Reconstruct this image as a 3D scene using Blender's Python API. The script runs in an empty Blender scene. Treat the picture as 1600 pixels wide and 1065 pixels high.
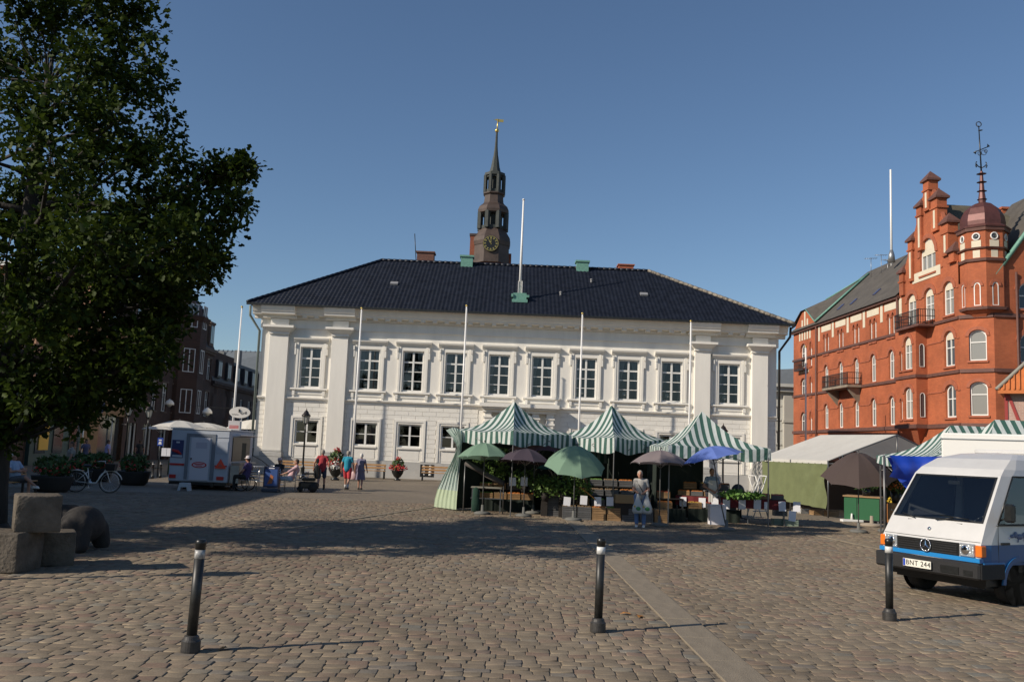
import bpy, bmesh, math, random
import numpy as np
from mathutils import Matrix, Vector, Euler
R = math.radians
rnd = random.Random(7)
scene = bpy.context.scene
col = scene.collection

# ---------------------------------------------------------------- camera
FPX, CX, CY = 1400.0, 800.0, 532.5          # focal length in pixels of the 1600 px wide photograph
CAMZ = 2.1
PITCH, ROLL = math.atan(168 / 1400.0), 0.04
_F = Vector((0, math.cos(PITCH), math.sin(PITCH)))
_U0 = Vector((0, -math.sin(PITCH), math.cos(PITCH)))
_R0 = Vector((1, 0, 0))
_R = _R0 * math.cos(ROLL) + _U0 * math.sin(ROLL)
_U = _U0 * math.cos(ROLL) - _R0 * math.sin(ROLL)
cam_d = bpy.data.cameras.new('camera')
cam_d.sensor_width = 36; cam_d.lens = FPX / 1600 * 36
cam_d.clip_start = 0.1; cam_d.clip_end = 5000
cam = bpy.data.objects.new('camera', cam_d); col.objects.link(cam)
cam.matrix_world = Matrix(((_R.x, _U.x, -_F.x, 0), (_R.y, _U.y, -_F.y, 0), (_R.z, _U.z, -_F.z, CAMZ), (0, 0, 0, 1)))
scene.camera = cam

# ---------------------------------------------------------------- light
SUN_AZ = R(26)      # shadows run 26 degrees off the facade line, away from the camera
SUN_EL = R(30)
world = bpy.data.worlds.new('World'); scene.world = world; world.use_nodes = True
wn = world.node_tree; wn.nodes.clear()
sky = wn.nodes.new('ShaderNodeTexSky'); sky.sky_type = 'NISHITA'; sky.sun_disc = False
sky.sun_elevation = SUN_EL
sdir = Vector((-math.cos(SUN_AZ) * math.cos(SUN_EL), -math.sin(SUN_AZ) * math.cos(SUN_EL), math.sin(SUN_EL)))
sky.sun_rotation = math.atan2(sdir.x, sdir.y)
sky.air_density = 1.0; sky.dust_density = 0.25; sky.ozone_density = 3.2; sky.altitude = 0
bg = wn.nodes.new('ShaderNodeBackground'); bg.inputs['Strength'].default_value = 0.09
wo = wn.nodes.new('ShaderNodeOutputWorld')
skt = wn.nodes.new('ShaderNodeVectorMath'); skt.operation = 'MULTIPLY'; skt.inputs[1].default_value = (0.99, 1.03, 1.07)   # clear late-summer blue
wn.links.new(sky.outputs[0], skt.inputs[0]); wn.links.new(skt.outputs[0], bg.inputs[0]); wn.links.new(bg.outputs[0], wo.inputs[0])
sun_d = bpy.data.lights.new('sun', 'SUN'); sun_d.energy = 5.0; sun_d.angle = R(0.5); sun_d.color = (1.0, 0.89, 0.75)
sun = bpy.data.objects.new('sun', sun_d); col.objects.link(sun)
sun.rotation_euler = sdir.to_track_quat('Z', 'Y').to_euler(); sun.location = (-30, -20, 40)
scene.view_settings.view_transform = 'Standard'; scene.view_settings.look = 'None'
scene.view_settings.exposure = 0.0; scene.view_settings.gamma = 1.0
scene.view_settings.use_curve_mapping = False
scene.cycles.use_denoising = True
scene.cycles.max_bounces = 6; scene.cycles.diffuse_bounces = 3; scene.cycles.glossy_bounces = 3
scene.cycles.transparent_max_bounces = 16; scene.cycles.transmission_bounces = 4
scene.cycles.sample_clamp_indirect = 6

# ---------------------------------------------------------------- geometry from the photograph
def ray(u, v): return _F + _R * ((u - CX) / FPX) - _U * ((v - CY) / FPX)
def at(u, v, Y):
    d = ray(u, v); t = Y / d.y
    return Vector((d.x * t, Y, CAMZ + d.z * t))
def gr(u, v, z=0.0):
    d = ray(u, v); t = (z - CAMZ) / d.z
    return Vector((d.x * t, d.y * t, z))
def onplane(u, v, P, d):
    """ray through (u,v) against the vertical plane through P along d -> (s, z)"""
    r = ray(u, v)
    den = r.x * d.y - r.y * d.x
    t = (P.x * d.y - P.y * d.x) / den
    q = Vector((r.x * t, r.y * t, CAMZ + r.z * t))
    return (q.x - P.x) * d.x + (q.y - P.y) * d.y, q.z

# ---------------------------------------------------------------- objects
def tag(o, label=None, cat=None, group=None, kind=None):
    if label: o['label'] = label
    if cat: o['category'] = cat
    if group: o['group'] = group
    if kind: o['kind'] = kind
    return o
def empty(name, loc, rz=0, label=None, cat=None, group=None):
    o = bpy.data.objects.new(name, None); col.objects.link(o)
    o.location = loc; o.rotation_euler = (0, 0, rz); o.empty_display_size = 0.3
    return tag(o, label, cat, group)
def copy_tree(o, parent=None):
    c = o.copy(); col.objects.link(c)
    if parent is not None: c.parent = parent
    for ch in list(o.children): copy_tree(ch, c)
    return c
def put(o, loc, rz=0, label=None, group=None):
    o.location = loc; o.rotation_euler = (0, 0, rz)
    if label: o['label'] = label
    if group: o['group'] = group
    return o
def link(name, mesh, parent=None, loc=(0, 0, 0), rot=(0, 0, 0), scale=(1, 1, 1)):
    o = bpy.data.objects.new(name, mesh); col.objects.link(o)
    if parent is not None: o.parent = parent
    o.location = loc; o.rotation_euler = rot; o.scale = scale
    return o

class MB:
    def __init__(s, M=None): s.v = []; s.f = []; s.mi = []; s.sm = []; s.M = M or Matrix.Identity(4); s.cur = 0; s.smooth = False
    def add(s, vs, fs, smooth=None):
        b = len(s.v); M = s.M
        s.v += [tuple(M @ Vector(p)) for p in vs]
        for f in fs:
            s.f.append(tuple(b + i for i in f)); s.mi.append(s.cur); s.sm.append(s.smooth if smooth is None else smooth)
        return s
    def box(s, x0, y0, z0, x1, y1, z1):
        if x0 > x1: x0, x1 = x1, x0
        if y0 > y1: y0, y1 = y1, y0
        if z0 > z1: z0, z1 = z1, z0
        return s.add([(x0,y0,z0),(x1,y0,z0),(x1,y1,z0),(x0,y1,z0),(x0,y0,z1),(x1,y0,z1),(x1,y1,z1),(x0,y1,z1)],
              [(0,3,2,1),(4,5,6,7),(0,1,5,4),(1,2,6,5),(2,3,7,6),(3,0,4,7)], False)
    def bbox(s, x0, y0, z0, x1, y1, z1, b=0.01):
        """box with chamfered edges"""
        bm = bmesh.new(); bmesh.ops.create_cube(bm, size=1)
        for v in bm.verts: v.co = Vector(((x0+x1)/2 + v.co.x*abs(x1-x0), (y0+y1)/2 + v.co.y*abs(y1-y0), (z0+z1)/2 + v.co.z*abs(z1-z0)))
        bmesh.ops.bevel(bm, geom=bm.edges[:], offset=b, segments=1, affect='EDGES', profile=0.5)
        bm.verts.index_update(); s.add([tuple(v.co) for v in bm.verts], [tuple(v.index for v in f.verts) for f in bm.faces], False); bm.free(); return s
    def frustum(s, x0, y0, x1, y1, z0, z1, e):
        """box whose top grows outward by e on all sides"""
        return s.add([(x0,y0,z0),(x1,y0,z0),(x1,y1,z0),(x0,y1,z0),(x0-e,y0-e,z1),(x1+e,y0-e,z1),(x1+e,y1+e,z1),(x0-e,y1+e,z1)],
              [(0,3,2,1),(4,5,6,7),(0,1,5,4),(1,2,6,5),(2,3,7,6),(3,0,4,7)], False)
    def prism(s, pts, z0, z1):
        n = len(pts)
        vs = [(p[0], p[1], z0) for p in pts] + [(p[0], p[1], z1) for p in pts]
        return s.add(vs, [tuple(range(n))[::-1], tuple(range(n, 2*n))] + [(i, (i+1) % n, n+(i+1) % n, n+i) for i in range(n)], False)
    def xprism(s, pts, x0, x1):
        """profile pts (y,z) swept along x"""
        n = len(pts)
        vs = [(x0, p[0], p[1]) for p in pts] + [(x1, p[0], p[1]) for p in pts]
        return s.add(vs, [tuple(range(n)), tuple(range(n, 2*n))[::-1]] + [((i+1) % n, i, n+i, n+(i+1) % n) for i in range(n)], False)
    def yprism(s, pts, y0, y1):
        """outline pts (x,z) extruded from y0 (front) to y1"""
        n = len(pts)
        vs = [(p[0], y0, p[1]) for p in pts] + [(p[0], y1, p[1]) for p in pts]
        return s.add(vs, [tuple(range(n)), tuple(range(n, 2*n))[::-1]] + [((i+1) % n, i, n+i, n+(i+1) % n) for i in range(n)], False)
    def tube(s, pts, rad, seg=8, caps=True, smooth=True):
        pts = [Vector(p) for p in pts]; n = len(pts)
        if not hasattr(rad, '__len__'): rad = [rad] * n
        vs = []; fs = []; a = None
        for i, p in enumerate(pts):
            d = (pts[min(i+1, n-1)] - pts[max(i-1, 0)])
            d = d.normalized() if d.length > 1e-9 else Vector((0, 0, 1))
            if a is None: a = d.orthogonal().normalized()
            else:
                a = a - d * a.dot(d)
                a = a.normalized() if a.length > 1e-6 else d.orthogonal().normalized()
            b = d.cross(a)
            for k in range(seg):
                t = 2 * math.pi * k / seg
                vs.append(tuple(p + (a * math.cos(t) + b * math.sin(t)) * rad[i]))
        for i in range(n-1):
            for k in range(seg):
                k2 = (k+1) % seg
                fs.append((i*seg+k, i*seg+k2, (i+1)*seg+k2, (i+1)*seg+k))
        if caps: fs.append(tuple(range(seg))[::-1]); fs.append(tuple((n-1)*seg + k for k in range(seg)))
        return s.add(vs, fs, smooth)
    def lathe(s, prof, c=(0, 0, 0), seg=16, smooth=True, ph=0, sx=1, sy=1):
        vs = []; fs = []; n = len(prof)
        for r, z in prof:
            for k in range(seg):
                t = 2*math.pi*k/seg + ph
                vs.append((c[0] + r*math.cos(t)*sx, c[1] + r*math.sin(t)*sy, c[2] + z))
        for i in range(n-1):
            for k in range(seg):
                k2 = (k+1) % seg
                fs.append((i*seg+k, i*seg+k2, (i+1)*seg+k2, (i+1)*seg+k))
        if prof[0][0] > 1e-4: fs.append(tuple(range(seg))[::-1])
        if prof[-1][0] > 1e-4: fs.append(tuple((n-1)*seg + k for k in range(seg)))
        return s.add(vs, fs, smooth)
    def ball(s, c, r, seg=10, rings=6, sz=None):
        rx, ry, rz = (r, r, r) if not hasattr(r, '__len__') else r
        prof = [(max(1e-5, math.sin(math.pi*i/rings)), -math.cos(math.pi*i/rings)) for i in range(rings+1)]
        vs = []; fs = []
        for a, z in prof:
            for k in range(seg):
                t = 2*math.pi*k/seg
                vs.append((c[0]+rx*a*math.cos(t), c[1]+ry*a*math.sin(t), c[2]+rz*z))
        for i in range(rings):
            for k in range(seg):
                k2 = (k+1) % seg
                fs.append((i*seg+k, i*seg+k2, (i+1)*seg+k2, (i+1)*seg+k))
        return s.add(vs, fs, True)
    def capsule(s, p0, p1, r0, r1, seg=10):
        s.tube([p0, p1], [r0, r1], seg); s.ball(p0, r0, seg, 6); s.ball(p1, r1, seg, 6); return s
    def quad(s, a, b, c, d, smooth=False): return s.add([a, b, c, d], [(0, 1, 2, 3)], smooth)
    def mesh(s, name, mats):
        me = bpy.data.meshes.new(name)
        me.from_pydata(s.v, [], s.f)
        if not isinstance(mats, (list, tuple)): mats = [mats]
        for m in mats: me.materials.append(m)
        me.polygons.foreach_set('material_index', s.mi)
        me.polygons.foreach_set('use_smooth', s.sm)
        me.update(); return me
    def build(s, name, mats, parent=None, loc=(0, 0, 0), rot=(0, 0, 0)):
        return link(name, s.mesh(name, mats), parent, loc, rot)

def walled(mb, x0, x1, z0, z1, holes, y=0.0, reveal=0.2):
    """wall face on plane y with rectangular holes (xa, za, xb, zb), reveals going to y+reveal"""
    xs = sorted(set([x0, x1] + [h[0] for h in holes] + [h[2] for h in holes]))
    zs = sorted(set([z0, z1] + [h[1] for h in holes] + [h[3] for h in holes]))
    for i in range(len(xs)-1):
        for j in range(len(zs)-1):
            cx, cz = (xs[i]+xs[i+1])/2, (zs[j]+zs[j+1])/2
            if cx < x0 or cx > x1 or cz < z0 or cz > z1: continue
            if any(h[0] < cx < h[2] and h[1] < cz < h[3] for h in holes): continue
            mb.quad((xs[i], y, zs[j]), (xs[i+1], y, zs[j]), (xs[i+1], y, zs[j+1]), (xs[i], y, zs[j+1]))
    for a, b, c, d in holes:
        r = y + reveal
        mb.quad((a, y, b), (a, y, d), (a, r, d), (a, r, b)); mb.quad((c, y, b), (c, r, b), (c, r, d), (c, y, d))
        mb.quad((a, y, b), (a, r, b), (c, r, b), (c, y, b)); mb.quad((a, y, d), (c, y, d), (c, r, d), (a, r, d))

# ---------------------------------------------------------------- materials
_mats = {}
def mat(name, c, rough=0.7, metal=0.0, var=0.0, vscale=3.0, bump=0.0, bscale=20.0, c2=None, spec=None, coat=0.0, stretch=None, trans=0.0):
    if name in _mats: return _mats[name]
    m = bpy.data.materials.new(name); m.use_nodes = True; nt = m.node_tree
    b = nt.nodes['Principled BSDF']; b.inputs['Roughness'].default_value = rough; b.inputs['Metallic'].default_value = metal
    if spec is not None: b.inputs['Specular IOR Level'].default_value = spec
    if coat: b.inputs['Coat Weight'].default_value = coat; b.inputs['Coat Roughness'].default_value = 0.08
    c = tuple(c) + (1,)
    tc = nt.nodes.new('ShaderNodeTexCoord'); src = tc.outputs['Object']
    if stretch:
        mp = nt.nodes.new('ShaderNodeMapping'); mp.inputs['Scale'].default_value = stretch
        nt.links.new(src, mp.inputs[0]); src = mp.outputs[0]
    if var > 0 or c2:
        n = nt.nodes.new('ShaderNodeTexNoise'); n.inputs['Scale'].default_value = vscale; n.inputs['Detail'].default_value = 6
        n.inputs['Roughness'].default_value = 0.65
        nt.links.new(src, n.inputs['Vector'])
        mx = nt.nodes.new('ShaderNodeMix'); mx.data_type = 'RGBA'
        cr = nt.nodes.new('ShaderNodeMapRange'); cr.inputs[1].default_value = 0.32; cr.inputs[2].default_value = 0.68
        nt.links.new(n.outputs['Fac'], cr.inputs[0]); nt.links.new(cr.outputs[0], mx.inputs[0])
        hi = (tuple(c2) + (1,)) if c2 else tuple(min(1, x*(1+var)) for x in c[:3]) + (1,)
        lo = c if c2 else tuple(x*(1-var) for x in c[:3]) + (1,)
        mx.inputs[6].default_value = lo; mx.inputs[7].default_value = hi
        nt.links.new(mx.outputs[2], b.inputs['Base Color'])
    else: b.inputs['Base Color'].default_value = c
    if bump > 0:
        n2 = nt.nodes.new('ShaderNodeTexNoise'); n2.inputs['Scale'].default_value = bscale; n2.inputs['Detail'].default_value = 4
        nt.links.new(src, n2.inputs['Vector'])
        bp = nt.nodes.new('ShaderNodeBump'); bp.inputs['Strength'].default_value = bump; bp.inputs['Distance'].default_value = 0.02
        nt.links.new(n2.outputs['Fac'], bp.inputs['Height']); nt.links.new(bp.outputs[0], b.inputs['Normal'])
    if trans > 0:
        tr = nt.nodes.new('ShaderNodeBsdfTranslucent'); tr.inputs[0].default_value = c
        ms = nt.nodes.new('ShaderNodeMixShader'); ms.inputs[0].default_value = trans
        out = nt.nodes['Material Output']
        nt.links.new(b.outputs[0], ms.inputs[1]); nt.links.new(tr.outputs[0], ms.inputs[2]); nt.links.new(ms.outputs[0], out.inputs[0])
    _mats[name] = m; return m

def brick_mat(name, c1, c2, mortar, bw=0.24, bh=0.075, ms=0.008, rough=0.85):
    if name in _mats: return _mats[name]
    m = bpy.data.materials.new(name); m.use_nodes = True; nt = m.node_tree; b = nt.nodes['Principled BSDF']
    b.inputs['Roughness'].default_value = rough
    tc = nt.nodes.new('ShaderNodeTexCoord'); sep = nt.nodes.new('ShaderNodeSeparateXYZ'); nt.links.new(tc.outputs['Object'], sep.inputs[0])
    ad = nt.nodes.new('ShaderNodeMath'); ad.operation = 'ADD'; nt.links.new(sep.outputs[0], ad.inputs[0]); nt.links.new(sep.outputs[1], ad.inputs[1])
    cb = nt.nodes.new('ShaderNodeCombineXYZ'); nt.links.new(ad.outputs[0], cb.inputs[0]); nt.links.new(sep.outputs[2], cb.inputs[1])
    br = nt.nodes.new('ShaderNodeTexBrick'); br.inputs['Scale'].default_value = 1
    br.inputs['Brick Width'].default_value = bw; br.inputs['Row Height'].default_value = bh; br.inputs['Mortar Size'].default_value = ms
    br.inputs['Color1'].default_value = tuple(c1)+(1,); br.inputs['Color2'].default_value = tuple(c2)+(1,); br.inputs['Mortar'].default_value = tuple(mortar)+(1,)
    nt.links.new(cb.outputs[0], br.inputs['Vector'])
    n = nt.nodes.new('ShaderNodeTexNoise'); n.inputs['Scale'].default_value = 0.5; n.inputs['Detail'].default_value = 8; n.inputs['Roughness'].default_value = 0.7
    nt.links.new(tc.outputs['Object'], n.inputs['Vector'])
    cr = nt.nodes.new('ShaderNodeMapRange'); cr.inputs[1].default_value = .3; cr.inputs[2].default_value = .7; cr.inputs[3].default_value = 0.62; cr.inputs[4].default_value = 1.14
    nt.links.new(n.outputs['Fac'], cr.inputs[0])
    vm = nt.nodes.new('ShaderNodeVectorMath'); vm.operation = 'SCALE'; nt.links.new(br.outputs[0], vm.inputs[0]); nt.links.new(cr.outputs[0], vm.inputs['Scale'])
    nt.links.new(vm.outputs[0], b.inputs['Base Color'])
    bp = nt.nodes.new('ShaderNodeBump'); bp.inputs['Strength'].default_value = 0.4; bp.inputs['Distance'].default_value = 0.01; bp.invert = True
    nt.links.new(br.outputs['Fac'], bp.inputs['Height']); nt.links.new(bp.outputs[0], b.inputs['Normal'])
    _mats[name] = m; return m

def glass_mat(name, tint=(0.8, 0.85, 0.88), refl=0.06):
    m = bpy.data.materials.new(name); m.use_nodes = True; nt = m.node_tree; nt.nodes.remove(nt.nodes['Principled BSDF'])
    out = nt.nodes['Material Output']; fr = nt.nodes.new('ShaderNodeFresnel'); fr.inputs[0].default_value = 1.5
    ad = nt.nodes.new('ShaderNodeMath'); ad.operation = 'ADD'; ad.inputs[1].default_value = refl; nt.links.new(fr.outputs[0], ad.inputs[0])
    tr = nt.nodes.new('ShaderNodeBsdfTransparent'); tr.inputs[0].default_value = tuple(tint)+(1,)
    gl = nt.nodes.new('ShaderNodeBsdfGlossy'); gl.inputs['Roughness'].default_value = 0.03
    ms = nt.nodes.new('ShaderNodeMixShader'); nt.links.new(ad.outputs[0], ms.inputs[0]); nt.links.new(tr.outputs[0], ms.inputs[1]); nt.links.new(gl.outputs[0], ms.inputs[2])
    nt.links.new(ms.outputs[0], out.inputs[0]); _mats[name] = m; return m

def stripe_mat(name, c1, c2, width, axis=0, rough=0.75, trans=0.25, duty=0.5):
    """woven stripes along an object axis of the cloth (attribute 'st' holds the cloth coordinate)"""
    m = bpy.data.materials.new(name); m.use_nodes = True; nt = m.node_tree; b = nt.nodes['Principled BSDF']
    b.inputs['Roughness'].default_value = rough
    a = nt.nodes.new('ShaderNodeAttribute'); a.attribute_name = 'st'
    tcn = nt.nodes.new('ShaderNodeTexCoord'); nz = nt.nodes.new('ShaderNodeTexNoise'); nz.inputs['Scale'].default_value = 3.2; nz.inputs['Detail'].default_value = 5; nz.inputs['Distortion'].default_value = 1.2; nt.links.new(tcn.outputs['Object'], nz.inputs['Vector'])
    bpn = nt.nodes.new('ShaderNodeBump'); bpn.inputs['Strength'].default_value = .55; bpn.inputs['Distance'].default_value = .06; nt.links.new(nz.outputs['Fac'], bpn.inputs['Height']); nt.links.new(bpn.outputs[0], b.inputs['Normal'])
    dv = nt.nodes.new('ShaderNodeMath'); dv.operation = 'DIVIDE'; dv.inputs[1].default_value = width; nt.links.new(a.outputs['Fac'], dv.inputs[0])
    fr = nt.nodes.new('ShaderNodeMath'); fr.operation = 'FRACT'; nt.links.new(dv.outputs[0], fr.inputs[0])
    gt = nt.nodes.new('ShaderNodeMath'); gt.operation = 'GREATER_THAN'; gt.inputs[1].default_value = duty; nt.links.new(fr.outputs[0], gt.inputs[0])
    mx = nt.nodes.new('ShaderNodeMix'); mx.data_type = 'RGBA'; mx.inputs[6].default_value = tuple(c1)+(1,); mx.inputs[7].default_value = tuple(c2)+(1,)
    nt.links.new(gt.outputs[0], mx.inputs[0]); nt.links.new(mx.outputs[2], b.inputs['Base Color'])
    tr = nt.nodes.new('ShaderNodeBsdfTranslucent'); nt.links.new(mx.outputs[2], tr.inputs[0])
    ms = nt.nodes.new('ShaderNodeMixShader'); ms.inputs[0].default_value = trans
    nt.links.new(b.outputs[0], ms.inputs[1]); nt.links.new(tr.outputs[0], ms.inputs[2]); nt.links.new(ms.outputs[0], nt.nodes['Material Output'].inputs[0])
    _mats[name] = m; return m

WHITE = mat('white_limewash', (0.765, 0.735, 0.665), 0.8, var=0.06, vscale=1.1, bump=0.12, bscale=30, stretch=(1.3, 1.3, .22))
PLINTH = mat('plinth_grey', (0.44, 0.43, 0.40), 0.85, var=0.08, vscale=1.5, bump=0.2, bscale=30)
WTRIM = mat('white_trim', (0.76, 0.73, 0.66), 0.6, var=0.03, vscale=3)
WPAINT = mat('white_paint', (0.72, 0.71, 0.67), 0.45)
GLASS = glass_mat('window_glass', (0.72, 0.78, 0.8), 0.05)
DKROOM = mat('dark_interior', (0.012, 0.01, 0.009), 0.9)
CURTAIN = mat('curtain_cloth', (0.22, 0.21, 0.19), 0.9, var=0.3, vscale=9, stretch=(4, 4, 0.3))
DKMETAL = mat('dark_metal', (0.025, 0.026, 0.025), 0.4, metal=0.3, var=.2)
BLACKP = mat('black_paint', (0.012, 0.013, 0.013), 0.35, var=0.4, vscale=20)
COPPER = mat('green_copper', (0.13, 0.29, 0.23), 0.6, var=0.2, vscale=6)
BRASS = mat('gilt_metal', (0.65, 0.48, 0.15), 0.35, metal=0.8)
CHIM = brick_mat('chimney_brick', (0.16, 0.06, 0.04), (0.20, 0.08, 0.05), (0.12, 0.09, 0.08))
REDBR = brick_mat('red_brick', (0.41, 0.105, 0.04), (0.47, 0.128, 0.048), (0.32, 0.11, 0.055))
REDTRIM = mat('red_moulded_brick', (0.33, 0.10, 0.05), 0.8, var=0.15, vscale=4)
DKTRIM = mat('dark_string_course', (0.12, 0.055, 0.042), 0.7, var=0.2, vscale=3)
CREAM = mat('cream_plaster', (0.62, 0.56, 0.43), 0.85, var=0.06, vscale=2)
SLATE = mat('weathered_slate', (0.085, 0.075, 0.062), 0.75, var=0.22, vscale=1.2, bump=0.4, bscale=12)
STEEL = mat('galvanised_steel', (0.34, 0.35, 0.35), 0.4, metal=0.7, var=0.1)
ALU = mat('brushed_aluminium', (0.6, 0.6, 0.6), 0.3, metal=0.9)
POLE = mat('flagpole_white', (0.78, 0.77, 0.74), 0.4)
WOOD = mat('varnished_wood', (0.42, 0.24, 0.10), 0.6, var=0.2, vscale=5, stretch=(1, 8, 8))
RUBBER = mat('black_rubber', (0.02, 0.02, 0.02), 0.85)
PAPER = mat('white_paper', (0.72, 0.72, 0.76), 0.8)
CANVAS = mat('white_canvas', (0.72, 0.70, 0.64), 0.85, var=0.05, trans=0.3, bump=0.1, bscale=6)
LEAFD = mat('plant_leaves', (0.03, 0.065, 0.014), 0.7, c2=(0.07, 0.13, 0.025), vscale=14)
FLRED = mat('red_flowers', (0.50, 0.02, 0.03), 0.7, c2=(0.62, 0.06, 0.05), vscale=14)

def text_mesh(name, body, size, m, parent, loc, rot=(R(90), 0, 0), align='CENTER', ext=0.002, spacing=1.0):
    cu = bpy.data.curves.new(name, 'FONT'); cu.body = body; cu.size = size; cu.align_x = align; cu.align_y = 'CENTER'; cu.extrude = ext; cu.space_character = spacing
    cu.resolution_u = 3
    t = bpy.data.objects.new(name, cu); col.objects.link(t)
    bpy.context.view_layer.update()
    me = bpy.data.meshes.new_from_object(t.evaluated_get(bpy.context.evaluated_depsgraph_get()))
    bpy.data.objects.remove(t); me.materials.clear(); me.materials.append(m)
    return link(name, me, parent, loc, rot)
def attr_float(me, name, vals):
    a = me.attributes.new(name, 'FLOAT', 'POINT'); a.data.foreach_set('value', np.asarray(vals, dtype=np.float32))
# ================================================================ GROUND
def cobble_ground_mat():
    m = bpy.data.materials.new('cobbled_ground'); m.use_nodes = True; nt = m.node_tree; b = nt.nodes['Principled BSDF']
    b.inputs['Roughness'].default_value = 0.8
    ge = nt.nodes.new('ShaderNodeNewGeometry')
    br = nt.nodes.new('ShaderNodeTexBrick'); br.inputs['Scale'].default_value = 1
    br.inputs['Brick Width'].default_value = 0.20; br.inputs['Row Height'].default_value = 0.165; br.inputs['Mortar Size'].default_value = 0.014
    br.inputs['Color1'].default_value = (0.19, 0.155, 0.11, 1); br.inputs['Color2'].default_value = (0.235, 0.19, 0.135, 1); br.inputs['Mortar'].default_value = (0.12, 0.098, 0.07, 1)
    nt.links.new(ge.outputs['Position'], br.inputs['Vector'])
    n = nt.nodes.new('ShaderNodeTexNoise'); n.inputs['Scale'].default_value = 0.25; n.inputs['Detail'].default_value = 8
    nt.links.new(ge.outputs['Position'], n.inputs['Vector'])
    mr = nt.nodes.new('ShaderNodeMapRange'); mr.inputs[1].default_value = .3; mr.inputs[2].default_value = .7; mr.inputs[3].default_value = .8; mr.inputs[4].default_value = 1.15
    nt.links.new(n.outputs['Fac'], mr.inputs[0])
    vm = nt.nodes.new('ShaderNodeVectorMath'); vm.operation = 'SCALE'; nt.links.new(br.outputs[0], vm.inputs[0]); nt.links.new(mr.outputs[0], vm.inputs['Scale'])
    nt.links.new(vm.outputs[0], b.inputs['Base Color'])
    bp = nt.nodes.new('ShaderNodeBump'); bp.inputs['Strength'].default_value = 0.6; bp.inputs['Distance'].default_value = 0.015; bp.invert = True
    nt.links.new(br.outputs['Fac'], bp.inputs['Height']); nt.links.new(bp.outputs[0], b.inputs['Normal'])
    return m
def cobble_mat():
    m = bpy.data.materials.new('granite_cobble'); m.use_nodes = True; nt = m.node_tree; b = nt.nodes['Principled BSDF']
    b.inputs['Roughness'].default_value = 0.92; b.inputs['Specular IOR Level'].default_value = 0.25
    at_ = nt.nodes.new('ShaderNodeAttribute'); at_.attribute_name = 'tint'
    cr = nt.nodes.new('ShaderNodeValToRGB'); el = cr.color_ramp.elements
    stops = [(0, (0.190, 0.152, 0.108)), (.3, (0.215, 0.174, 0.124)), (.6, (0.235, 0.190, 0.134)), (.78, (0.225, 0.168, 0.122)), (.88, (0.205, 0.142, 0.106)), (.95, (0.178, 0.168, 0.14)), (1, (0.25, 0.205, 0.146))]
    el[0].position, el[0].color = stops[0][0], stops[0][1] + (1,); el[1].position, el[1].color = 1, stops[-1][1] + (1,)
    for p_, c_ in stops[1:-1]:
        e = el.new(p_); e.color = c_ + (1,)
    nt.links.new(at_.outputs['Fac'], cr.inputs[0])
    ge = nt.nodes.new('ShaderNodeNewGeometry')
    n = nt.nodes.new('ShaderNodeTexNoise'); n.inputs['Scale'].default_value = 3.5; n.inputs['Detail'].default_value = 9; n.inputs['Roughness'].default_value = .7
    nt.links.new(ge.outputs['Position'], n.inputs['Vector'])
    mr = nt.nodes.new('ShaderNodeMapRange'); mr.inputs[1].default_value = .3; mr.inputs[2].default_value = .7; mr.inputs[3].default_value = .72; mr.inputs[4].default_value = 1.18
    nt.links.new(n.outputs['Fac'], mr.inputs[0])
    nb = nt.nodes.new('ShaderNodeTexNoise'); nb.inputs['Scale'].default_value = 0.28; nb.inputs['Detail'].default_value = 7; nt.links.new(ge.outputs['Position'], nb.inputs['Vector'])
    mb_ = nt.nodes.new('ShaderNodeMapRange'); mb_.inputs[1].default_value = .35; mb_.inputs[2].default_value = .65; mb_.inputs[3].default_value = .86; mb_.inputs[4].default_value = 1.10
    nt.links.new(nb.outputs['Fac'], mb_.inputs[0]); mu = nt.nodes.new('ShaderNodeMath'); mu.operation = 'MULTIPLY'; nt.links.new(mr.outputs[0], mu.inputs[0]); nt.links.new(mb_.outputs[0], mu.inputs[1])
    vm = nt.nodes.new('ShaderNodeVectorMath'); vm.operation = 'SCALE'; nt.links.new(cr.outputs[0], vm.inputs[0]); nt.links.new(mu.outputs[0], vm.inputs['Scale'])
    nt.links.new(vm.outputs[0], b.inputs['Base Color'])
    n2 = nt.nodes.new('ShaderNodeTexNoise'); n2.inputs['Scale'].default_value = 45; n2.inputs['Detail'].default_value = 5
    nt.links.new(ge.outputs['Position'], n2.inputs['Vector'])
    bp = nt.nodes.new('ShaderNodeBump'); bp.inputs['Strength'].default_value = 0.5; bp.inputs['Distance'].default_value = 0.006
    nt.links.new(n2.outputs['Fac'], bp.inputs['Height']); nt.links.new(bp.outputs[0], b.inputs['Normal'])
    return m
GROUND = cobble_ground_mat(); COBBLE = cobble_mat()
SLAB = mat('granite_slab', (0.215, 0.178, 0.128), 0.9, var=0.16, vscale=2.5, bump=0.3, bscale=40)
g = MB(); g.quad((-2500, -600, -0.006), (2500, -600, -0.006), (2500, 4500, -0.006), (-2500, 4500, -0.006))
ground = g.build('ground', GROUND); tag(ground, kind='structure')

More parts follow.
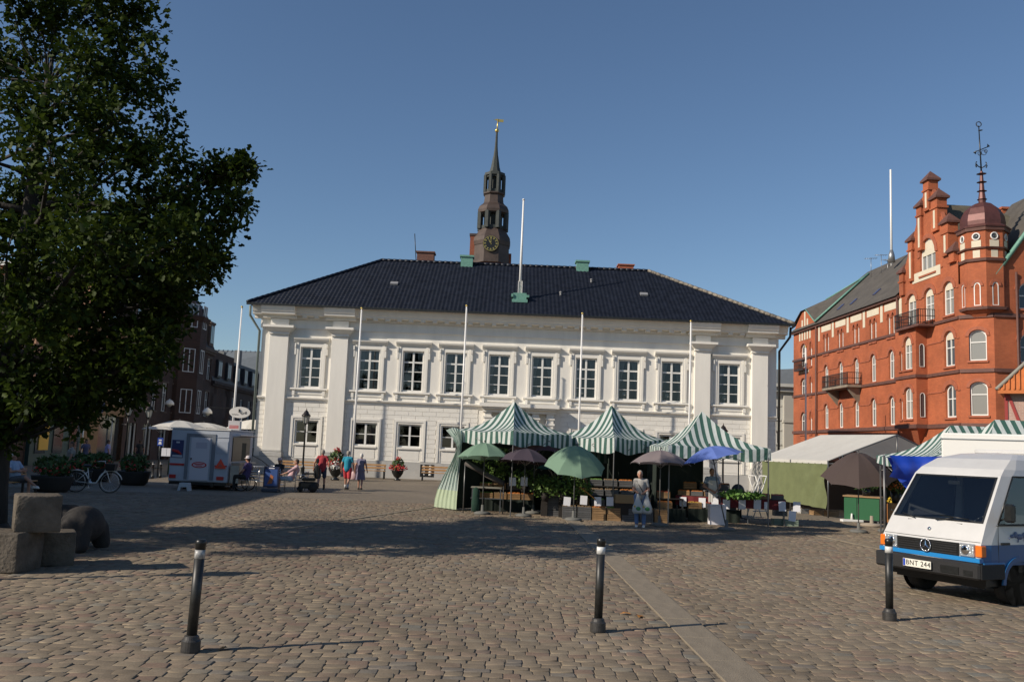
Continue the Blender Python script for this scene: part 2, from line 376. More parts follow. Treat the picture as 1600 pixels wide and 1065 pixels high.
# slab strips: (pixel a, pixel b, width m, slab length)
strips = []
for (a, b, w, L) in [((893, 812), (1165, 1064), 0.43, 1.15), ((400, 833), (690, 790), 0.16, 0.9), ((1200, 819), (1392, 861), 0.16, 0.9)]:
    A = gr(*a); B = gr(*b); strips.append((A, B, w, L))
A, B, w, L = strips[0]; dd = (B - A).normalized(); strips[0] = (A, B + dd * 5, w, L)
def in_strip(x, y, pad=0.1):
    for A, B, w, L in strips:
        d = (B - A); ln = d.length; d = d / ln; r = Vector((x - A.x, y - A.y, 0)); t = r.dot(d)
        if -pad < t < ln + pad and abs(r.x * d.y - r.y * d.x) < w / 2 + pad: return True
    return False
slab_me = []
for k in range(4):
    mb = MB(); mb.bbox(-.5, -.5, -0.05, .5, .5, 0.006, 0.006); slab_me.append(mb.mesh('paving_slab', SLAB))
for A, B, w, L in strips:
    d = (B - A); n = int(d.length / L); ang = math.atan2(d.y, d.x); d.normalize()
    for i in range(n):
        c = A + d * (i + .5) * L
        link('paving_slab', slab_me[i % 4], ground, (c.x, c.y, 0.012 + rnd.uniform(-.003, .003)), (0, 0, ang), (L - 0.012, w, 1))

def cobble_geo(cx, cy, hx, hy, z, jr):
    """20-odd faced rounded sett: returns verts and faces"""
    q = [(-1, -1), (1, -1), (1, 1), (-1, 1)]
    ra = jr.gauss(0, .035); rc_, rs_ = math.cos(ra), math.sin(ra)
    jit = [(jr.uniform(-.007, .007), jr.uniform(-.004, .004)) for _ in q]
    tl = (jr.uniform(-.004, .004), jr.uniform(-.004, .004))
    vs = []
    for s_, zz in ((1.0, -0.03), (0.99, z - 0.003), (0.88, z)):
        for (a, b), j in zip(q, jit):
            x = a * hx * s_ + j[0]; y = b * hy * s_ + j[1]; x, y = x*rc_ - y*rs_, x*rs_ + y*rc_
            vs.append((cx + x, cy + y, zz + (tl[0]*a + tl[1]*b if zz > -0.02 else 0)))
    vs.append((cx, cy, z + 0.002))
    fs = []
    for l in range(2):
        for k in range(4):
            k2 = (k + 1) % 4; fs.append((l*4+k, l*4+k2, (l+1)*4+k2, (l+1)*4+k))
    for k in range(4): fs.append((8 + k, 8 + (k+1) % 4, 12))
    return vs, fs
jr = random.Random(3)
cells = []
y = 6.9
row = 0
while y < 33:
    hgt = 0.165 + jr.uniform(-.02, .02)
    half = 0.66 * y + 1.5
    x = -half + jr.uniform(0, .2)
    while x < half:
        wd = 0.20 + jr.uniform(-.05, .055)
        # rows wander a little, as laid by hand
        yy = y + hgt/2 + 0.07 * math.sin(x * 0.6 + 1.3 * math.sin(y * .2)) + .03*math.sin(x*1.9+y*.35)
        if not in_strip(x + wd/2, yy, 0.07): cells.append((x + wd/2, yy, wd/2 - jr.choice((.002, .002, .003, .008)), hgt/2 - 0.0015))
        x += wd
    y += hgt; row += 1
def shown(c):
    d = Vector((c[0], c[1], -CAMZ)); u = d.dot(_R) / d.dot(_F) * FPX + CX; v = CY - d.dot(_U) / d.dot(_F) * FPX
    return 0 < u < 1600 and v < 1066
near = [c for c in cells if shown(c)][:300]; nearset = set(near)
cv, cf, ct = [], [], []
for c in cells:
    if c in nearset: continue
    vs, fs = cobble_geo(c[0], c[1], c[2], c[3], 0.004 + jr.uniform(-.0035, .003), jr)
    b = len(cv); cv += vs; cf += [tuple(b + i for i in f) for f in fs]; ct += [jr.random()] * len(vs)
me = bpy.data.meshes.new('cobblestone_paving'); me.from_pydata(cv, [], cf); me.materials.append(COBBLE)
me.polygons.foreach_set('use_smooth', [True] * len(cf)); attr_float(me, 'tint', ct)
o = link('cobblestone_paving', me, ground); o['kind'] = 'stuff'
cob_me = []
for k in range(24):
    vs, fs = cobble_geo(0, 0, 0.1, 0.0865, 0.006, jr)
    me = bpy.data.meshes.new('cobblestone'); me.from_pydata(vs, [], fs); me.materials.append(COBBLE)
    me.polygons.foreach_set('use_smooth', [True] * len(fs)); attr_float(me, 'tint', [jr.random()] * len(vs)); cob_me.append(me)
for i, c in enumerate(near):
    link('cobblestone', cob_me[jr.randrange(24)], ground, (c[0], c[1], jr.uniform(-.006, .003)), (0, 0, 0), (c[2] / 0.1, c[3] / 0.0865, 1))

# ================================================================ TOWN HALL
D = 56.0
TH = empty('town_hall', (0.5, D, 0), 0, 'white two-storey classical hall with black tiled hipped roof filling the centre', 'town hall')
def hx(u, v=573): return at(u, v, D).x - 0.5
def hz(v, u=640): return at(u, v, D).z
XL, XR = hx(404, 600), hx(1213, 620)
Z_PL, Z_SC, Z_FR, Z_CO, Z_EV = 1.04, 4.45, 9.05, 9.85, 10.45
wx = [hx(485, 573), hx(576.5, 578), hx(645, 580), hx(711.5, 583), hx(779.6, 586), hx(847, 588), hx(915.5, 590), hx(982, 594), hx(1049.5, 597), hx(1139, 601)]
gx = [hx(477, 675), hx(570, 679), hx(638.5, 681), hx(706, 684), hx(774, 687), hx(842, 689), hx(908, 692), hx(975, 694), hx(1043, 697), hx(1131, 700)]
gx = [w + (gx[0] - wx[0]) * 0 for w in wx]
UW, UZ0, UZ1 = 0.66, 5.38, 7.92      # half width and sill / head of upper openings
GW_, GZ0, GZ1 = 0.72, 1.92, 3.35
holesU = [(x-UW, UZ0, x+UW, UZ1) for x in wx]
holesG = [(x-GW_, GZ0, x+GW_, GZ1) for i, x in enumerate(gx) if i != 4 and i != 5]
DEP = 13.0
mb = MB(); walled(mb, XL, XR, Z_PL, Z_FR, holesU + holesG, 0.0, 0.22)
mb.quad((XL, 0, 0), (XL, DEP, 0), (XL, DEP, Z_FR), (XL, 0, Z_FR)); mb.quad((XR, 0, 0), (XR, 0, Z_FR), (XR, DEP, Z_FR), (XR, DEP, 0))
mb.quad((XL, DEP, 0), (XR, DEP, 0), (XR, DEP, Z_FR), (XL, DEP, Z_FR))
mb.build('wall', WHITE, TH)
mb = MB(); mb.box(XL-.1, -.12, 0, XR+.1, 0.2, Z_PL); mb.build('plinth', PLINTH, TH)
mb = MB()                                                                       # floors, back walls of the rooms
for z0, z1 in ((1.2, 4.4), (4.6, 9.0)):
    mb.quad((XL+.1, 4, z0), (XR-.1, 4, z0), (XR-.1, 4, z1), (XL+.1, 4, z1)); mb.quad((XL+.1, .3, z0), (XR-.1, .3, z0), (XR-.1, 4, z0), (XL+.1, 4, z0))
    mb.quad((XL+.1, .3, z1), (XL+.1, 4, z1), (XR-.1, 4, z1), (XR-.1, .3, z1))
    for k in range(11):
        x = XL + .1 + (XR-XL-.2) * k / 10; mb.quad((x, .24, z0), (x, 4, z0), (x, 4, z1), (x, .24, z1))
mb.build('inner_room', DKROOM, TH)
# pilasters with base and capital
pil = [(hx(421, 560), hx(450.5, 560)), (hx(517.5, 570), hx(543, 570)), (hx(1084, 590), hx(1108.5, 590)), (hx(1173, 600), hx(1198, 600))]
PC = 8.75
for k, (a, b) in enumerate(pil):
    m = MB(); m.bbox(a, -.30, 1.45, b, .02, PC-.12, .015)
    o = m.build('pilaster', WHITE, TH)
    m = MB(); m.bbox(a-.1, -.46, 1.04, b+.1, .0, 1.32, .03); m.bbox(a-.05, -.41, 1.32, b+.05, .0, 1.45, .03)
    m.box(a-.06, -.5, 0, b+.06, -.1, 1.04); m.build('pilaster_base', WHITE if k > 9 else PLINTH, o)
    m = MB(); m.box(a-.04, -.40, PC-.12, b+.04, 0, PC); m.frustum(a-.03, -.39, b+.03, 0, PC, PC+.28, .30); m.box(a-.36, -.72, PC+.28, b+.36, 0, PC+.42)
    m.box(a+.02, -.38, PC+.42, b-.02, 0, Z_CO - .25); m.build('capital', WHITE, o)
# frieze / architrave / cornice
mb = MB(); mb.box(XL, -.10, Z_FR, XR, .3, Z_FR+.16); mb.box(XL, -.06, Z_FR+.16, XR, .3, Z_CO-.25)
mb.build('frieze', WHITE, TH)
mb = MB(); mb.xprism([(0.0, Z_CO-.25), (-.18, Z_CO-.22), (-.18, Z_CO-.05), (-.62, Z_CO-.02), (-.66, Z_CO+.12), (-.72, Z_CO+.14), (-.90, Z_CO+.52), (0, Z_CO+.52)], XL-.5, XR+.5)
for a, b in pil:
    mb.xprism([(0.0, Z_CO-.24), (-.5, Z_CO-.21), (-.5, Z_CO-.04), (-.93, Z_CO-.01), (-.97, Z_CO+.13), (-1.02, Z_CO+.15), (-1.2, Z_CO+.50), (-.9, Z_CO+.53)], a-.45, b+.45)
mb.build('cornice', WHITE, TH)
m = MB(); m.box(-.14, -.56, Z_CO-.16, .14, -.17, Z_CO-.015); me = m.mesh('modillion', WHITE)
x = XL + .5
while x < XR - .3:
    if not any(a - .4 < x < b + .4 for a, b in pil): link('modillion', me, TH, (x, 0, 0))
    x += 0.74
# returns of the cornice on the two short sides
for sx, X in ((-1, XL), (1, XR)):
    m = MB(); m.box(X if sx > 0 else X-.55, -.5, Z_CO-.02, X+.55 if sx > 0 else X, DEP, Z_CO+.5); m.box(X if sx > 0 else X-.1, -.1, Z_FR, X+.1 if sx > 0 else X, DEP, Z_CO-.02)
    m.build('side_cornice', WHITE, TH)
# string course between storeys
segs = []; px = XL
for a, b in pil: segs.append((px, a)); px = b
segs.append((px, XR))
m = MB()
for a, b in segs: m.xprism([(.0, Z_SC), (-.07, Z_SC+.02), (-.07, Z_SC+.12), (-.20, Z_SC+.2), (-.22, Z_SC+.28), (0, Z_SC+.33)], a, b)
m.build('string_course', WTRIM, TH)
# architraves, sills, hoods, sashes
def frame_mesh(hw, z0, z1, cols, rows, trans_at=None):
    """white sash frame; rows = list of z boundaries"""
    m = MB(); t = .055; y0, y1 = .10, .17
    m.box(-hw, y0, z0, -hw+.09, y1, z1); m.box(hw-.09, y0, z0, hw, y1, z1); m.box(-hw+.09, y0, z1-.09, hw-.09, y1, z1); m.box(-hw+.09, y0, z0, hw-.09, y1, z0+.09)
    m.box(-.06, y0-.012, z0+.09, .06, y1-.01, z1-.09)
    for z, th in rows:
        for sx in (-1, 1): m.box(sx*.06, y0+.004, z-th/2, sx*(hw-.09), y1-.02, z+th/2)
    return m
ur = [(7.22, .10), (6.63, .045), (6.04, .045)]
fu = frame_mesh(UW, UZ0, UZ1, 2, ur).mesh('window_frame', WPAINT)
fg = frame_mesh(GW_, GZ0, GZ1, 2, [(2.64, .05)]).mesh('window_frame', WPAINT)
m = MB()
for sx in (-1, 1):
    m.box(sx*UW, -.07, UZ0-.02, sx*(UW+.13), .03, UZ1+.12); m.box(sx*(UW+.13), -.10, UZ0-.02, sx*(UW+.26), .03, UZ1+.25)
    m.box(sx*(UW+.27), -.12, UZ1-.5, sx*(UW+.38), 0, UZ1-.05); m.box(sx*(UW+.28), -.18, UZ1-.05, sx*(UW+.37), 0, UZ1+.2)   # console
m.box(-UW, -.07, UZ1, UW, .03, UZ1+.12); m.box(-UW-.26, -.075, UZ1+.25, UW+.26, .03, UZ1+.3)
m.box(-UW-.13, -.06, UZ1+.12, UW+.13, .03, UZ1+.25)
arch_u = m.mesh('window', WTRIM)
m = MB(); m.xprism([(0, UZ1+.3), (-.14, UZ1+.32), (-.18, UZ1+.40), (-.26, UZ1+.46), (-.29, UZ1+.56), (0, UZ1+.6)], -UW-.44, UW+.44); hood = m.mesh('window_hood', WTRIM)
m = MB(); m.xprism([(0, UZ0-.03), (-.18, UZ0-.05), (-.20, UZ0-.13), (-.12, UZ0-.2), (0, UZ0-.22)], -UW-.48, UW+.48)
for sx in (-1, 1): m.box(sx*(UW+.2), -.14, UZ0-.5, sx*(UW+.36), 0, UZ0-.21); m.box(sx*(UW+.22), -.10, UZ0-.62, sx*(UW+.34), 0, UZ0-.5)
m.box(-UW-.2, -.05, UZ0-.42, UW+.2, 0, UZ0-.22)
sill = m.mesh('window_sill', WTRIM)
def pane_me(w, h):
    m = MB(); m.quad((-w/2, 0, -h/2), (w/2, 0, -h/2), (w/2, 0, h/2), (-w/2, 0, h/2)); return m.mesh('pane', GLASS)
def curtain_mesh(hw, z0, z1):
    m = MB()
    for sx in (-1, 1):
        n = 14; top = []; 
        rows = [(z1, .8), (z0 + (z1-z0)*.45, .36), (z0 + (z1-z0)*.3, .22), (z0, .36)]
        vs = []; fs = []
        for z, wf in rows:
            for i in range(n+1):
                vs.append((sx*(hw - wf*hw*.95*i/n), .42 + .03*math.sin(i*2.2), z))
        for r_ in range(3):
            for i in range(n): fs.append((r_*(n+1)+i, r_*(n+1)+i+1, (r_+1)*(n+1)+i+1, (r_+1)*(n+1)+i))
        m.add(vs, fs, True)
    return m.mesh('curtain', CURTAIN)
cur = curtain_mesh(UW, UZ0, UZ1+.1)
pw = UW - .09 - .06
zb = [UZ0+.09, 6.04, 6.63, 7.22, UZ1-.09]
panes_u = [pane_me(pw, zb[i+1]-zb[i]) for i in range(4)]
for i, x in enumerate(wx):
    w = link('window', arch_u, TH, (x, 0, 0))
    link('window_frame', fu, w); link('window_hood', hood, w); link('window_sill', sill, w); link('curtain', cur, w)
    for r_ in range(4):
        for sx in (-1, 1): link('pane', panes_u[r_], w, (sx*(.06 + pw/2), .14, (zb[r_]+zb[r_+1])/2))
m = MB()
for sx in (-1, 1): m.box(sx*GW_, -.04, Z_PL+.03, sx*(GW_+.12), .03, GZ1+.12); m.box(sx*(GW_+.12), -.08, Z_PL+.03, sx*(GW_+.26), .03, GZ1+.26)
m.box(-GW_, -.04, GZ1, GW_, .03, GZ1+.12); m.box(-GW_-.12, -.08, GZ1+.12, GW_+.12, .03, GZ1+.26)
m.box(-GW_, -.10, GZ0-.12, GW_, .03, GZ0-.02); m.box(-GW_+.08, -.02, Z_PL+.1, GW_-.08, .0, GZ0-.2)
arch_g = m.mesh('window', WTRIM)
pg = GW_ - .15
pane_g = [pane_me(pg, 2.64-GZ0-.09), pane_me(pg, GZ1-.09-2.64)]
for i, x in enumerate(gx):
    if i in (4, 5): continue
    w = link('window', arch_g, TH, (x, 0, 0)); link('window_frame', fg, w)
    for sx in (-1, 1):
        link('pane', pane_g[0], w, (sx*(.06+pg/2), .14, (GZ0+.09+2.64)/2)); link('pane', pane_g[1], w, (sx*(.06+pg/2), .14, (GZ1-.09+2.64)/2))
# rusticated blocks of the ground floor
m = MB(); m.bbox(-.5, -.03, -.5, .5, .01, .5, .012); blk = m.mesh('masonry_block', WHITE)
rows_n = 12; bh = (Z_SC - Z_PL - .02) / rows_n; blocks = []
for r_ in range(rows_n):
    z = Z_PL + .02 + bh*(r_+.5); x = XL + .02 - (0.43 if r_ % 2 else 0)
    while x < XR:
        a, b = max(x, XL+.02), min(x+.86, XR-.02)
        # cut against pilasters and window surrounds
        cuts = [(p-.02, q+.02) for p, q in pil] + [(g_-GW_-.27, g_+GW_+.27) for g_ in gx if z < GZ1 + .3] + [(wx[4]-1.2, wx[5]+1.2)]
        parts = [(a, b)]
        for c0, c1 in cuts:
            np_ = []
            for p, q in parts:
                if c1 <= p or c0 >= q: np_.append((p, q)); continue
                if c0 - p > .08: np_.append((p, c0))
                if q - c1 > .08: np_.append((c1, q))
            parts = np_
        blocks += [((p+q)/2, z, q-p) for p, q in parts if q-p > .08]
        x += .86
blocks.sort(key=lambda b: (b[0] > 2.0, -b[2]))
for c, z, wd in blocks[:300]: link('masonry_block', blk, TH, (c, 0, z), (0, 0, 0), (wd-.014, 1, bh-.014))
if blocks[300:]:
    m = MB()
    for c, z, wd in blocks[300:]: m.box(c-wd/2+.007, -.03, z-bh/2+.007, c+wd/2-.007, .01, z+bh/2-.007)
    m.build('masonry_facing', WHITE, TH)['kind'] = 'stuff'
# portal with stone balcony slab and crest
pc0, pc1 = wx[4]-.9, wx[5]+.9
m = MB(); m.box(pc0-.2, -.95, 4.62, pc1+.2, 0, 4.85); m.box(pc0-.05, -.8, 4.5, pc1+.05, 0, 4.62); m.box(pc0, -.55, 4.3, pc1, 0, 4.5)
for x in (pc0+.1, pc0+1.0, pc1-1.45, pc1-.55): m.bbox(x, -.45, 1.04, x+.45, 0, 4.3, .02); m.box(x-.06, -.5, 3.6, x+.51, 0, 3.72); m.box(x-.06, -.5, 3.95, x+.51, 0, 4.05)
m.box(pc0+1.45, -.12, 1.04, pc1-1.45, 0, 4.3)
portal = m.build('portal', WTRIM, TH)
m = MB(); cxp = (pc0+pc1)/2 + .25
for k in range(26):
    a = rnd.uniform(0, 6.28); r_ = rnd.uniform(.25, .55)
    m.ball((cxp + r_*math.cos(a), -.62, 3.85 + r_*.9*math.sin(a)), (.1, .1, .12), 7, 5)
m.ball((cxp, -.6, 3.85), (.32, .18, .4), 10, 7); m.ball((cxp, -.62, 4.4), (.16, .14, .12), 8, 5)
m.build('carved_crest', mat('grey_carving', (0.33, 0.33, 0.29), .8, var=.3, vscale=8), portal)
m = MB(); m.box((pc0+pc1)/2-.75, -.16, 1.0, (pc0+pc1)/2+.75, -.1, 3.6); m.build('door', mat('dark_green_door', (.03, .05, .04), .5), portal)
# cellar grate in the plinth
gxx = at(667, 737, 55.9).x - .5
m = MB(); m.box(gxx-.42, -.14, .18, gxx+.42, -.11, .92); m.build('cellar_grate', DKMETAL, TH)
m = MB()
for i in range(2):
    for j in range(4): m.ball((gxx-.2+.4*i, -.15, .3+.17*j), (.1, .03, .06), 8, 5)
m.build('grate_rosette', WPAINT, TH)['kind'] = 'stuff'
# roof: pantiles as real relief
TILE = mat('black_glazed_pantile', (0.012, 0.015, 0.024), 0.42, var=0.4, vscale=2.2, spec=.22)
ZE, YE, ZR, YR = 10.42, -1.1, 14.95, 6.5
XEL, XER = XL-.75, XR+.75
XRL, XRR = at(597, 404, D+6.5).x-.5, at(1013, 422, D+6.5).x-.5
def roof_side(P00, P10, P01, P11, pitchw=.26, course=.36, name='roof_tiles'):
    """pantiled slope; P00,P10 eave ends, P01,P11 ridge ends"""
    P00, P10, P01, P11 = map(Vector, (P00, P10, P01, P11))
    ex = (P10-P00).normalized(); up = ((P01-P00) - ex*(P01-P00).dot(ex)); H = up.length; up.normalize(); nrm = ex.cross(up).normalized()
    if nrm.z < 0: nrm = -nrm
    Lw = (P10-P00).length; l1 = (P01-P00).dot(ex); r1 = (P11-P00).dot(ex)
    nr = int(H/course); ncol = int(Lw/pitchw)*5
    V = []; Fc = []; xs = np.linspace(0, Lw, ncol+1)
    for r_ in range(nr):
        t0, t1 = r_/nr, (r_+1)/nr + .012
        base = len(V)
        for t, lift in ((t0, .045), (min(t1, 1), .0)):
            a, b = l1*t, Lw + (r1-Lw)*t
            for x in xs:
                xc = min(max(x, a), b); s_ = math.sin(2*math.pi*xc/pitchw)
                V.append(tuple(P00 + ex*xc + up*(H*t) + nrm*(lift*.5 + .015*s_)))
        # riser
        t = t0; a, b = l1*t, Lw + (r1-Lw)*t
        for x in xs:
            xc = min(max(x, a), b); V.append(tuple(P00 + ex*xc + up*(H*t) + nrm*(-.02 + .015*math.sin(2*math.pi*xc/pitchw))))
        n = ncol+1; tm = (t0+t1)/2; am, bm = l1*tm, Lw+(r1-Lw)*tm
        for i in range(ncol):
            if xs[i+1] < am or xs[i] > bm: continue
            Fc.append((base+i, base+i+1, base+n+i+1, base+n+i)); Fc.append((base+2*n+i, base+2*n+i+1, base+i+1, base+i))
    me = bpy.data.meshes.new(name); me.from_pydata(V, [], Fc); me.materials.append(TILE)
    me.polygons.foreach_set('use_smooth', [True]*len(Fc))
    return me
rs = MB(); e = .03
rs.add([(XEL, YE, ZE-e), (XER, YE, ZE-e), (XER, DEP+1.1, ZE-e), (XEL, DEP+1.1, ZE-e), (XRL, YR, ZR-e), (XRR, YR, ZR-e)], [(0,1,5,4), (1,2,5), (2,3,4,5), (3,0,4), (3,2,1,0)])
roof = rs.build('roof', TILE, TH)
for nm, q in (('a', ((XEL, YE, ZE), (XER, YE, ZE), (XRL, YR, ZR), (XRR, YR, ZR))), ('b', ((XER, YE, ZE), (XER, DEP+1.1, ZE), (XRR, YR, ZR), (XRR, YR, ZR))), ('c', ((XEL, DEP+1.1, ZE), (XEL, YE, ZE), (XRL, YR, ZR), (XRL, YR, ZR)))):
    o = link('roof_tiles', roof_side(*q), roof); o['kind'] = 'stuff'
RIDGE = mat('ridge_mortar_tile', (0.05, 0.045, 0.04), .6, c2=(0.30, 0.26, 0.20), vscale=3.3)
def ridge_run(a, b, m_, r_=.11):
    a, b = Vector(a), Vector(b); n = int((b-a).length/.4); mb = MB()
    for i in range(n):
        p, q = a.lerp(b, i/n), a.lerp(b, (i+1.08)/n); mb.tube([p, q], [r_*1.12, r_*.92], 7)
    o = mb.build('ridge_tiles', m_, roof); o['kind'] = 'stuff'
ridge_run((XRL, YR, ZR+.05), (XRR, YR, ZR+.05), TILE)
ridge_run((XRL, YR, ZR+.05), (XEL, YE, ZE+.06), TILE); ridge_run((XRR, YR, ZR+.05), (XER, YE, ZE+.06), RIDGE)
m = MB(); m.box(XEL-.02, YE-.14, ZE-.12, XER+.02, YE+.02, ZE+.0); m.build('gutter', DKMETAL, TH)
def rooftop(u, v, dy): p = at(u, v, D+dy); return p.x-.5, p.z
def ybox(name, u0, u1, v0, v1, dy, th, m_, e_=0.0, parent=None):
    a = at(u0, v1, D+dy); b = at(u1, v0, D+dy); mb = MB()
    mb.box(a.x-.5, dy, a.z-.6, b.x-.5, dy+th, b.z - e_)
    if e_: mb.box(a.x-.58, dy-.08, b.z-e_, b.x-.42, dy+th+.08, b.z)
    return mb.build(name, m_, parent or roof)
ybox('chimney', 651, 678, 393, 409, 6.8, .9, CHIM, .1); ybox('chimney', 967, 990, 413, 423, 6.9, .9, REDTRIM, .08)
ybox('chimney', 720, 739, 399, 409, 6.0, .8, COPPER, .12); ybox('vent', 901, 920, 407, 417, 6.0, .8, COPPER, .12)
m = MB(); p = at(648, 365, D+6.9); q = at(650, 406, D+6.9); m.tube([(q.x-.5, 6.9, q.z), (p.x-.5, 6.9, p.z)], .03, 6); m.build('antenna', DKMETAL, roof)
def on_roof(u, v):
    # intersect with front slope
    k = (ZR-ZE)/(YR-YE); r_ = ray(u, v); t = (ZE - CAMZ + k*(-D-YE)) / (r_.z - k*r_.y); P = Vector((0, 0, CAMZ)) + r_*t
    return P.x-.5, P.y-D, P.z
tilt = math.atan2(ZR-ZE, YR-YE)
m = MB(); m.box(-.25, -.2, .0, .25, .2, .12); hat = m.mesh('roof_hatch', mat('grey_hatch', (.25, .25, .25), .5))
for u, v in ((616, 444), (1006, 461)): link('roof_hatch', hat, roof, on_roof(u, v), (tilt, 0, 0))
m = MB(); m.tube([(0, 0, 0), (0, 0, .22)], .07, 8); m.lathe([(.11, .2), (.08, .28), (.0, .3)], seg=8); vp = m.mesh('roof_vent', mat('grey_hatch', (.25, .25, .25), .5))
for u, v in ((924, 442), (876, 462)): link('roof_vent', vp, roof, on_roof(u, v))
# flagpole standing on the roof
bx_, by_, bz_ = on_roof(812, 468)
FPR = empty('flagpole', (bx_+.5, by_+D, bz_), 0, 'short white flagpole on green metal base halfway up the black roof', 'flagpole')
m = MB(); tp = at(818, 313, D+by_); H_ = tp.z - bz_; m.tube([(0, 0, .3), (0, 0, H_)], [.1, .055], 10); m.lathe([(.08, H_), (.1, H_+.06), (.0, H_+.14)], seg=8); m.build('pole', POLE, FPR)
m = MB(); m.box(-.14, -.12, .1, -.1, .12, 1.2); m.box(.1, -.12, .1, .14, .12, 1.2); m.build('bracket', POLE, FPR)
m = MB(); m.box(-.42, -.35, -.2, .42, .4, .38); m.box(-.55, -.45, .1, -.42, .1, .3); m.box(.42, -.45, .1, .6, .1, .25); m.box(-.5, -.5, -.25, .5, -.35, -.05); m.build('base', COPPER, FPR)
# downpipes
for X, m_, s_ in ((XL, mat('weathered_zinc', (.16, .19, .17), .6), -1), (XR, DKMETAL, 1)):
    m = MB(); m.tube([(X+s_*.7, -.6, ZE-.1), (X+s_*.7, -.5, ZE-.7), (X+s_*.15, -.1, ZE-1.6), (X+s_*.12, -.1, .3)], .08, 8); m.build('downpipe', m_, TH)
# table lamps on the inner sills
m = MB(); m.lathe([(.09, 0), (.07, .03), (.02, .06), (.03, .2), (.015, .3)], seg=8); lb = m.mesh('lamp_base', mat('lamp_base', (.35, .33, .3), .4))
m = MB(); m.lathe([(.16, .28), (.15, .3), (.09, .5), (.0, .51)], seg=10); lsd = m.mesh('lamp_shade', mat('lamp_shade', (.62, .58, .5), .9, trans=.3))
ords = ['far left', 'second from left', 'third from left', 'fourth from left', 'fifth from left', 'fifth from right', 'fourth from right', 'third from right', 'second from right', 'far right']
for i, x in enumerate(wx):
    t = empty('table_lamp', (x+.5-.22, D+.28, UZ0+.03), 0, 'small pale shaded table lamp in the %s upper window of the white hall' % ords[i], 'table lamp', 'table lamps in the upper hall windows')
    link('lamp_base', lb, t); link('lamp_shade', lsd, t)

# ================================================================ CHURCH TOWER
CY_ = 125.0
cc = at(768, 400, CY_)
CT = empty('church_tower', (cc.x, CY_, 0), 0, 'dark church tower with lantern stages, gilt clock and thin spire behind the black roof', 'church tower')
def cz(v): return at(768, v, CY_).z
s_ = CY_/FPX
DKC = mat('dark_copper_sheet', (0.065, 0.045, 0.036), 0.6, metal=.1, var=.35, vscale=.8)
DKG = mat('greenish_copper', (0.035, 0.042, 0.038), 0.65, metal=.1, var=.3)
def oct_(m, prof, cx=0, ph=R(22.5)): m.lathe(prof, (cx, 0, 0), 8, False, ph)
def rr(px): return px*s_/math.cos(R(22.5))
m = MB(); m.box(-rr(29), 0, 0, rr(29), rr(50), cz(395)); m.yprism([(-rr(32), cz(414)), (-rr(32), cz(372)), (-rr(16), cz(372)), (-rr(5), cz(412))], -1, 2); 
m.build('brick_base', brick_mat('tower_brick', (.27, .07, .035), (.31, .085, .04), (.22, .10, .06)), CT)
m = MB(); m.box(-rr(33), -1.1, cz(372), -rr(14), 2.1, cz(368.5)); oct_(m, [(rr(28), cz(414)), (rr(27), cz(383)), (rr(26), cz(380))])
m.build('clock_stage', DKC, CT)
m = MB(); oct_(m, [(rr(28), cz(386)), (rr(29), cz(380)), (rr(28), cz(374)), (rr(22), cz(364)), (rr(20), cz(360)), (rr(19.5), cz(358))]); m.build('lower_bell_roof', DKC, CT)
def arcade(z0, z1, r_, nm):
    m = MB()
    for k in range(8):
        a = k*math.pi/4 + R(22.5) - math.pi/2 + R(22.5); a = R(22.5) + k*math.pi/4
        m.tube([(r_*math.cos(a), r_*math.sin(a), z0), (r_*math.cos(a), r_*math.sin(a), z1)], r_*.2, 6, smooth=False)
        a2 = a + math.pi/4
        A, B = Vector((r_*math.cos(a), r_*math.sin(a), 0)), Vector((r_*math.cos(a2), r_*math.sin(a2), 0))
        n = 8; zt = z1; zs = z0 + (z1-z0)*.62
        for i in range(n):
            t0, t1 = i/n, (i+1)/n; h = lambda t: zs + (z1-z0)*.28*math.sqrt(max(0, 1-(2*t-1)**2))
            P, Q = A.lerp(B, t0), A.lerp(B, t1)
            m.quad((P.x, P.y, h(t0)), (Q.x, Q.y, h(t1)), (Q.x, Q.y, zt), (P.x, P.y, zt))
        m.quad((A.x, A.y, z0), (B.x, B.y, z0), (B.x, B.y, z0+(z1-z0)*.18), (A.x, A.y, z0+(z1-z0)*.18))
    m.lathe([(r_*.66, z0), (r_*.66, z1)], seg=8, smooth=False)
    return m.build(nm, DKG, CT)
arcade(cz(360), cz(334), rr(20.5), 'lower_lantern')
m = MB(); oct_(m, [(rr(21), cz(336)), (rr(24), cz(335)), (rr(24.5), cz(331)), (rr(22), cz(325)), (rr(16.5), cz(320)), (rr(15.5), cz(318)), (rr(14.5), cz(307)), (rr(17), cz(305)), (rr(17), cz(303)), (rr(15), cz(303))]); m.build('middle_bell_roof', DKC, CT)
arcade(cz(303), cz(276), rr(14.5), 'upper_lantern')
m = MB(); oct_(m, [(rr(15), cz(277)), (rr(16.5), cz(276)), (rr(16), cz(272)), (rr(9), cz(269)), (rr(7), cz(262)), (rr(4.5), cz(247)), (rr(3.6), cz(243)), (rr(2.2), cz(228)), (rr(1.6), cz(206)), (rr(1), cz(205))]); m.build('spire', DKG, CT)
m = MB(); m.tube([(0, 0, cz(206)), (0.1, 0, cz(186))], .09, 6); m.ball((0, 0, cz(204)), .3, 8, 6); m.yprism([(-.5, cz(187)), (0, cz(188.5)), (0, cz(185.5))], -.03, .03)
m.yprism([(0, cz(186)), (.9, cz(186.5)), (.9, cz(190.5)), (0, cz(190))], -.04, .04); m.build('weather_vane', BRASS, CT)
m = MB(); rc = rr(27)*math.cos(R(22.5)) + .25; oc = cz(387)
ck = m; ck.M = Matrix.Translation((-.1, -rc, oc)) @ Matrix.Rotation(R(90), 4, 'X')
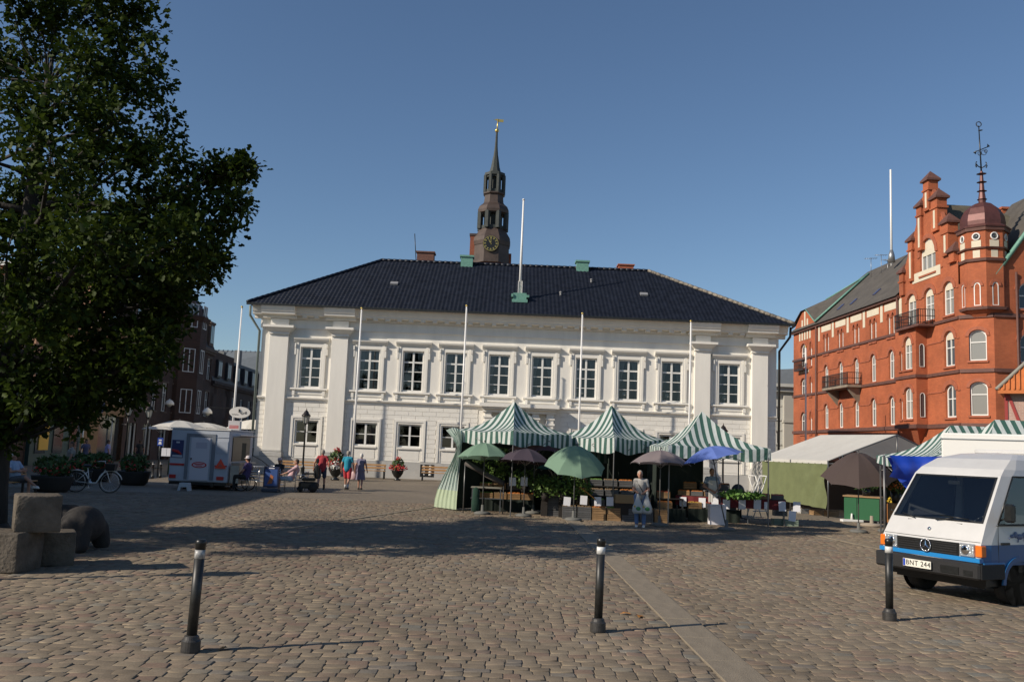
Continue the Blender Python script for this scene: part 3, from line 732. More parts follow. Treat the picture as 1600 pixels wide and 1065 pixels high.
m.lathe([(1.12, -.05), (1.12, .08), (0, .08)], seg=28, smooth=False); clock = m.build('clock', mat('clock_black', (.01, .01, .01), .4), CT)
m = MB(); m.M = ck.M
for k in range(32):
    a0, a1 = k*math.pi/16, (k+1)*math.pi/16
    m.quad((1.06*math.cos(a0), 1.06*math.sin(a0), .1), (1.06*math.cos(a1), 1.06*math.sin(a1), .1), (1.0*math.cos(a1), 1.0*math.sin(a1), .1), (1.0*math.cos(a0), 1.0*math.sin(a0), .1))
for k in range(12):
    a = k*math.pi/6; c_, s2 = math.cos(a), math.sin(a)
    for off in (-.06, .05):
        m.quad(*[(c_*r_-s2*w_, s2*r_+c_*w_, .1) for r_, w_ in ((.68, off-.035), (.94, off-.035), (.94, off+.035), (.68, off+.035))])
m.build('numerals', BRASS, clock)
m = MB(); m.M = ck.M
for ang, L_, w_ in ((R(90), .8, .05), (R(121), .58, .07)):
    c_, s2 = math.cos(ang), math.sin(ang); m.quad(*[(c_*r_-s2*q_, s2*r_+c_*q_, .12) for r_, q_ in ((-.15, -w_), (L_, -w_*.5), (L_, w_*.5), (-.15, w_))])
m.build('clock_hands', BRASS, clock)
# ================================================================ facade helpers
def hdir(u, v=697): r = ray(u, v); return Vector((r.x, r.y, 0)).normalized()
PANEO = mat('dark_window_glass', (0.05, 0.055, 0.06), 0.08, spec=.8)
PANEL = mat('curtained_window_glass', (0.24, 0.24, 0.22), 0.15, spec=.6)
def arch_line(xa, xb, zs, zt, n=8, pointed=0.0):
    cx, hw = (xa+xb)/2, (xb-xa)/2; out = []
    for i in range(n+1):
        t = math.pi*i/n; c = -math.cos(t); s = math.sin(t)
        if pointed: s = s*(1-pointed) + (1-abs(c))*pointed
        out.append((cx + hw*c, zs + (zt-zs)*s))
    return out
def facade(mb, x0, x1, z0, z1, holes, y=0.0, reveal=0.22):
    """holes: (xa, z0, xb, z_spring, z_top) ; z_top == z_spring -> plain rectangle"""
    rect = [(h[0], h[1], h[2], h[4]) for h in holes]
    xs = sorted(set([x0, x1] + [h[0] for h in rect] + [h[2] for h in rect])); zs = sorted(set([z0, z1] + [h[1] for h in rect] + [h[3] for h in rect]))
    for i in range(len(xs)-1):
        for j in range(len(zs)-1):
            cx, cz = (xs[i]+xs[i+1])/2, (zs[j]+zs[j+1])/2
            if any(h[0] < cx < h[2] and h[1] < cz < h[3] for h in rect): continue
            mb.quad((xs[i], y, zs[j]), (xs[i+1], y, zs[j]), (xs[i+1], y, zs[j+1]), (xs[i], y, zs[j+1]))
    r = y + reveal
    for xa, za, xb, zsp, zt in holes:
        mb.quad((xa, y, za), (xa, y, zsp), (xa, r, zsp), (xa, r, za)); mb.quad((xb, y, za), (xb, r, za), (xb, r, zsp), (xb, y, zsp))
        mb.quad((xa, y, za), (xa, r, za), (xb, r, za), (xb, y, za))
        if zt > zsp + .01:
            al = arch_line(xa, xb, zsp, zt); n = len(al)-1
            for i in range(n):
                (p, q), (s_, t) = al[i], al[i+1]
                mb.quad((p, y, q), (s_, y, t), (s_, y, zt), (p, y, zt)); mb.quad((p, y, q), (p, r, q), (s_, r, t), (s_, y, t))
        else: mb.quad((xa, y, zt), (xb, y, zt), (xb, r, zt), (xa, r, zt))
_wc = {}
def win(parent, xc, z0, zs, zt, hw, y=0.12, lights=1, bars=(), trim=None, tw=.16, frame=None, pane=None, tymp=None, fw=.07, M=None, curtain=None):
    """sash window in an opening; origin at (xc, 0, 0)"""
    key = (round(z0, 3), round(zs, 3), round(zt, 3), round(hw, 3), y, lights, bars, trim.name if trim else 0, frame.name if frame else 0, tymp.name if tymp else 0, pane.name if pane else 0, tw)
    if key not in _wc:
        fr = frame or WPAINT
        m = MB(); outl = [(-hw, z0)] + (arch_line(-hw, hw, zs, zt) if zt > zs+.01 else [(-hw, zt), (hw, zt)]) + [(hw, z0)]
        cx_, cz_ = 0, (z0+zt)/2
        inn = [((abs(p)-fw)*(1 if p > 0 else -1) if abs(p) > fw else 0, (q - fw if q > cz_ else q + fw)) for p, q in outl]
        n = len(outl)
        for i in range(n):
            j = (i+1) % n
            m.quad((outl[i][0], y, outl[i][1]), (outl[j][0], y, outl[j][1]), (inn[j][0], y, inn[j][1]), (inn[i][0], y, inn[i][1]))
            m.quad((inn[i][0], y, inn[i][1]), (inn[j][0], y, inn[j][1]), (inn[j][0], y+.06, inn[j][1]), (inn[i][0], y+.06, inn[i][1]))
        for k in range(1, lights): x = -hw + 2*hw*k/lights; m.box(x-.04, y-.01, z0+fw, x+.04, y+.05, (zt if lights == 2 else zs+(zt-zs)*.6)-fw)
        for b in bars: m.box(-hw+fw, y, b-.03, hw-fw, y+.05, b+.03)
        fm = m.mesh('window', fr)
        m = MB(); m.add([(p, y+.045, q) for p, q in outl], [tuple(range(n))]); pm = m.mesh('pane', pane or PANEO)
        tm = None
        if trim:
            m = MB()
            ol = [(-hw, z0)] + (arch_line(-hw, hw, zs, zt) if zt > zs+.01 else [(-hw, zs)]) + [(hw, z0)]
            if zt > zs + .01:
                a = arch_line(-hw, hw, zs, zt); b_ = arch_line(-hw-tw, hw+tw, zs, zt+tw)
                for i in range(len(a)-1):
                    m.add([(a[i][0], -.06, a[i][1]), (a[i+1][0], -.06, a[i+1][1]), (b_[i+1][0], -.06, b_[i+1][1]), (b_[i][0], -.06, b_[i][1]),
                           (b_[i+1][0], .0, b_[i+1][1]), (b_[i][0], .0, b_[i][1]), (a[i][0], .0, a[i][1]), (a[i+1][0], .0, a[i+1][1])], [(0,1,2,3), (3,2,4,5), (6,7,1,0)])
            else: m.box(-hw-tw, -.05, zt, hw+tw, 0, zt+tw)
            tm = m.mesh('window_arch', trim)
            m = MB(); m.box(-hw-.1, -.09, z0-.12, hw+.1, .02, z0); tm = (tm, m.mesh('window_sill', trim))
        ty = None
        if tymp:
            m = MB(); zz = zs - .0; a = arch_line(-hw+fw, hw-fw, zs, zt-fw)
            m.add([(p, y-.02, q) for p, q in a], [tuple(range(len(a)))]); ty = m.mesh('tympanum', tymp)
        _wc[key] = (fm, pm, tm, ty)
    fm, pm, tm, ty = _wc[key]
    w = link('window', fm, parent, (xc, 0, 0)) if M is None else link('window', fm, parent)
    if M is not None: w.matrix_local = M
    link('pane', pm, w)
    if tm: link('window_arch', tm[0], w); link('window_sill', tm[1], w)
    if ty: link('tympanum', ty, w)
    return w

# ================================================================ RED BRICK CORNER BUILDING
awayR = hdir(735); eR = -awayR
pR = at(1407, 600, 62.0)
RB = empty('brick_apartment_building', (pR.x, pR.y, 0), math.atan2(eR.y, eR.x), 'red brick gothic corner building with stepped gable and copper domed turret', 'apartment building')
def fx(u, v=560): return onplane(u, v, pR, eR)[0]
def fz(u, v): return onplane(u, v, pR, eR)[1]
ZEAV = fz(1407, 463); ZS3, ZS2, ZS1 = fz(1407, 520), fz(1407, 594), fz(1407, 668)
SL, SP, SG1, SC = fx(1240), fx(1277), fx(1470), fx(1500, 560)
cols = [fx(u) for u in (1291, 1313.5, 1338, 1364.5, 1393)]
T = (fz(1392, 527), fz(1392, 497), fz(1392, 489)); S = (fz(1392, 592), fz(1392, 556), fz(1392, 546)); Q = (fz(1392, 664), fz(1392, 628), fz(1392, 618))
G0 = (0.3, 2.6, 3.1)
wing = MB(); holes = []
for c in cols:
    holes += [(c-.56, T[0], c-.14, T[1], T[2]), (c+.14, T[0], c+.56, T[1], T[2]), (c-.42, S[0], c+.42, S[1], S[2]), (c-.42, Q[0], c+.42, Q[1], Q[2])]
    holes += [(c-.7, G0[0], c+.7, G0[1], G0[2])]
facade(wing, SP, 0, 0, ZEAV, holes)
# pavilion at the far end
pc = (SL+SP)/2; pw_ = .95
ph = [(pc-pw_, fz(1257, 575.5), pc+pw_*.0+.45, fz(1257, 550), fz(1257, 533))]
pv = []
for (a, b, c_) in ((fz(1257, 574), fz(1257, 548), fz(1257, 536)), (fz(1257, 620), fz(1257, 600), fz(1257, 590)), (fz(1257, 678), fz(1257, 655), fz(1257, 643))):
    pv += [(pc-1.0, a, pc+.3, b, c_), (pc+1.15, a, pc+1.65, b, c_)]
facade(wing, SL, SP, 0, ZEAV+.2, pv)
zp = fz(1262, 483)
wing.add([(SL, 0, ZEAV+.2), (SP, 0, ZEAV+.2), (pc+.6, 0, zp), (pc-.6, 0, zp)], [(0, 1, 2, 3)])
wing.quad((SL, 0, 0), (SL, 0, ZEAV), (SL, 11, ZEAV), (SL, 11, 0))
# gable section
gpos = [fx(1425.7), fx(1453.3), fx(1483.8)]
T3 = (fz(1453, 500), fz(1453, 462), fz(1453, 449)); S3 = (fz(1485, 572), fz(1485, 530), fz(1485, 516)); Q3 = (fz(1487, 652), fz(1487, 610), fz(1487, 600))
gh = [(g_-.62, T3[0], g_+.62, T3[1], T3[2]) for g_ in gpos]
gh += [(gpos[2]-.6, S3[0], gpos[2]+.6, S3[1], S3[2]), (gpos[2]-.55, Q3[0], gpos[2]+.65, Q3[1], Q3[2])]
ctr = fx(1449.5, 400)
gw0, gw1 = 0.0, fx(1491)
GZT = fz(1449, 372); GZS = fz(1449, 398); GZB = fz(1449, 428)
facade(wing, 0, SC, 0, ZEAV+1.0, [h for h in gh])
facade(wing, ctr-1.9, ctr+1.9, ZEAV+1.0, GZT+.5, [(ctr-1.0, GZB, ctr+1.0, GZS, GZT)])
# stepped, sloping shoulders of the gable
apex = fz(1449, 300)
wing.add([(gw0+.2, 0, ZEAV+1), (ctr-1.9, 0, ZEAV+1), (ctr-1.9, 0, GZT+.5)], [(0, 1, 2)]); wing.add([(ctr+1.9, 0, ZEAV+1), (gw1-.1, 0, ZEAV+1), (ctr+1.9, 0, GZT+.5)], [(0, 1, 2)])
wing.add([(ctr-1.9, 0, GZT+.5), (ctr+1.9, 0, GZT+.5), (ctr+.45, 0, apex), (ctr-.45, 0, apex)], [(0, 1, 2, 3)])
wing.add([(gw0+.2, .45, ZEAV+1), (ctr-1.9, .45, GZT+.5), (ctr-.45, .45, apex), (ctr+.45, .45, apex), (ctr+1.9, .45, GZT+.5), (gw1-.1, .45, ZEAV+1)], [tuple(range(6))])
out6 = [(gw0+.2, ZEAV+1), (ctr-1.9, GZT+.5), (ctr-.45, apex), (ctr+.45, apex), (ctr+1.9, GZT+.5), (gw1-.1, ZEAV+1)]
for (a, b), (c_, d_) in zip(out6[:-1], out6[1:]): wing.quad((a, 0, b), (c_, 0, d_), (c_, .45, d_), (a, .45, b))
wing.build('wall', REDBR, RB)
# coping of the gable
m = MB()
for (a, b), (c_, d_) in zip(out6[:-1], out6[1:]): m.tube([(a, .2, b+.08), (c_, .2, d_+.08)], .17, 4, smooth=False)
m.build('gable_coping', REDTRIM, RB)
# pinnacles (pixel u, top v, bottom v, half width)
m0 = []
for u, vt, vb, hw in ((1411, 411, 462, .28), (1424.7, 361, 440, .30), (1438.4, 307, 392, .32), (1449.5, 267, 330, .36), (1462.4, 294, 362, .40), (1479, 332, 400, .40), (1489.5, 376, 410, .3)):
    x = fx(u, vt); zt, zb_ = fz(u, vt), fz(u, vb); m = MB()
    m.box(x-hw, -.16, zb_, x+hw, .5, zt-.75); m.box(x-hw-.08, -.22, zt-1.4, x+hw+.08, .56, zt-1.28)
    pn = m.build('pinnacle', REDBR, RB)
    m = MB(); m.box(x-hw-.14, -.3, zt-.75, x+hw+.14, .64, zt-.62); m.add([(x-hw-.14, -.3, zt-.62), (x+hw+.14, -.3, zt-.62), (x+hw+.14, .64, zt-.62), (x-hw-.14, .64, zt-.62), (x, .17, zt)], [(0,1,4),(1,2,4),(2,3,4),(3,0,4)])
    m.build('pinnacle_cap', DKTRIM, pn)
    m = MB(); m.box(x-.11, -.175, zb_+.2, x+.11, -.155, zt-1.5)
    if zt-1.5 > zb_+.6 and hw > .29: m.build('blind_niche', CREAM, pn)
# windows
for c in cols:
    for dx in (-.35, .35): win(RB, c+dx, T[0], T[1], T[2], .21, trim=REDTRIM, tw=.12, bars=((T[0]+T[1])/2+.1,), pane=PANEL, fw=.05)
    win(RB, c, S[0], S[1], S[2], .42, lights=2, bars=(S[0]+(S[2]-S[0])*.62,), trim=REDTRIM, tw=.22, fw=.1)
    win(RB, c, Q[0], Q[1], Q[2], .42, lights=2, bars=(Q[0]+(Q[2]-Q[0])*.62,), trim=REDTRIM, tw=.22, fw=.1)
    win(RB, c, G0[0], G0[1], G0[2], .7, lights=2, trim=REDTRIM)
for xa, a, xb, b, c_ in pv: win(RB, (xa+xb)/2, a, b, c_, (xb-xa)/2, lights=2 if xb-xa > .8 else 1, bars=(a+(c_-a)*.6,), trim=REDTRIM, pane=PANEL if xb-xa < .8 else None, fw=.09)
for g_ in gpos: win(RB, g_, T3[0], T3[1], T3[2], .62, lights=2, bars=(T3[0]+(T3[1]-T3[0])*.66,), trim=REDTRIM, tw=.3, tymp=CREAM, fw=.1, pane=PANEL)
win(RB, gpos[2], S3[0], S3[1], S3[2], .6, lights=2, bars=(S3[0]+(S3[1]-S3[0])*.7,), trim=REDTRIM, tw=.3, tymp=CREAM, fw=.1)
win(RB, gpos[2]+.05, Q3[0], Q3[1], Q3[2], .6, lights=2, bars=(Q3[0]+(Q3[1]-Q3[0])*.7,), trim=REDTRIM, tw=.3, fw=.1)
win(RB, ctr, GZB, GZS, GZT, 1.0, lights=3, bars=(GZB+.1,), trim=REDTRIM, tw=.3, tymp=CREAM, fw=.12, pane=PANEL)
# oriel with balcony
o0, o1 = fx(1416), fx(1447, 560) + .15; zo0, zo1 = fz(1436, 668), fz(1436, 516)
OM = MB(); pj_ = .75
S4 = (fz(1436, 578), fz(1436, 540), fz(1436, 526)); Q4 = (fz(1437, 655), fz(1437, 615), fz(1437, 605)); om = (o0+o1)/2 + .35
facade(OM, o0, o1, zo0, zo1, [(om-.55, S4[0], om+.55, S4[1], S4[2]), (om-.55, Q4[0], om+.55, Q4[1], Q4[2]), (om-1.15, S4[0], om-.85, S4[1]-.5, S4[1]-.3), (om-1.15, Q4[0], om-.85, Q4[1]-.5, Q4[1]-.3)], y=-pj_)
OM.quad((o1, -pj_, zo0), (o1, 0, zo0), (o1, 0, zo1), (o1, -pj_, zo1)); OM.quad((o0, -pj_, zo0), (o0, -pj_, zo1), (o0, 0, zo1), (o0, 0, zo0)); OM.quad((o0, -pj_, zo1), (o1, -pj_, zo1), (o1, 0, zo1), (o0, 0, zo1))
OM.add([(o0, -pj_, zo0), (o1, -pj_, zo0), (o1, 0, zo0), (o0, 0, zo0), (om, 0, zo0-1.2)], [(1, 0, 4), (2, 1, 4), (0, 3, 4)])
ori = OM.build('oriel', REDBR, RB)
for q in (S4, Q4):
    for xx, hw, zsh in ((om, .55, 0), (om-1.0, .15, 1)):
        a, b, c_ = q if not zsh else (q[0], q[1]-.5, q[1]-.3)
        w = win(RB, xx, a, b, c_, hw, lights=2 if hw > .3 else 1, bars=(a+(b-a)*.7,), trim=REDTRIM, tw=.24 if hw > .3 else .1, tymp=CREAM if hw > .3 and q is S4 else None, fw=.09 if hw > .3 else .04, pane=PANEL)
        w.location.y = -pj_
    Mx = Matrix.Translation((o1, -pj_/2, 0)) @ Matrix.Rotation(R(90), 4, 'Z')
    win(RB, 0, q[0]+.1, q[1]-.2, q[1], .17, y=.0, fw=.03, M=Matrix.Translation((o1+.05, -pj_/2, 0)) @ Matrix.Rotation(R(90), 4, 'Z'))
m = MB(); bz = zo1; b0, b1, yb = fx(1423), fx(1461, 500), -pj_-.35
m.box(b0, yb, bz, b1, 0, bz+.14); m.build('balcony_slab', DKTRIM, RB)
def railing(m, x0, x1, y0, z, h=.95, st=.14):
    for zz in (z+.08, z+h*.55, z+h): m.box(x0, y0, zz-.02, x1, y0+.04, zz+.02)
    n = int((x1-x0)/st)
    for i in range(n+1): x = x0+(x1-x0)*i/n; m.box(x-.012, y0, z, x+.012, y0+.03, z+h)
def railing_y(m, x, y0, y1, z, h=.95, st=.14):
    for zz in (z+.08, z+h*.55, z+h): m.box(x, y0, zz-.02, x+.04, y1, zz+.02)
    n = max(1, int((y1-y0)/st))
    for i in range(n+1): y = y0+(y1-y0)*i/n; m.box(x, y-.012, z, x+.03, y+.012, z+h)
m = MB(); railing(m, b0, b1, yb, bz+.14); railing_y(m, b1-.04, yb, 0, bz+.14); railing_y(m, b0, yb, 0, bz+.14); m.build('balcony_railing', BLACKP, RB)
c0, c1 = fx(1306, 600), fx(1349, 600)-.2; bz = S[0]-.1
m = MB(); m.box(c0, -1.15, bz-.18, c1, 0, bz)
for x in (c0+.3, c1-.7): m.add([(x, -1.0, bz-.18), (x+.4, -1.0, bz-.18), (x+.4, 0, bz-.18), (x, 0, bz-.18), (x+.2, 0, bz-1.5)], [(1,0,4),(2,1,4),(0,3,4),(3,2,4)])
m.build('balcony_slab', mat('balcony_stone', (.25, .21, .16), .85, var=.2), RB)
m = MB(); railing(m, c0, c1, -1.15, bz); railing_y(m, c1-.04, -1.15, 0, bz); railing_y(m, c0, -1.15, 0, bz); m.build('balcony_railing', BLACKP, RB)
# string courses, lancet impost lines
m = MB()
for z, t in ((ZS3, .18), (ZS2, .2), (ZS1, .26)):
    m.box(SL-.08, -.10, z-t/2, o0 if z < zo1 else 0, 0, z+t/2)
    if z < zo1: m.box(o0-.08, -pj_-.09, z-t/2, o1+.09, -pj_, z+t/2); m.box(o1+.001, -pj_, z-t/2, o1+.09, -.1, z+t/2)
    m.box(o1 if z < zo1 else .0, -.10, z-t/2, SC, 0, z+t/2)
m.box(SL-.1, -.22, ZEAV-.12, .1, 0, ZEAV+.1)
m.build('string_course', DKTRIM, RB)
m = MB()
for z in ((S[1]), (Q[1])):
    xs_ = [SP] + [v for c in cols for v in (c-.64, c+.64)] + [0]
    for a, b in zip(xs_[::2], xs_[1::2]): m.box(a, -.045, z-.06, b, 0, z+.02)
for z, e_ in ((T3[1], 0), (S3[1], 1), (Q3[1], 1)):
    st = [gpos[0]-.92, gpos[0]+.92, gpos[1]-.92, gpos[1]+.92, gpos[2]-.92, gpos[2]+.92]
    pr = [(st[1], st[2]), (st[3], st[4]), (st[5], SC)] if not e_ else [(o1, st[4]), (st[5], SC)]
    for a, b in pr:
        if b > a: m.box(a, -.045, z-.06, b, 0, z+.02)
m.build('impost_band', REDTRIM, RB)
m = MB(); m.box(0, -.02, 0, 4.2, .01, .01)
class PanelSet:
    def box(s, *a): m_ = MB(); m_.box(*a); m_.build('cream_panel', CREAM, RB)
cb = PanelSet()
for c in cols:
    cb.box(c-1.0, -.018, T[2]+.22, c+1.0, 0, ZEAV-.25)
    cb.box(c+1.25, -.03, T[1]-.1, c+1.62, 0, ZEAV-.15)
cb.box(SP+.3, -.03, T[1]-.1, SP+.6, 0, ZEAV-.15)
cb.box(gpos[0]+.2, -.03, fz(1453, 446)+.5, gpos[2]-.9, 0, fz(1453, 446)+1.15)
for k in range(5):
    x = pc - 1.25 + .62*k; h_ = 2.6 - abs(k-2)*.75; cb.box(x-.15, -.03, ZEAV-.9, x+.15, 0, ZEAV-.9+h_)
for k in range(5): x = pc - 1.2 + .5*k; cb.box(x-.13, -.03, fz(1257, 582), x+.13, 0, fz(1257, 578))
m = MB(); railing(m, pc-1.4, pc+.9, -.5, fz(1257, 577.5), .8); m.box(pc-1.4, -.5, fz(1257, 577.5)-.1, pc+.9, 0, fz(1257, 577.5)); m.build('balcony_railing', BLACKP, RB)
m = MB()
for x in (SP+.1, -.05): m.tube([(x, -.16, ZEAV-.1), (x, -.16, .3)], .075, 6)
m.build('downpipe', DKTRIM, RB)
# roof of the long wing
ZRG = ZEAV + 5.3
m = MB(); m.add([(SL-.2, 0-.35, ZEAV+.05), (0.1, -.35, ZEAV+.05), (0.1, 5.2, ZRG), (SL+4.2, 5.2, ZRG), (SL-.2, 11, ZEAV+.05), (0.1, 11, ZEAV+.05)], [(0,1,2,3), (3,2,5,4), (0,3,4)])
rfw = m.build('roof', SLATE, RB)
m = MB(); zq = fz(1276, 458)+2.2
m.add([(SL-.2, -.3, ZEAV+.3), (SP+.25, -.3, ZEAV+.3), (SP+.15, 4.6, ZRG-.6), (pc+.8, 1.6, zp+.9), (pc-.8, 1.6, zp+.9), (pc-.6, -.2, zp), (pc+.6, -.2, zp), (SL-.2, 5, ZRG-1)], [(1,2,3,6), (3,4,5,6), (4,7,0,5), (3,2,7,4)])
m.build('roof', SLATE, RB)
m = MB(); m.tube([(SP+.25, -.34, ZEAV+.3), (SP+.2, 4.5, ZRG-.5)], .1, 5); m.tube([(pc+.75, 1.6, zp+.92), (SP+.1, 4.6, ZRG-.5)], .07, 5); m.tube([(pc+.6, -.2, zp), (SP+.2, -.3, ZEAV+.3)], .06, 5); m.build('copper_valley', COPPER, RB)
m = MB(); m.box(-.2, -.35, 0, .2, .35, .08); sk = m.mesh('skylight', mat('skylight_glass', (.06, .06, .12), .15))
tl = math.atan2(5.3, 5.5)
for f_, k in ((.93, .42), (.62, .42), (.36, .38), (.2, .36)):
    x = SP + (0-SP)*f_; y = -.35 + 5.5*k*.6; link('skylight', sk, rfw, (x, y, ZEAV+.05+(y+.35)*5.25/5.55), (tl, 0, 0))
# roof behind the gable
gzr = fz(1467, 308)
m = MB(); X1 = 4.4
m.add([(gw0, .3, ZEAV+.9), (ctr, .3, gzr), (gw1+.6, .3, ZEAV+.9), (ctr, X1, gzr), (ctr+1, 10, ZEAV), (gw1+2, 10, ZEAV), (gw0, 10, ZEAV+.9)], [(2,1,3), (2,3,5), (1,0,3), (3,0,6), (3,6,5)])
m.build('roof', mat('mossy_slate', (0.10, 0.088, 0.06), .8, var=.25, vscale=1.5, bump=.3), RB)
# chamfered corner, front wall, turret (in world axes)
Ac = pR + eR * SC; Ac = Vector((Ac.x, Ac.y, 0)); diag = Vector((math.cos(R(-45)), math.sin(R(-45)), 0)); Bc = Ac + diag * 1.95
iv = RB.matrix_basis.copy()
RBinv = (Matrix.Translation((pR.x, pR.y, 0)) @ Matrix.Rotation(math.atan2(eR.y, eR.x), 4, 'Z')).inverted()
def frame_at(P, dv): return RBinv @ Matrix.Translation(P) @ Matrix.Rotation(math.atan2(dv.y, dv.x), 4, 'Z')
MC = frame_at(Ac, diag); MF = frame_at(Bc, Vector((1, 0, 0)))
def cz2(v, P=Ac): return CAMZ + (730 - v) * 53.8 / FPX
cw = 1.95/2 + .05
CW = [(cz2(564), cz2(525), cz2(515)), (cz2(650), cz2(606), cz2(597))]
m = MB(MC); facade(m, 0, 1.95, 0, cz2(440), [(cw-.5, a, cw+.5, b, c_) for a, b, c_ in CW]); m.build('corner_wall', REDBR, RB)
for a, b, c_ in CW: win(RB, 0, a, b, c_, .5, lights=1, bars=(a+(b-a)*.75,), trim=REDTRIM, tw=.2, fw=.08, M=MC @ Matrix.Translation((cw, 0, 0)), pane=PANEL)
FW = [(x, cz2(vb), cz2(vs), cz2(vt)) for x in (2.1, 4.6, 7.1, 9.6) for vb, vs, vt in ((482, 452, 440), (566, 532, 520), (650, 612, 600))]
m = MB(MF); facade(m, 0, 20, 0, cz2(425), [(x-.55, a, x+.55, b, c_) for x, a, b, c_ in FW])
m.add([(.3, 0, cz2(425)), (9, 0, cz2(425)), (4.65, 0, cz2(425)+6)], [(0, 1, 2)])
m.quad((20, 0, 0), (20, 10, 0), (20, 10, cz2(425)), (20, 0, cz2(425)))
m.build('front_wall', REDBR, RB)
for x, a, b, c_ in FW: win(RB, 0, a, b, c_, .55, lights=2, bars=(a+(b-a)*.7,), trim=REDTRIM, tw=.28, fw=.08, M=MF @ Matrix.Translation((x, 0, 0)))
m = MB(MF)
for z in (ZS3, ZS2, ZS1): m.box(0, -.1, z-.11, 20, 0, z+.11)
m.M = MC
for z in (ZS3, ZS2, ZS1): m.box(0, -.1, z-.11, 1.95, 0, z+.11)
m.build('string_course', DKTRIM, RB)
m = MB(MF); m.tube([(1.35, -.12, cz2(425)), (1.35, -.12, .2)], .07, 6); m.build('downpipe', DKTRIM, RB)
m = MB(MF); m.tube([(.1, -.1, cz2(425)-.2), (4.65, -.1, cz2(425)+6.1)], .14, 5); m.build('copper_verge', COPPER, RB)
zf = cz2(425)
m = MB(MF); m.add([(.2, .05, zf), (4.65, .05, zf+6), (9, .05, zf), (4.65, 6, zf+6), (.2, 6, zf), (20, 6, zf), (3, 5, zf+4.2), (20, 5, zf+4.2), (20, .0, zf)], [(0,1,3,4), (1,2,5,3), (2,8,7,6)]); m.build('roof', SLATE, RB)
for u, v0, v1 in ((1567, 326, 352), (1578, 329, 352)):
    a = at(u-5.5, v1, 60); b = at(u+4.5, v0, 60); m = MB(RBinv); m.box(a.x, 59.6, a.z-2, b.x, 60.8, b.z-.15); m.box(a.x-.08, 59.5, b.z-.15, b.x+.08, 60.9, b.z)
    m.build('chimney', REDBR, RB)
# turret
TC = at(1537, 420, 54.0); TR = 1.36
MT = RBinv @ Matrix.Translation((TC.x, TC.y, 0))
def tz(v): return at(1537, v, 54.0).z
m = MB(MT); ph8 = R(22.5)
m.lathe([(.25, tz(513)), (.6, tz(505)), (TR, tz(487)), (TR, tz(414)), (TR+.07, tz(413)), (TR+.07, tz(409)), (TR, tz(408)), (TR, tz(366))], seg=8, smooth=False, ph=ph8)
tur = m.build('turret', REDBR, RB)
for z0, z1 in ((tz(488), tz(484)), (tz(414), tz(410)), (tz(395), tz(393)), (tz(367), tz(361))):
    m = MB(MT); m.lathe([(TR, z0), (TR+.12, z0), (TR+.16, z1), (TR, z1)], seg=8, smooth=False, ph=ph8); m.build('moulding', DKTRIM, tur)
a8 = TR*math.cos(R(22.5))
for k in range(8):
    an = k*math.pi/4
    M8 = MT @ Matrix.Rotation(an + R(90), 4, 'Z') @ Matrix.Translation((0, -a8, 0))
    if math.cos(an) > .8: continue
    win(RB, 0, tz(482), tz(452), tz(446), .19, y=-.02, fw=.05, trim=REDTRIM, tw=.16, M=M8, pane=PANEL)
    m = MB(M8); m.box(-.27, -.03, tz(392), .27, 0, tz(382)); m.box(-.2, -.02, tz(409), .2, 0, tz(397)); m.build('cream_panel', CREAM, RB)
    m = MB(M8 @ Matrix.Translation((0, 0, tz(376))) @ Matrix.Rotation(R(90), 4, 'X')); m.lathe([(.24, 0), (.24, .06), (.17, .06), (.17, .02)], seg=14); rwin = m.build('round_window', WPAINT, RB)
    m = MB(M8 @ Matrix.Translation((0, 0, tz(376))) @ Matrix.Rotation(R(90), 4, 'X')); m.lathe([(.17, .0), (.17, .03), (0, .03)], seg=14); m.build('pane', PANEO, rwin)
MAROON = mat('maroon_copper', (0.115, 0.045, 0.04), 0.5, metal=.35, var=.18, vscale=3)
m = MB(MT); m.lathe([(TR+.2, tz(362)), (TR+.22, tz(360)), (TR*.93, tz(356)), (TR*.94, tz(350)), (TR*.89, tz(340)), (TR*.73, tz(329)), (TR*.45, tz(321)), (.2, tz(317)), (.22, tz(312)), (.16, tz(300)), (.12, tz(285)), (.08, tz(268))], seg=8, smooth=False, ph=ph8)
dome = m.build('copper_dome', MAROON, RB)
m = MB(MT)
for v in (312, 299, 285, 272): m.lathe([(.12, tz(v)-.03), (.3, tz(v)), (.1, tz(v)+.04)], seg=8, smooth=False)
m.build('spire_collar', MAROON, dome)
m = MB(MT); zt_ = tz(197); m.tube([(0, 0, tz(272)), (-.1, 0, zt_)], [.05, .03], 6)
for k in range(12):
    a, b = k*math.pi/6, (k+1)*math.pi/6; m.tube([(-.1+.16*math.cos(a), 0, zt_+.1+.16*math.sin(a)), (-.1+.16*math.cos(b), 0, zt_+.1+.16*math.sin(b))], .03, 4)
for sx in (-1, 1):
    m.tube([(sx*.05, 0, tz(262)), (sx*.2, 0, tz(260)), (sx*.34, 0, tz(256)), (sx*.28, 0, tz(253))], .035, 5); m.tube([(sx*.3, 0, tz(262)), (sx*.36, 0, tz(258))], .04, 5)
m.lathe([(.02, tz(205)), (.14, tz(204)), (.02, tz(203))], seg=8)
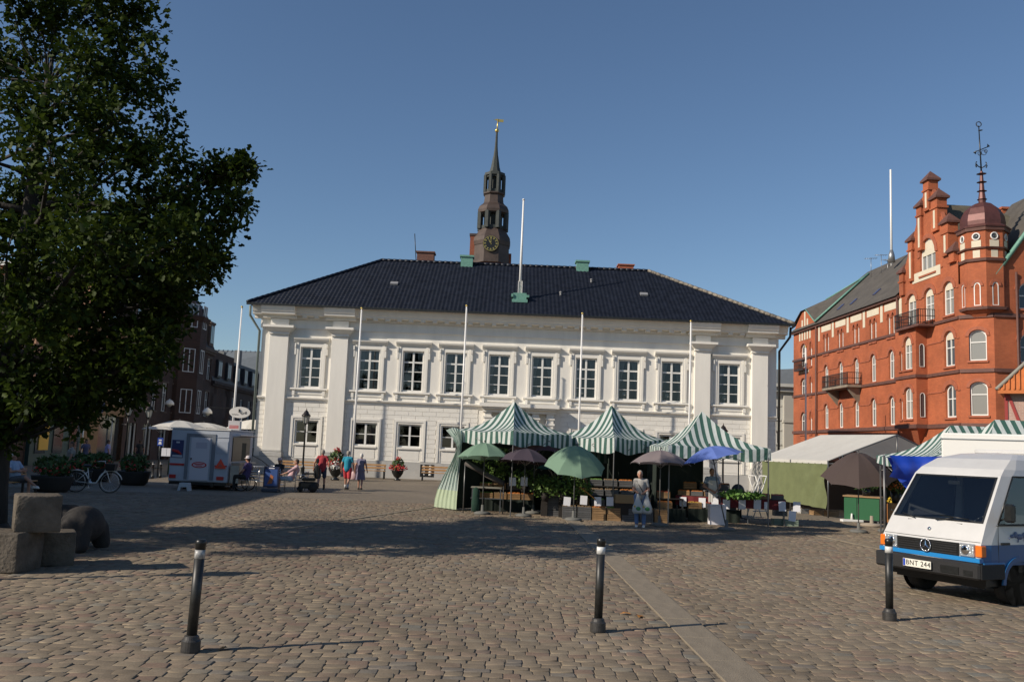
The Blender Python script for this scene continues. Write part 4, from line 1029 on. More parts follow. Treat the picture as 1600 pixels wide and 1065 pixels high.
# arrow vane with scrollwork
wv0, wv1 = tz(239), tz(228)
m.tube([(-.46, .0, wv0), (.55, 0, wv1)], .03, 5); m.add([(-.46, .01, wv0-.02), (-.3, .01, wv0-.12), (-.28, .01, wv0+.16)], [(0, 1, 2)]); m.add([(.55, 0, wv1), (.42, 0, wv1+.16), (.38, 0, wv1-.08)], [(0, 1, 2)])
for c_, r_ in (((.18, wv0+.02), .16), ((-.08, wv0-.05), .12), ((.3, wv0+.12), .1)):
    for k in range(8):
        a, b = k*math.pi/4, (k+1)*math.pi/4; m.tube([(c_[0]+r_*math.cos(a), 0, c_[1]+r_*math.sin(a)), (c_[0]+r_*math.cos(b), 0, c_[1]+r_*math.sin(b))], .02, 4)
m.build('weather_vane', BLACKP, dome)
# flagpole and antennas on the long roof
fpw = at(1393, 402, 70.5)
t = empty('flagpole', (fpw.x, fpw.y, fpw.z - .7), 0, 'tall white flagpole rising from the ridge of the red brick wing', 'flagpole')
m = MB(); tp = at(1391.5, 265, 70.5); m.tube([(0, 0, 0), (tp.x-fpw.x, 0, tp.z-fpw.z+.7)], [.10, .075], 8); m.build('pole', POLE, t)
m = MB(); m.lathe([(.3, .3), (.24, .9), (.12, 1.3)], seg=8); m.build('collar', STEEL, t)
for u in (1361, 1377, 1387):
    b = at(u, 418, 73); a = empty('television_aerial', (b.x, b.y, b.z-.8), rnd.uniform(-.5, .5), {1361: 'thin grey rooftop aerial farthest from the flagpole on the brick wing ridge', 1377: 'middle of three thin grey aerials on the brick wing ridge', 1387: 'thin grey aerial right beside the flagpole on the brick wing ridge'}[u], 'aerial', 'aerials on the brick wing roof')
    m = MB(); h_ = rnd.uniform(1.4, 2.0); m.tube([(0, 0, 0), (0, 0, h_)], .025, 5); m.tube([(-.5, 0, h_-.1), (.5, 0, h_-.05)], .02, 4)
    for k in range(6): m.tube([(-.45+.17*k, -.25, h_-.08), (-.45+.17*k, .25, h_-.08)], .014, 4)
    m.build('mast', STEEL, a)

# ================================================================ PALE CORNER HOUSE IN THE GAP
gb = at(1206, 600, 92); gb2 = at(1252, 600, 92)
GB = empty('pale_stone_house', (gb.x, 92, 0), 0, 'pale grey plastered house with slate hip roof between the hall and the brick building', 'house')
w_ = gb2.x - gb.x
PALE = mat('pale_plaster', (.50, .50, .46), .8, var=.06)
zz = lambda v: CAMZ + (717 - v) * 92 / FPX
PX = at(1220, 640, 92).x - gb.x
hl = [(.25, zz(k), .85, zz(k-20), zz(k-20)) for k in (693, 655)]
m = MB(); facade(m, -3, w_, 0, zz(605), hl); m.build('wall', PALE, GB)
for a, b, c_, d_, e_ in hl: win(GB, (a+c_)/2, b, d_, e_, (c_-a)/2, lights=2, trim=PALE, tw=.15)
m = MB(); m.box(PX+.2, -.5, 0, PX+1.4, 0, zz(618)); m.box(PX+.1, -.6, zz(660), PX+1.5, 0, zz(656)); m.build('pilaster', mat('pale_stone', (.42, .40, .35), .8), GB)
m = MB(); m.box(-3, -.9, zz(605), w_, 0, zz(600)); m.box(-3, -.6, zz(612), w_, 0, zz(605)); m.build('cornice', PALE, GB)
m = MB(); m.add([(-3, -.8, zz(600)), (w_+2, -.8, zz(600)), (w_+2, 5, zz(566)), (-.2, 5, zz(572)), (-3, 8, zz(600))], [(0,1,2,3), (0,3,4)]); m.build('roof', mat('grey_slate', (.15, .16, .16), .6, var=.1), GB)

# ================================================================ HALF-TIMBERED HOUSE AT THE RIGHT EDGE
HY = 42.0
hb = at(1570, 640, HY); HT = empty('timbered_house', (hb.x, HY, 0), R(-31), 'half-timbered house with bright orange tiled roof at the right edge', 'house')
ez = at(1570, 609, HY).z; rz_ = at(1600, 562, HY).z; dx_ = at(1600, 562, HY).x - hb.x
ORT = mat('orange_roof_tile', (.50, .15, .04), .75, var=.12, vscale=6, bump=.5, bscale=30)
m = MB(); m.box(0, 0, 0, 9, 6, ez); m.build('wall', brick_mat('pink_brick', (.42, .26, .21), (.48, .30, .24), (.5, .42, .36)), HT)
m = MB(); RT = mat('red_timber', (.28, .03, .025), .6)
for x in (0.0, 1.0, 2.4, 4, 5.6): m.box(x, -.05, 0, x+.13, 0.02, ez)
for z in (1.3, 2.9, 4.1): m.box(0.13, -.04, z, 9, .02, z+.13)
for a, b in (((.15, ez-.2), (1.0, 2.95)), ((3.9, ez-.2), (2.5, 2.95))):
    m.add([(a[0]-.07, -.06, a[1]), (a[0]+.07, -.06, a[1]), (b[0]+.07, -.06, b[1]), (b[0]-.07, -.06, b[1]), (a[0]-.07, .0, a[1]), (a[0]+.07, .0, a[1]), (b[0]+.07, .0, b[1]), (b[0]-.07, .0, b[1])], [(0,1,2,3), (0,3,7,4), (1,5,6,2)])
m.build('timber_frame', RT, HT)
m = MB(); s2 = (rz_-ez)/dx_ * .55
m.add([(-.25, -.5, ez-.05), (9, -.5, ez-.05), (9, 3, ez+3.6), (dx_*3.0, 3, ez+3.6)], [(0, 1, 2, 3)])
m.add([(-.25, -.5, ez-.2), (9, -.5, ez-.2), (9, -.5, ez-.05), (-.25, -.5, ez-.05), (dx_*3.0, 3, ez+3.6), (-.25, 6, ez)], [(0,1,2,3), (3,4,5)])
rf = m.build('roof', ORT, HT)
m = MB()
for k in range(44):
    x = -.2 + .21*k; t1 = 1.0 if x > dx_*3 else max(0.05, (x+.25)/(dx_*3+.25)); m.tube([(x, -.52, ez-.02), (x, -.5+3.5*t1, ez-.02+3.65*t1)], .045, 5)
m.build('roof_tiles', ORT, rf)['kind'] = 'stuff'
m = MB(); m.tube([(-.3, -.5, ez), (dx_*3.0, 3, ez+3.68)], .09, 5); m.build('bargeboard', mat('grey_board', (.25, .24, .2), .7), HT)
m = MB()
for k in range(8):
    a0, a1 = k*R(90)/8, (k+1)*R(90)/8
    m.quad((1.1, -1.0*math.sin(a1)-.05, ez-1.2+1.0*math.cos(a1)), (3.4, -1.0*math.sin(a1)-.05, ez-1.2+1.0*math.cos(a1)), (3.4, -1.0*math.sin(a0)-.05, ez-1.2+1.0*math.cos(a0)), (1.1, -1.0*math.sin(a0)-.05, ez-1.2+1.0*math.cos(a0)))
m.add([(1.1, -.05, ez-1.2)] + [(1.1, -math.sin(k*R(90)/8)-.05, ez-1.2+math.cos(k*R(90)/8)) for k in range(9)], [tuple(range(10))])
m.build('awning', mat('green_awning', (.01, .12, .07), .7), HT)
w = win(HT, 2.2, ez-2.9, ez-1.5, ez-1.5, .6, lights=2, bars=(ez-2.2,), y=-.07)

# ================================================================ LEFT SIDE OF THE SQUARE
awayL = hdir(733); pL = at(75, 700, 56.0); pL.z = 0
angL = math.atan2(awayL.y, awayL.x)
def lx(u, v=690): return onplane(u, v, pL, awayL)[0]
def lz(u, v): return onplane(u, v, pL, awayL)[1]
def row_house(name, label, u0, u1, H, wallm, floors, wcols, roofm, roof_h=3.0, s0=None, s1=None, winm=None, hole_w=.5, cat='building', ground=None, depth=11, frame=None, trim=None):
    a = lx(u0) if s0 is None else s0; b = lx(u1) if s1 is None else s1
    P = pL + awayL * a; rt = empty(name, (P.x, P.y, 0), angL, label, cat); W = b - a
    holes = []; xs_ = [W*(i+.5)/wcols for i in range(wcols)]
    for z0, z1 in floors: holes += [(x-hole_w, z0, x+hole_w, z1, z1) for x in xs_]
    gh_ = list(ground or [])
    m = MB(); facade(m, 0, W, 0, H, holes + [(x0, 0.0, x1, z1, z1) for x0, x1, z1 in gh_])
    m.quad((0, 0, 0), (0, 0, H), (0, depth, H), (0, depth, 0)); m.quad((W, 0, 0), (W, depth, 0), (W, depth, H), (W, 0, H)); m.quad((0, depth, 0), (0, depth, H), (W, depth, H), (W, depth, 0))
    m.build('wall', wallm, rt)
    for z0, z1 in floors:
        for x in xs_: win(rt, x, z0, z1, z1, hole_w, lights=2, bars=(z0+(z1-z0)*.66,), trim=trim, tw=.14, frame=frame, fw=.06)
    for x0, x1, z1 in gh_:
        m = MB(); m.box(x0, .3, 0, x1, .35, z1); m.build('shop_window', PANEO, rt)
        m = MB(); m.box(x0, .1, .4, x0+.06, .2, z1); m.box(x1-.06, .1, .4, x1, .2, z1); m.box((x0+x1)/2-.03, .1, 0, (x0+x1)/2+.03, .2, z1); m.build('shop_frame', frame or WPAINT, rt)
    m = MB(); m.box(-.1, -.35, H-.3, W+.1, 0, H); m.box(-.1, -.2, H-.5, W+.1, 0, H-.3); m.build('cornice', trim or wallm, rt)
    if roofm:
        m = MB(); m.add([(-.1, -.4, H+.02), (W+.1, -.4, H+.02), (W+.1, depth/2, H+roof_h), (-.1, depth/2, H+roof_h), (-.1, depth+.3, H), (W+.1, depth+.3, H)], [(0,1,2,3), (3,2,5,4), (0,3,4), (1,5,2)]); m.build('roof', roofm, rt)
    return rt, W
BROWN = brick_mat('brown_brick', (.075, .038, .026), (.095, .048, .032), (.06, .042, .034))
DBROWN = brick_mat('dark_brown_brick', (.06, .038, .032), (.075, .046, .038), (.055, .045, .04))
BTRIM = mat('brown_stone', (.13, .09, .065), .8)
DKROOF = mat('dark_slate_roof', (.03, .03, .035), .6, var=.2)
GREENSH = mat('green_shopfront', (.025, .05, .042), .5)
YELL = mat('ochre_plaster', (.25, .15, .075), .85, var=.1)
SALM = mat('salmon_plaster', (.46, .25, .15), .85, var=.08)
GREYM = mat('grey_sheet_metal', (.25, .27, .27), .45, metal=.4, var=.08)
# long house beyond the left picture edge (throws the shade over the left of the square)
s0 = -50; s1 = lx(40)
row_house('corner_house', 'tall brick house outside the left picture edge shading the square', 0, 0, 11.6, BROWN, ((4.4, 6.3), (7.6, 9.4)), 8, DKROOF, .8, s0=s0, s1=-24.5, cat='house', ground=[(4*k+1, 4*k+3.6, 3) for k in range(5)])
row_house('low_brick_house', 'low brick house at the far left behind the tree trunk', 0, 0, 6.6, BROWN, ((4.0, 5.6),), 9, DKROOF, .8, s0=-24.48, s1=s1-.02, cat='house', ground=[(4*k+1, 4*k+3.6, 3) for k in range(5)])
rt, W = row_house('green_shop_house', 'low house with dark green shopfront behind the flower tubs', 0, 0, 8.5, SALM, ((4.6, 6.6),), 4, DKROOF, 2.5, s0=s1, s1=lx(119)-.02, cat='house')
m = MB(); m.box(0, -.25, 0, W, -.02, 3.6); m.build('shopfront', GREENSH, rt)
m = MB()
for k in range(3): m.box(.6+W/3*k, -.3, .7, .6+W/3*k+W/3-1.0, -.26, 3.1)
m.build('shop_window', PANEO, rt)
m = MB(); m.box(-.1, -.6, 3.6, W+.05, -.02, 3.95); m.build('fascia', WPAINT, rt)
m = MB(); m.box(.9, -.36, .9, 2.1, -.31, 3.0); m.build('lit_poster', mat('yellow_poster', (.75, .42, .05), .6), rt)
m = MB(); m.tube([(W-.15, -.45, 3.6), (W-.15, -.45, 0)], .06, 6); m.build('downpipe', WPAINT, rt)
rt, W = row_house('ochre_house', 'ochre plastered house with brown entrance next to green shopfront', 119, 190, 9.3, YELL, ((4.3, 6.4), (7.0, 8.6)), 5, DKROOF, 2.5, cat='house', ground=[(W0, W0+5.4, 3.3) for W0 in (3.4,)])
m = MB(); m.M = Matrix.Translation((3.0, -.5, 4.05)); m.lathe([(.9, -.04), (.9, .04)], seg=18, smooth=False); me = None
b = MB(); b.M = Matrix.Translation((1.9, -.5, 3.85)) @ Matrix.Rotation(R(90), 4, 'X'); b.lathe([(1.0, -.05), (1.0, .05)], seg=20, smooth=False, sy=.45); b.build('oval_sign', mat('blue_sign', (.02, .03, .16), .5), rt)
# salmon gable rising behind
P = at(72, 600, 66); GBL = empty('salmon_gable_house', (P.x, 66, 0), 0, 'salmon plastered gable wall glimpsed through the tree leaves', 'house'); wv = at(160, 600, 66).x - P.x
zg = CAMZ + (676-505)*66/FPX
m = MB(); facade(m, 0, wv, 0, zg+1.5, [(wv*.3-.5, zg-1.6, wv*.3+.5, zg, zg), (wv*.7-.5, zg-1.6, wv*.7+.5, zg, zg)]); m.add([(0, 0, zg+1.5), (wv, 0, zg+1.5), (wv*.5, 0, zg+4.3)], [(0, 1, 2)]); m.build('wall', SALM, GBL)
for k in (.3, .7): win(GBL, wv*k, zg-1.6, zg, zg, .5, lights=2, trim=WPAINT)
m = MB(); m.add([(-.3, -.2, zg+1.4), (wv*.5, -.2, zg+4.5), (wv+.3, -.2, zg+1.4), (-.3, 9, zg+1.4), (wv*.5, 9, zg+4.5), (wv+.3, 9, zg+1.4)], [(0,1,4,3), (1,2,5,4)]); m.build('roof', GREYM, GBL)
P = at(-20, 600, 72); RH = empty('red_roof_house', (P.x, 72, 0), 0, 'red brick house top with pale ridge behind the tree at the far left', 'house')
m = MB(); m.box(0, 0, 0, 2.4, 8, CAMZ+(668-412)*72/FPX); m.build('wall', REDTRIM, RH); m = MB(); m.box(-.1, -.1, CAMZ+(668-412)*72/FPX, 2.5, 8, CAMZ+(668-405)*72/FPX); m.build('parapet', WPAINT, RH)
# brown corner building with mansard tower
HB = lz(322, 543)
rt, W = row_house('brown_brick_building', 'tall brown brick building with mansard and pointed corner tower', 190, 323, HB, BROWN, ((HB-3.0, HB-.9), (HB-6.6, HB-4.2)), 9, None, cat='building', ground=[(W0, W0+1.8, 2.9) for W0 in (1, 4.4, 8, 12, 16, 20, 24, 28)], hole_w=.6, trim=BTRIM)
m = MB(); m.add([(-.1, -.1, HB), (W+.1, -.1, HB), (W-.1, 1.2, HB+3.0), (-.1, 1.2, HB+3.0), (W+.1, 11, HB), (W-.1, 9, HB+3.0), (-.1, 9, HB+3.0)], [(0,1,2,3), (1,4,5,2), (3,2,5,6)]); mn = m.build('mansard_roof', mat('brown_slate', (.05, .035, .035), .7, var=.25), rt)
for k in range(9):
    x = W*(k+.5)/9; m = MB(); m.box(x-.75, -.05, HB+.3, x+.75, 1.2, HB+2.5); m.box(x-.85, -.12, HB+2.5, x+.85, 1.2, HB+2.7); d_ = m.build('dormer', BTRIM, rt)
    m = MB(); m.box(x-.5, -.09, HB+.6, x-.04, -.06, HB+2.3); m.box(x+.04, -.09, HB+.6, x+.5, -.06, HB+2.3); m.build('pane', PANEO, d_)
tx = lx(276) - lx(190)
m = MB(); zt1 = lz(285, 500); m.lathe([(2.4, 0), (2.4, zt1)], (tx, .6, 0), 8, False, R(22.5)); m.lathe([(2.5, zt1), (2.7, zt1+.4), (2.4, zt1+.5)], (tx, .6, 0), 8, False, R(22.5)); m.build('tower', BROWN, rt)
m = MB(); zpk = lz(283, 440); m.lathe([(2.45, zt1+.5), (2.1, zt1+1.2), (1.4, zt1+1.9), (1.1, zt1+2.4), (.6, zpk-.6), (.08, zpk+.8)], (tx, .6, 0), 8, False, R(22.5)); m.build('tower_roof', mat('tower_roof', (.09, .055, .045), .7), rt)
for zf0 in (HB+1.0, HB-3.0, HB-6.6):
    for k in range(5):
        an = R(-180 + 45*k)
        M8 = Matrix.Translation((tx, .6, 0)) @ Matrix.Rotation(an + R(90), 4, 'Z') @ Matrix.Translation((0, -2.4*math.cos(R(22.5)), 0)); win(rt, 0, zf0, zf0+2.1, zf0+2.1, .55, y=-.03, lights=2, M=M8)
# dark mansard house further down the street
HB2 = lz(335, 600)
rt, W = row_house('dark_mansard_house', 'dark brick house with black mansard storey further down the left street', 323, 402, lz(323, 592), DBROWN, ((lz(323, 592)-3.6, lz(323, 592)-1.3), (1.0, 3.4)), 6, None, cat='house', hole_w=.65, trim=None)
H0 = lz(323, 592); H1 = lz(323, 548)
m = MB(); m.add([(0, -.1, H0), (W, -.1, H0), (W, .5, H1), (0, .5, H1), (W, 9, H0), (W, 9, H1), (0, 9, H1), (0, 5, H1+1.2), (W, 5, H1+1.2), (0, 9, H0)], [(0,1,2,3), (1,4,5,2), (3,2,8,7), (7,8,5,6), (0,3,6,9)]); m.build('mansard_roof', DKROOF, rt)
for k in range(6):
    x = W*(k+.5)/6; m = MB(); m.box(x-.75, -.25, H0+.4, x+.75, .5, H1-.5); d_ = m.build('dormer', DKROOF, rt)
    m = MB(); m.box(x-.6, -.3, H0+.6, x-.05, -.26, H1-.7); m.box(x+.05, -.3, H0+.6, x+.6, -.26, H1-.7); m.build('window', mat('pale_sash', (.3, .33, .33), .4), d_)
# seamed metal roof behind, closing the street
b0 = at(362, 560, 118); b1 = at(420, 560, 118); GR = empty('grey_roofed_house', (b0.x, 118, 0), 0, 'house with pale seamed metal roof closing the left street', 'house')
w2 = b1.x - b0.x; zA = CAMZ + (682-582)*118/FPX; zB = CAMZ + (682-548)*118/FPX
m = MB(); m.box(-4, 0, 0, w2, 8, zA); m.build('wall', DBROWN, GR)
m = MB(); m.add([(-4, -.3, zA+.6), (w2, -.3, zA-1.4), (w2, 4, zB+.5), (-4, 4, zB+.5)], [(0,1,2,3)]); rf = m.build('roof', GREYM, GR)
m = MB()
for k in range(14): x = -3.8 + k*.62; m.tube([(x, -.3, zA+.62-2*(x+4)/(w2+4)), (x+.1, 4, zB+.55)], .06, 4)
m.build('standing_seam', GREYM, rf)['kind'] = 'stuff'
for k, (u, v0, v1) in enumerate(((328, 548, 556), (345, 549, 555), (370, 547, 558))):
    a = at(u-4, v1, 112); b = at(u+5, v0, 112); m = MB(); m.box(a.x-b0.x, -6, a.z-2, b.x-b0.x, -5, b.z); m.build('chimney', mat('grey_chimney', (.2, .2, .19), .8), GR)
# ================================================================ FLAGPOLES, LAMPS, BOLLARDS, BENCHES
def flagpole(u_base, u_top, v_top, Y, label):
    t_ = at(u_top, v_top, Y)
    o = empty('flagpole', (t_.x, Y, 0), 0, label, 'flagpole', 'white flagpoles round the square')
    H = t_.z
    m = MB(); m.tube([(0, 0, 0), (0, 0, H*.5), (0, 0, H)], [.075, .06, .038], 10); m.build('pole', POLE, o)
    m = MB(); m.ball((0, 0, H+.06), .07, 10, 7); m.build('finial', BRASS, o)
    m = MB(); m.bbox(-.09, -.16, 0, .09, -.08, .9, .01); m.build('foot_plate', STEEL, o)
    m = MB(); m.tube([(.05, -.05, .8), (.05, -.05, H-.1)], .006, 4); m.build('halyard', POLE, o)
    return o
flagpole(0, 378, 481, 52, 'white flagpole rising behind the food trailer left of the hall')
flagpole(0, 565, 483, 53, 'white flagpole before the second upper window from the left of the hall')
flagpole(0, 729, 479, 53, 'white flagpole above the left edge of the leftmost striped tent')
flagpole(0, 910, 491, 53, 'white flagpole standing between the first two striped market tents')
flagpole(0, 1079.5, 503, 53, 'white flagpole before the inner right pilaster, above the third striped tent')
flagpole(0, 1259, 543, 61, 'white flagpole in front of the red brick building')

GLOBE = mat('frosted_lamp_glass', (.55, .55, .5), .3, trans=.35)
def lamp_post():
    o = empty('street_lamp', (0, 0, 0), 0, 'x', 'street lamp', 'old-style lanterns on black posts')
    m = MB(); m.lathe([(.17, 0), (.17, .1), (.12, .16), (.11, .55), (.13, .6), (.075, .68), (.055, .9), (.045, 2.6), (.06, 2.62), (.04, 2.7), (.035, 3.0)], seg=12); m.build('post', BLACKP, o)
    m = MB(); m.tube([(-.28, 0, 2.55), (.28, 0, 2.55)], .018, 6); m.ball((-.28, 0, 2.55), .03, 6, 4); m.ball((.28, 0, 2.55), .03, 6, 4); m.build('ladder_bar', BLACKP, o)
    m = MB(); m.lathe([(.05, 2.98), (.14, 3.02), (.15, 3.05)], seg=8, smooth=False)
    for k in range(6):
        a = k*math.pi/3; m.tube([(.13*math.cos(a), .13*math.sin(a), 3.03), (.22*math.cos(a), .22*math.sin(a), 3.45)], .012, 4)
    m.build('lantern_frame', BLACKP, o)
    m = MB(); m.lathe([(.12, 3.04), (.205, 3.45)], seg=6, smooth=False); m.build('lantern_glass', GLOBE, o)
    m = MB(); m.lathe([(.27, 3.45), (.25, 3.49), (.15, 3.6), (.13, 3.66), (.08, 3.72), (.03, 3.78), (.03, 3.84), (.0, 3.9)], seg=12); m.build('lantern_cap', mat('lamp_cap', (.06, .05, .045), .3, metal=.7), o)
    return o
L0 = lamp_post(); p = at(475, 700, 50); put(L0, (p.x, 50, 0), 0, 'black street lamp in front of the leftmost ground floor window of the hall')
c = copy_tree(L0); p = at(1130, 690, 47.5); put(c, (p.x, 47.5, 0), 0, 'black street lamp behind the rightmost striped tent slope')
c = copy_tree(L0); p = at(198, 680, 47); put(c, (p.x, 47, 0), 0, 'black street lamp with coppery cap in front of the ochre house')
c = copy_tree(L0); p = at(229, 690, 51); put(c, (p.x, 51, 0), 0, 'black street lamp just left of the white cafe parasols')
c = copy_tree(L0); put(c, (-9.7, 11.6, 0), 0, 'black street lamp outside the left picture edge casting the long thin shadow')

WBAND = mat('reflective_band', (.62, .62, .60), .4, var=.25, vscale=25)
def bollard():
    o = empty('bollard', (0, 0, 0), 0, 'x', 'bollard', 'black bollards in the foreground')
    m = MB(); m.lathe([(.09, 0), (.092, .02), (.092, .11), (.078, .125), (.07, .155), (.053, .165)], seg=24, smooth=False); m.build('base', mat('worn_black_iron', (.02, .02, .02), .5, c2=(.05, .045, .04), vscale=18), o)
    m = MB(); m.lathe([(.050, .17), (.050, .92)], seg=20); m.build('post', mat('bollard_black', (.008, .009, .009), .45, c2=(.028, .028, .026), vscale=9), o)
    m = MB(); m.lathe([(.0512, .90), (.0512, .985)], seg=20); m.build('reflective_band', WBAND, o)
    m = MB(); m.lathe([(.050, .985), (.050, 1.03), (.054, 1.035), (.054, 1.07), (.042, 1.085), (0, 1.088)], seg=20); m.build('cap', BLACKP, o)
    return o
B0 = bollard(); p = gr(297, 1018); put(B0, (p.x, p.y, 0), 0.6, 'black bollard with chipped white band, nearest and leftmost in the foreground')
B0.rotation_euler = (0, R(1.2), 0)
c = copy_tree(B0); p = gr(934, 987); put(c, (p.x, p.y, 0), 2, 'black bollard with clean white band between tents and slab strip in the foreground'); c.rotation_euler = (0, R(1.6), 1)
c = copy_tree(B0); p = gr(1390, 969); put(c, (p.x, p.y, 0), 3, 'black bollard in front of the white and blue van bumper')
m = MB()
for o in list(B0.children):
    if o.name.startswith('reflective_band'):
        o.data = o.data.copy(); o.data.materials[0] = mat('chipped_band', (.6, .6, .58), .4, c2=(.02, .02, .02), vscale=11)
# moss and grit at the bollard feet
for i, (u, v) in enumerate(((238, 747), (250, 746), (1252, 752))):
    m = MB(); m.lathe([(.07, 0), (.07, .1), (.045, .14), (.045, .66), (.06, .7), (.06, .76), (0, .8)], seg=12)
    p = gr(u, v); o = empty('bollard', (p.x, p.y, 0), 0, ('short dark bollard nearer the lamp at the left street mouth', 'short dark bollard nearer the trailer at the left street mouth', 'short dark bollard behind the white gable tent')[i], 'bollard', 'short street bollards'); m.build('post', BLACKP, o)
    m = MB(); m.lathe([(.061, .66), (.061, .7)], seg=12); m.build('ring', WBAND, o)

def bench():
    o = empty('bench', (0, 0, 0), 0, 'x', 'bench', 'wooden benches along the hall front')
    for s_ in (-1, 1):
        m = MB(); x = s_*.98; m.box(x-.03, -.25, 0, x+.03, -.19, .44); m.box(x-.03, .17, 0, x+.03, .23, .84); m.box(x-.03, -.25, .40, x+.03, .23, .45); m.build('end_frame', BLACKP, o)
    for k in range(4): m = MB(); m.bbox(-1.05, -.24+.11*k, .45, 1.05, -.15+.11*k, .485, .008); m.build('seat_slat', WOOD, o)
    for k in range(2): m = MB(); m.bbox(-1.05, .15, .58+.17*k, 1.05, .175, .69+.17*k, .008); m.build('back_slat', WOOD, o)
    return o
b0 = bench()
for i, (u, lb_) in enumerate(((467, 'wooden bench behind the seated cafe guests'), (575, 'wooden bench behind the walking trio'), (686, 'wooden bench just left of the striped tent curtain'))):
    c = b0 if i == 0 else copy_tree(b0); p = at(u, 735, 54.4); put(c, (p.x, 54.4, 0), 0, lb_)

# ---------------------------------------------------------------- plants
def leaf_cloud(name, m_, parent, n, cen, rad, size, seed=1, flat=.6):
    r_ = np.random.default_rng(seed); d = r_.normal(size=(n, 3)); d /= np.linalg.norm(d, axis=1)[:, None]
    rr_ = r_.uniform(.35, 1, n)[:, None]**.6; P = np.array(cen) + d*rr_*np.array(rad)
    a = r_.normal(size=(n, 3)); a /= np.linalg.norm(a, axis=1)[:, None]; b = np.cross(a, d + r_.normal(size=(n, 3))*flat); b /= np.linalg.norm(b, axis=1)[:, None]
    s_ = size*r_.uniform(.6, 1.3, n)[:, None]
    V = np.stack([P - a*s_, P + b*s_*.5, P + a*s_, P - b*s_*.5], 1).reshape(-1, 3)
    F_ = np.arange(n*4).reshape(-1, 4)
    me = bpy.data.meshes.new(name); me.from_pydata(V.tolist(), [], F_.tolist()); me.materials.append(m_)
    return link(name, me, parent)
FLWHITE = mat('white_flowers', (.6, .6, .55), .7)
def urn(kind):
    o = empty('flower_urn', (0, 0, 0), 0, 'x', 'flower urn', 'flower urns in front of the hall')
    m = MB(); m.lathe([(.2, 0), (.22, .05), (.08, .12), (.2, .2), (.33, .42), (.36, .55), (.38, .58), (.3, .56)], seg=14); m.build('urn', BLACKP, o)
    a = leaf_cloud('foliage', LEAFD, o, 260, (0, 0, .85), (.42, .42, .42), .1, 3); a['kind'] = 'stuff'
    a = leaf_cloud('blossoms', FLRED, o, 240, (0, 0, .72), (.6, .55, .22), .07, 4); a['kind'] = 'stuff'
    a = leaf_cloud('blossoms', FLRED, o, 50, (0, 0, 1.25), (.16, .16, .15), .07, 5); a['kind'] = 'stuff'
    return o
u0 = urn(0); p = at(621, 740, 53.2); put(u0, (p.x, 53.2, 0), 0, 'dark urn of red flowers beside the chequered cellar grate')
c = copy_tree(u0); p = at(524, 740, 50.0); put(c, (p.x, 50.0, 0), 1, 'taller urn of red and white flowers partly behind the man in teal'); c.scale = (1.15, 1.15, 1.3)
a = leaf_cloud('white_blossoms', FLWHITE, c, 120, (-.3, -.2, .62), (.35, .3, .2), .06, 6); a['kind'] = 'stuff'
def tub(u, v, s_, lb_):
    p = gr(u, v); o = empty('flower_tub', (p.x, p.y, 0), 0, lb_, 'flower tub', 'big flower tubs along the left houses')
    m = MB(); m.lathe([(.45*s_, 0), (.55*s_, .1), (.64*s_, .5), (.66*s_, .56), (.58*s_, .54)], seg=18); m.build('tub', mat('dark_tub', (.03, .028, .025), .8), o)
    a = leaf_cloud('foliage', LEAFD, o, 420, (0, 0, .88), (.62*s_, .62*s_, .42), .10, int(u)); a['kind'] = 'stuff'
    a = leaf_cloud('blossoms', FLRED, o, 110, (0, 0, .8), (.72*s_, .72*s_, .25), .055, int(u)+1); a['kind'] = 'stuff'
    return o
tub(208, 757, 1.0, 'large dark tub of red and white flowers left of the small bollards'); tub(80, 768, 1.05, 'large dark flower tub behind the seated man in light blue')
tub(152, 752, .9, 'large dark flower tub behind the white bicycle'); tub(118, 757, .9, 'flower tub half hidden behind the bicycle rear wheel')

# ================================================================ MARKET TENTS
GSTR = stripe_mat('green_white_stripe', (0.68, 0.73, 0.70), (0.06, 0.15, 0.12), .24, trans=.3)
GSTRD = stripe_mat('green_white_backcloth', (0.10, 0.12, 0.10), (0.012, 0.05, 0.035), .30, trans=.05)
LEGM = mat('tent_leg_steel', (.16, .16, .16), .4, metal=.6)
def cloth_mesh(name, rows, sts, m_, thick=0.0, mat2=None, split=None):
    """rows: list of lists of points, sts same shape stripe coordinate"""
    n = len(rows[0]); V = [tuple(p) for r_ in rows for p in r_]; F_ = []
    for j in range(len(rows)-1):
        for i in range(n-1): F_.append((j*n+i, j*n+i+1, (j+1)*n+i+1, (j+1)*n+i))
    me = bpy.data.meshes.new(name); me.from_pydata(V, [], F_); me.materials.append(m_)
    if mat2:
        me.materials.append(mat2); me.polygons.foreach_set('material_index', [1 if j >= split else 0 for j in range(len(rows)-1) for i in range(n-1)])
    me.polygons.foreach_set('use_smooth', [True]*len(F_)); attr_float(me, 'st', [s_ for r_ in sts for s_ in r_]); return me
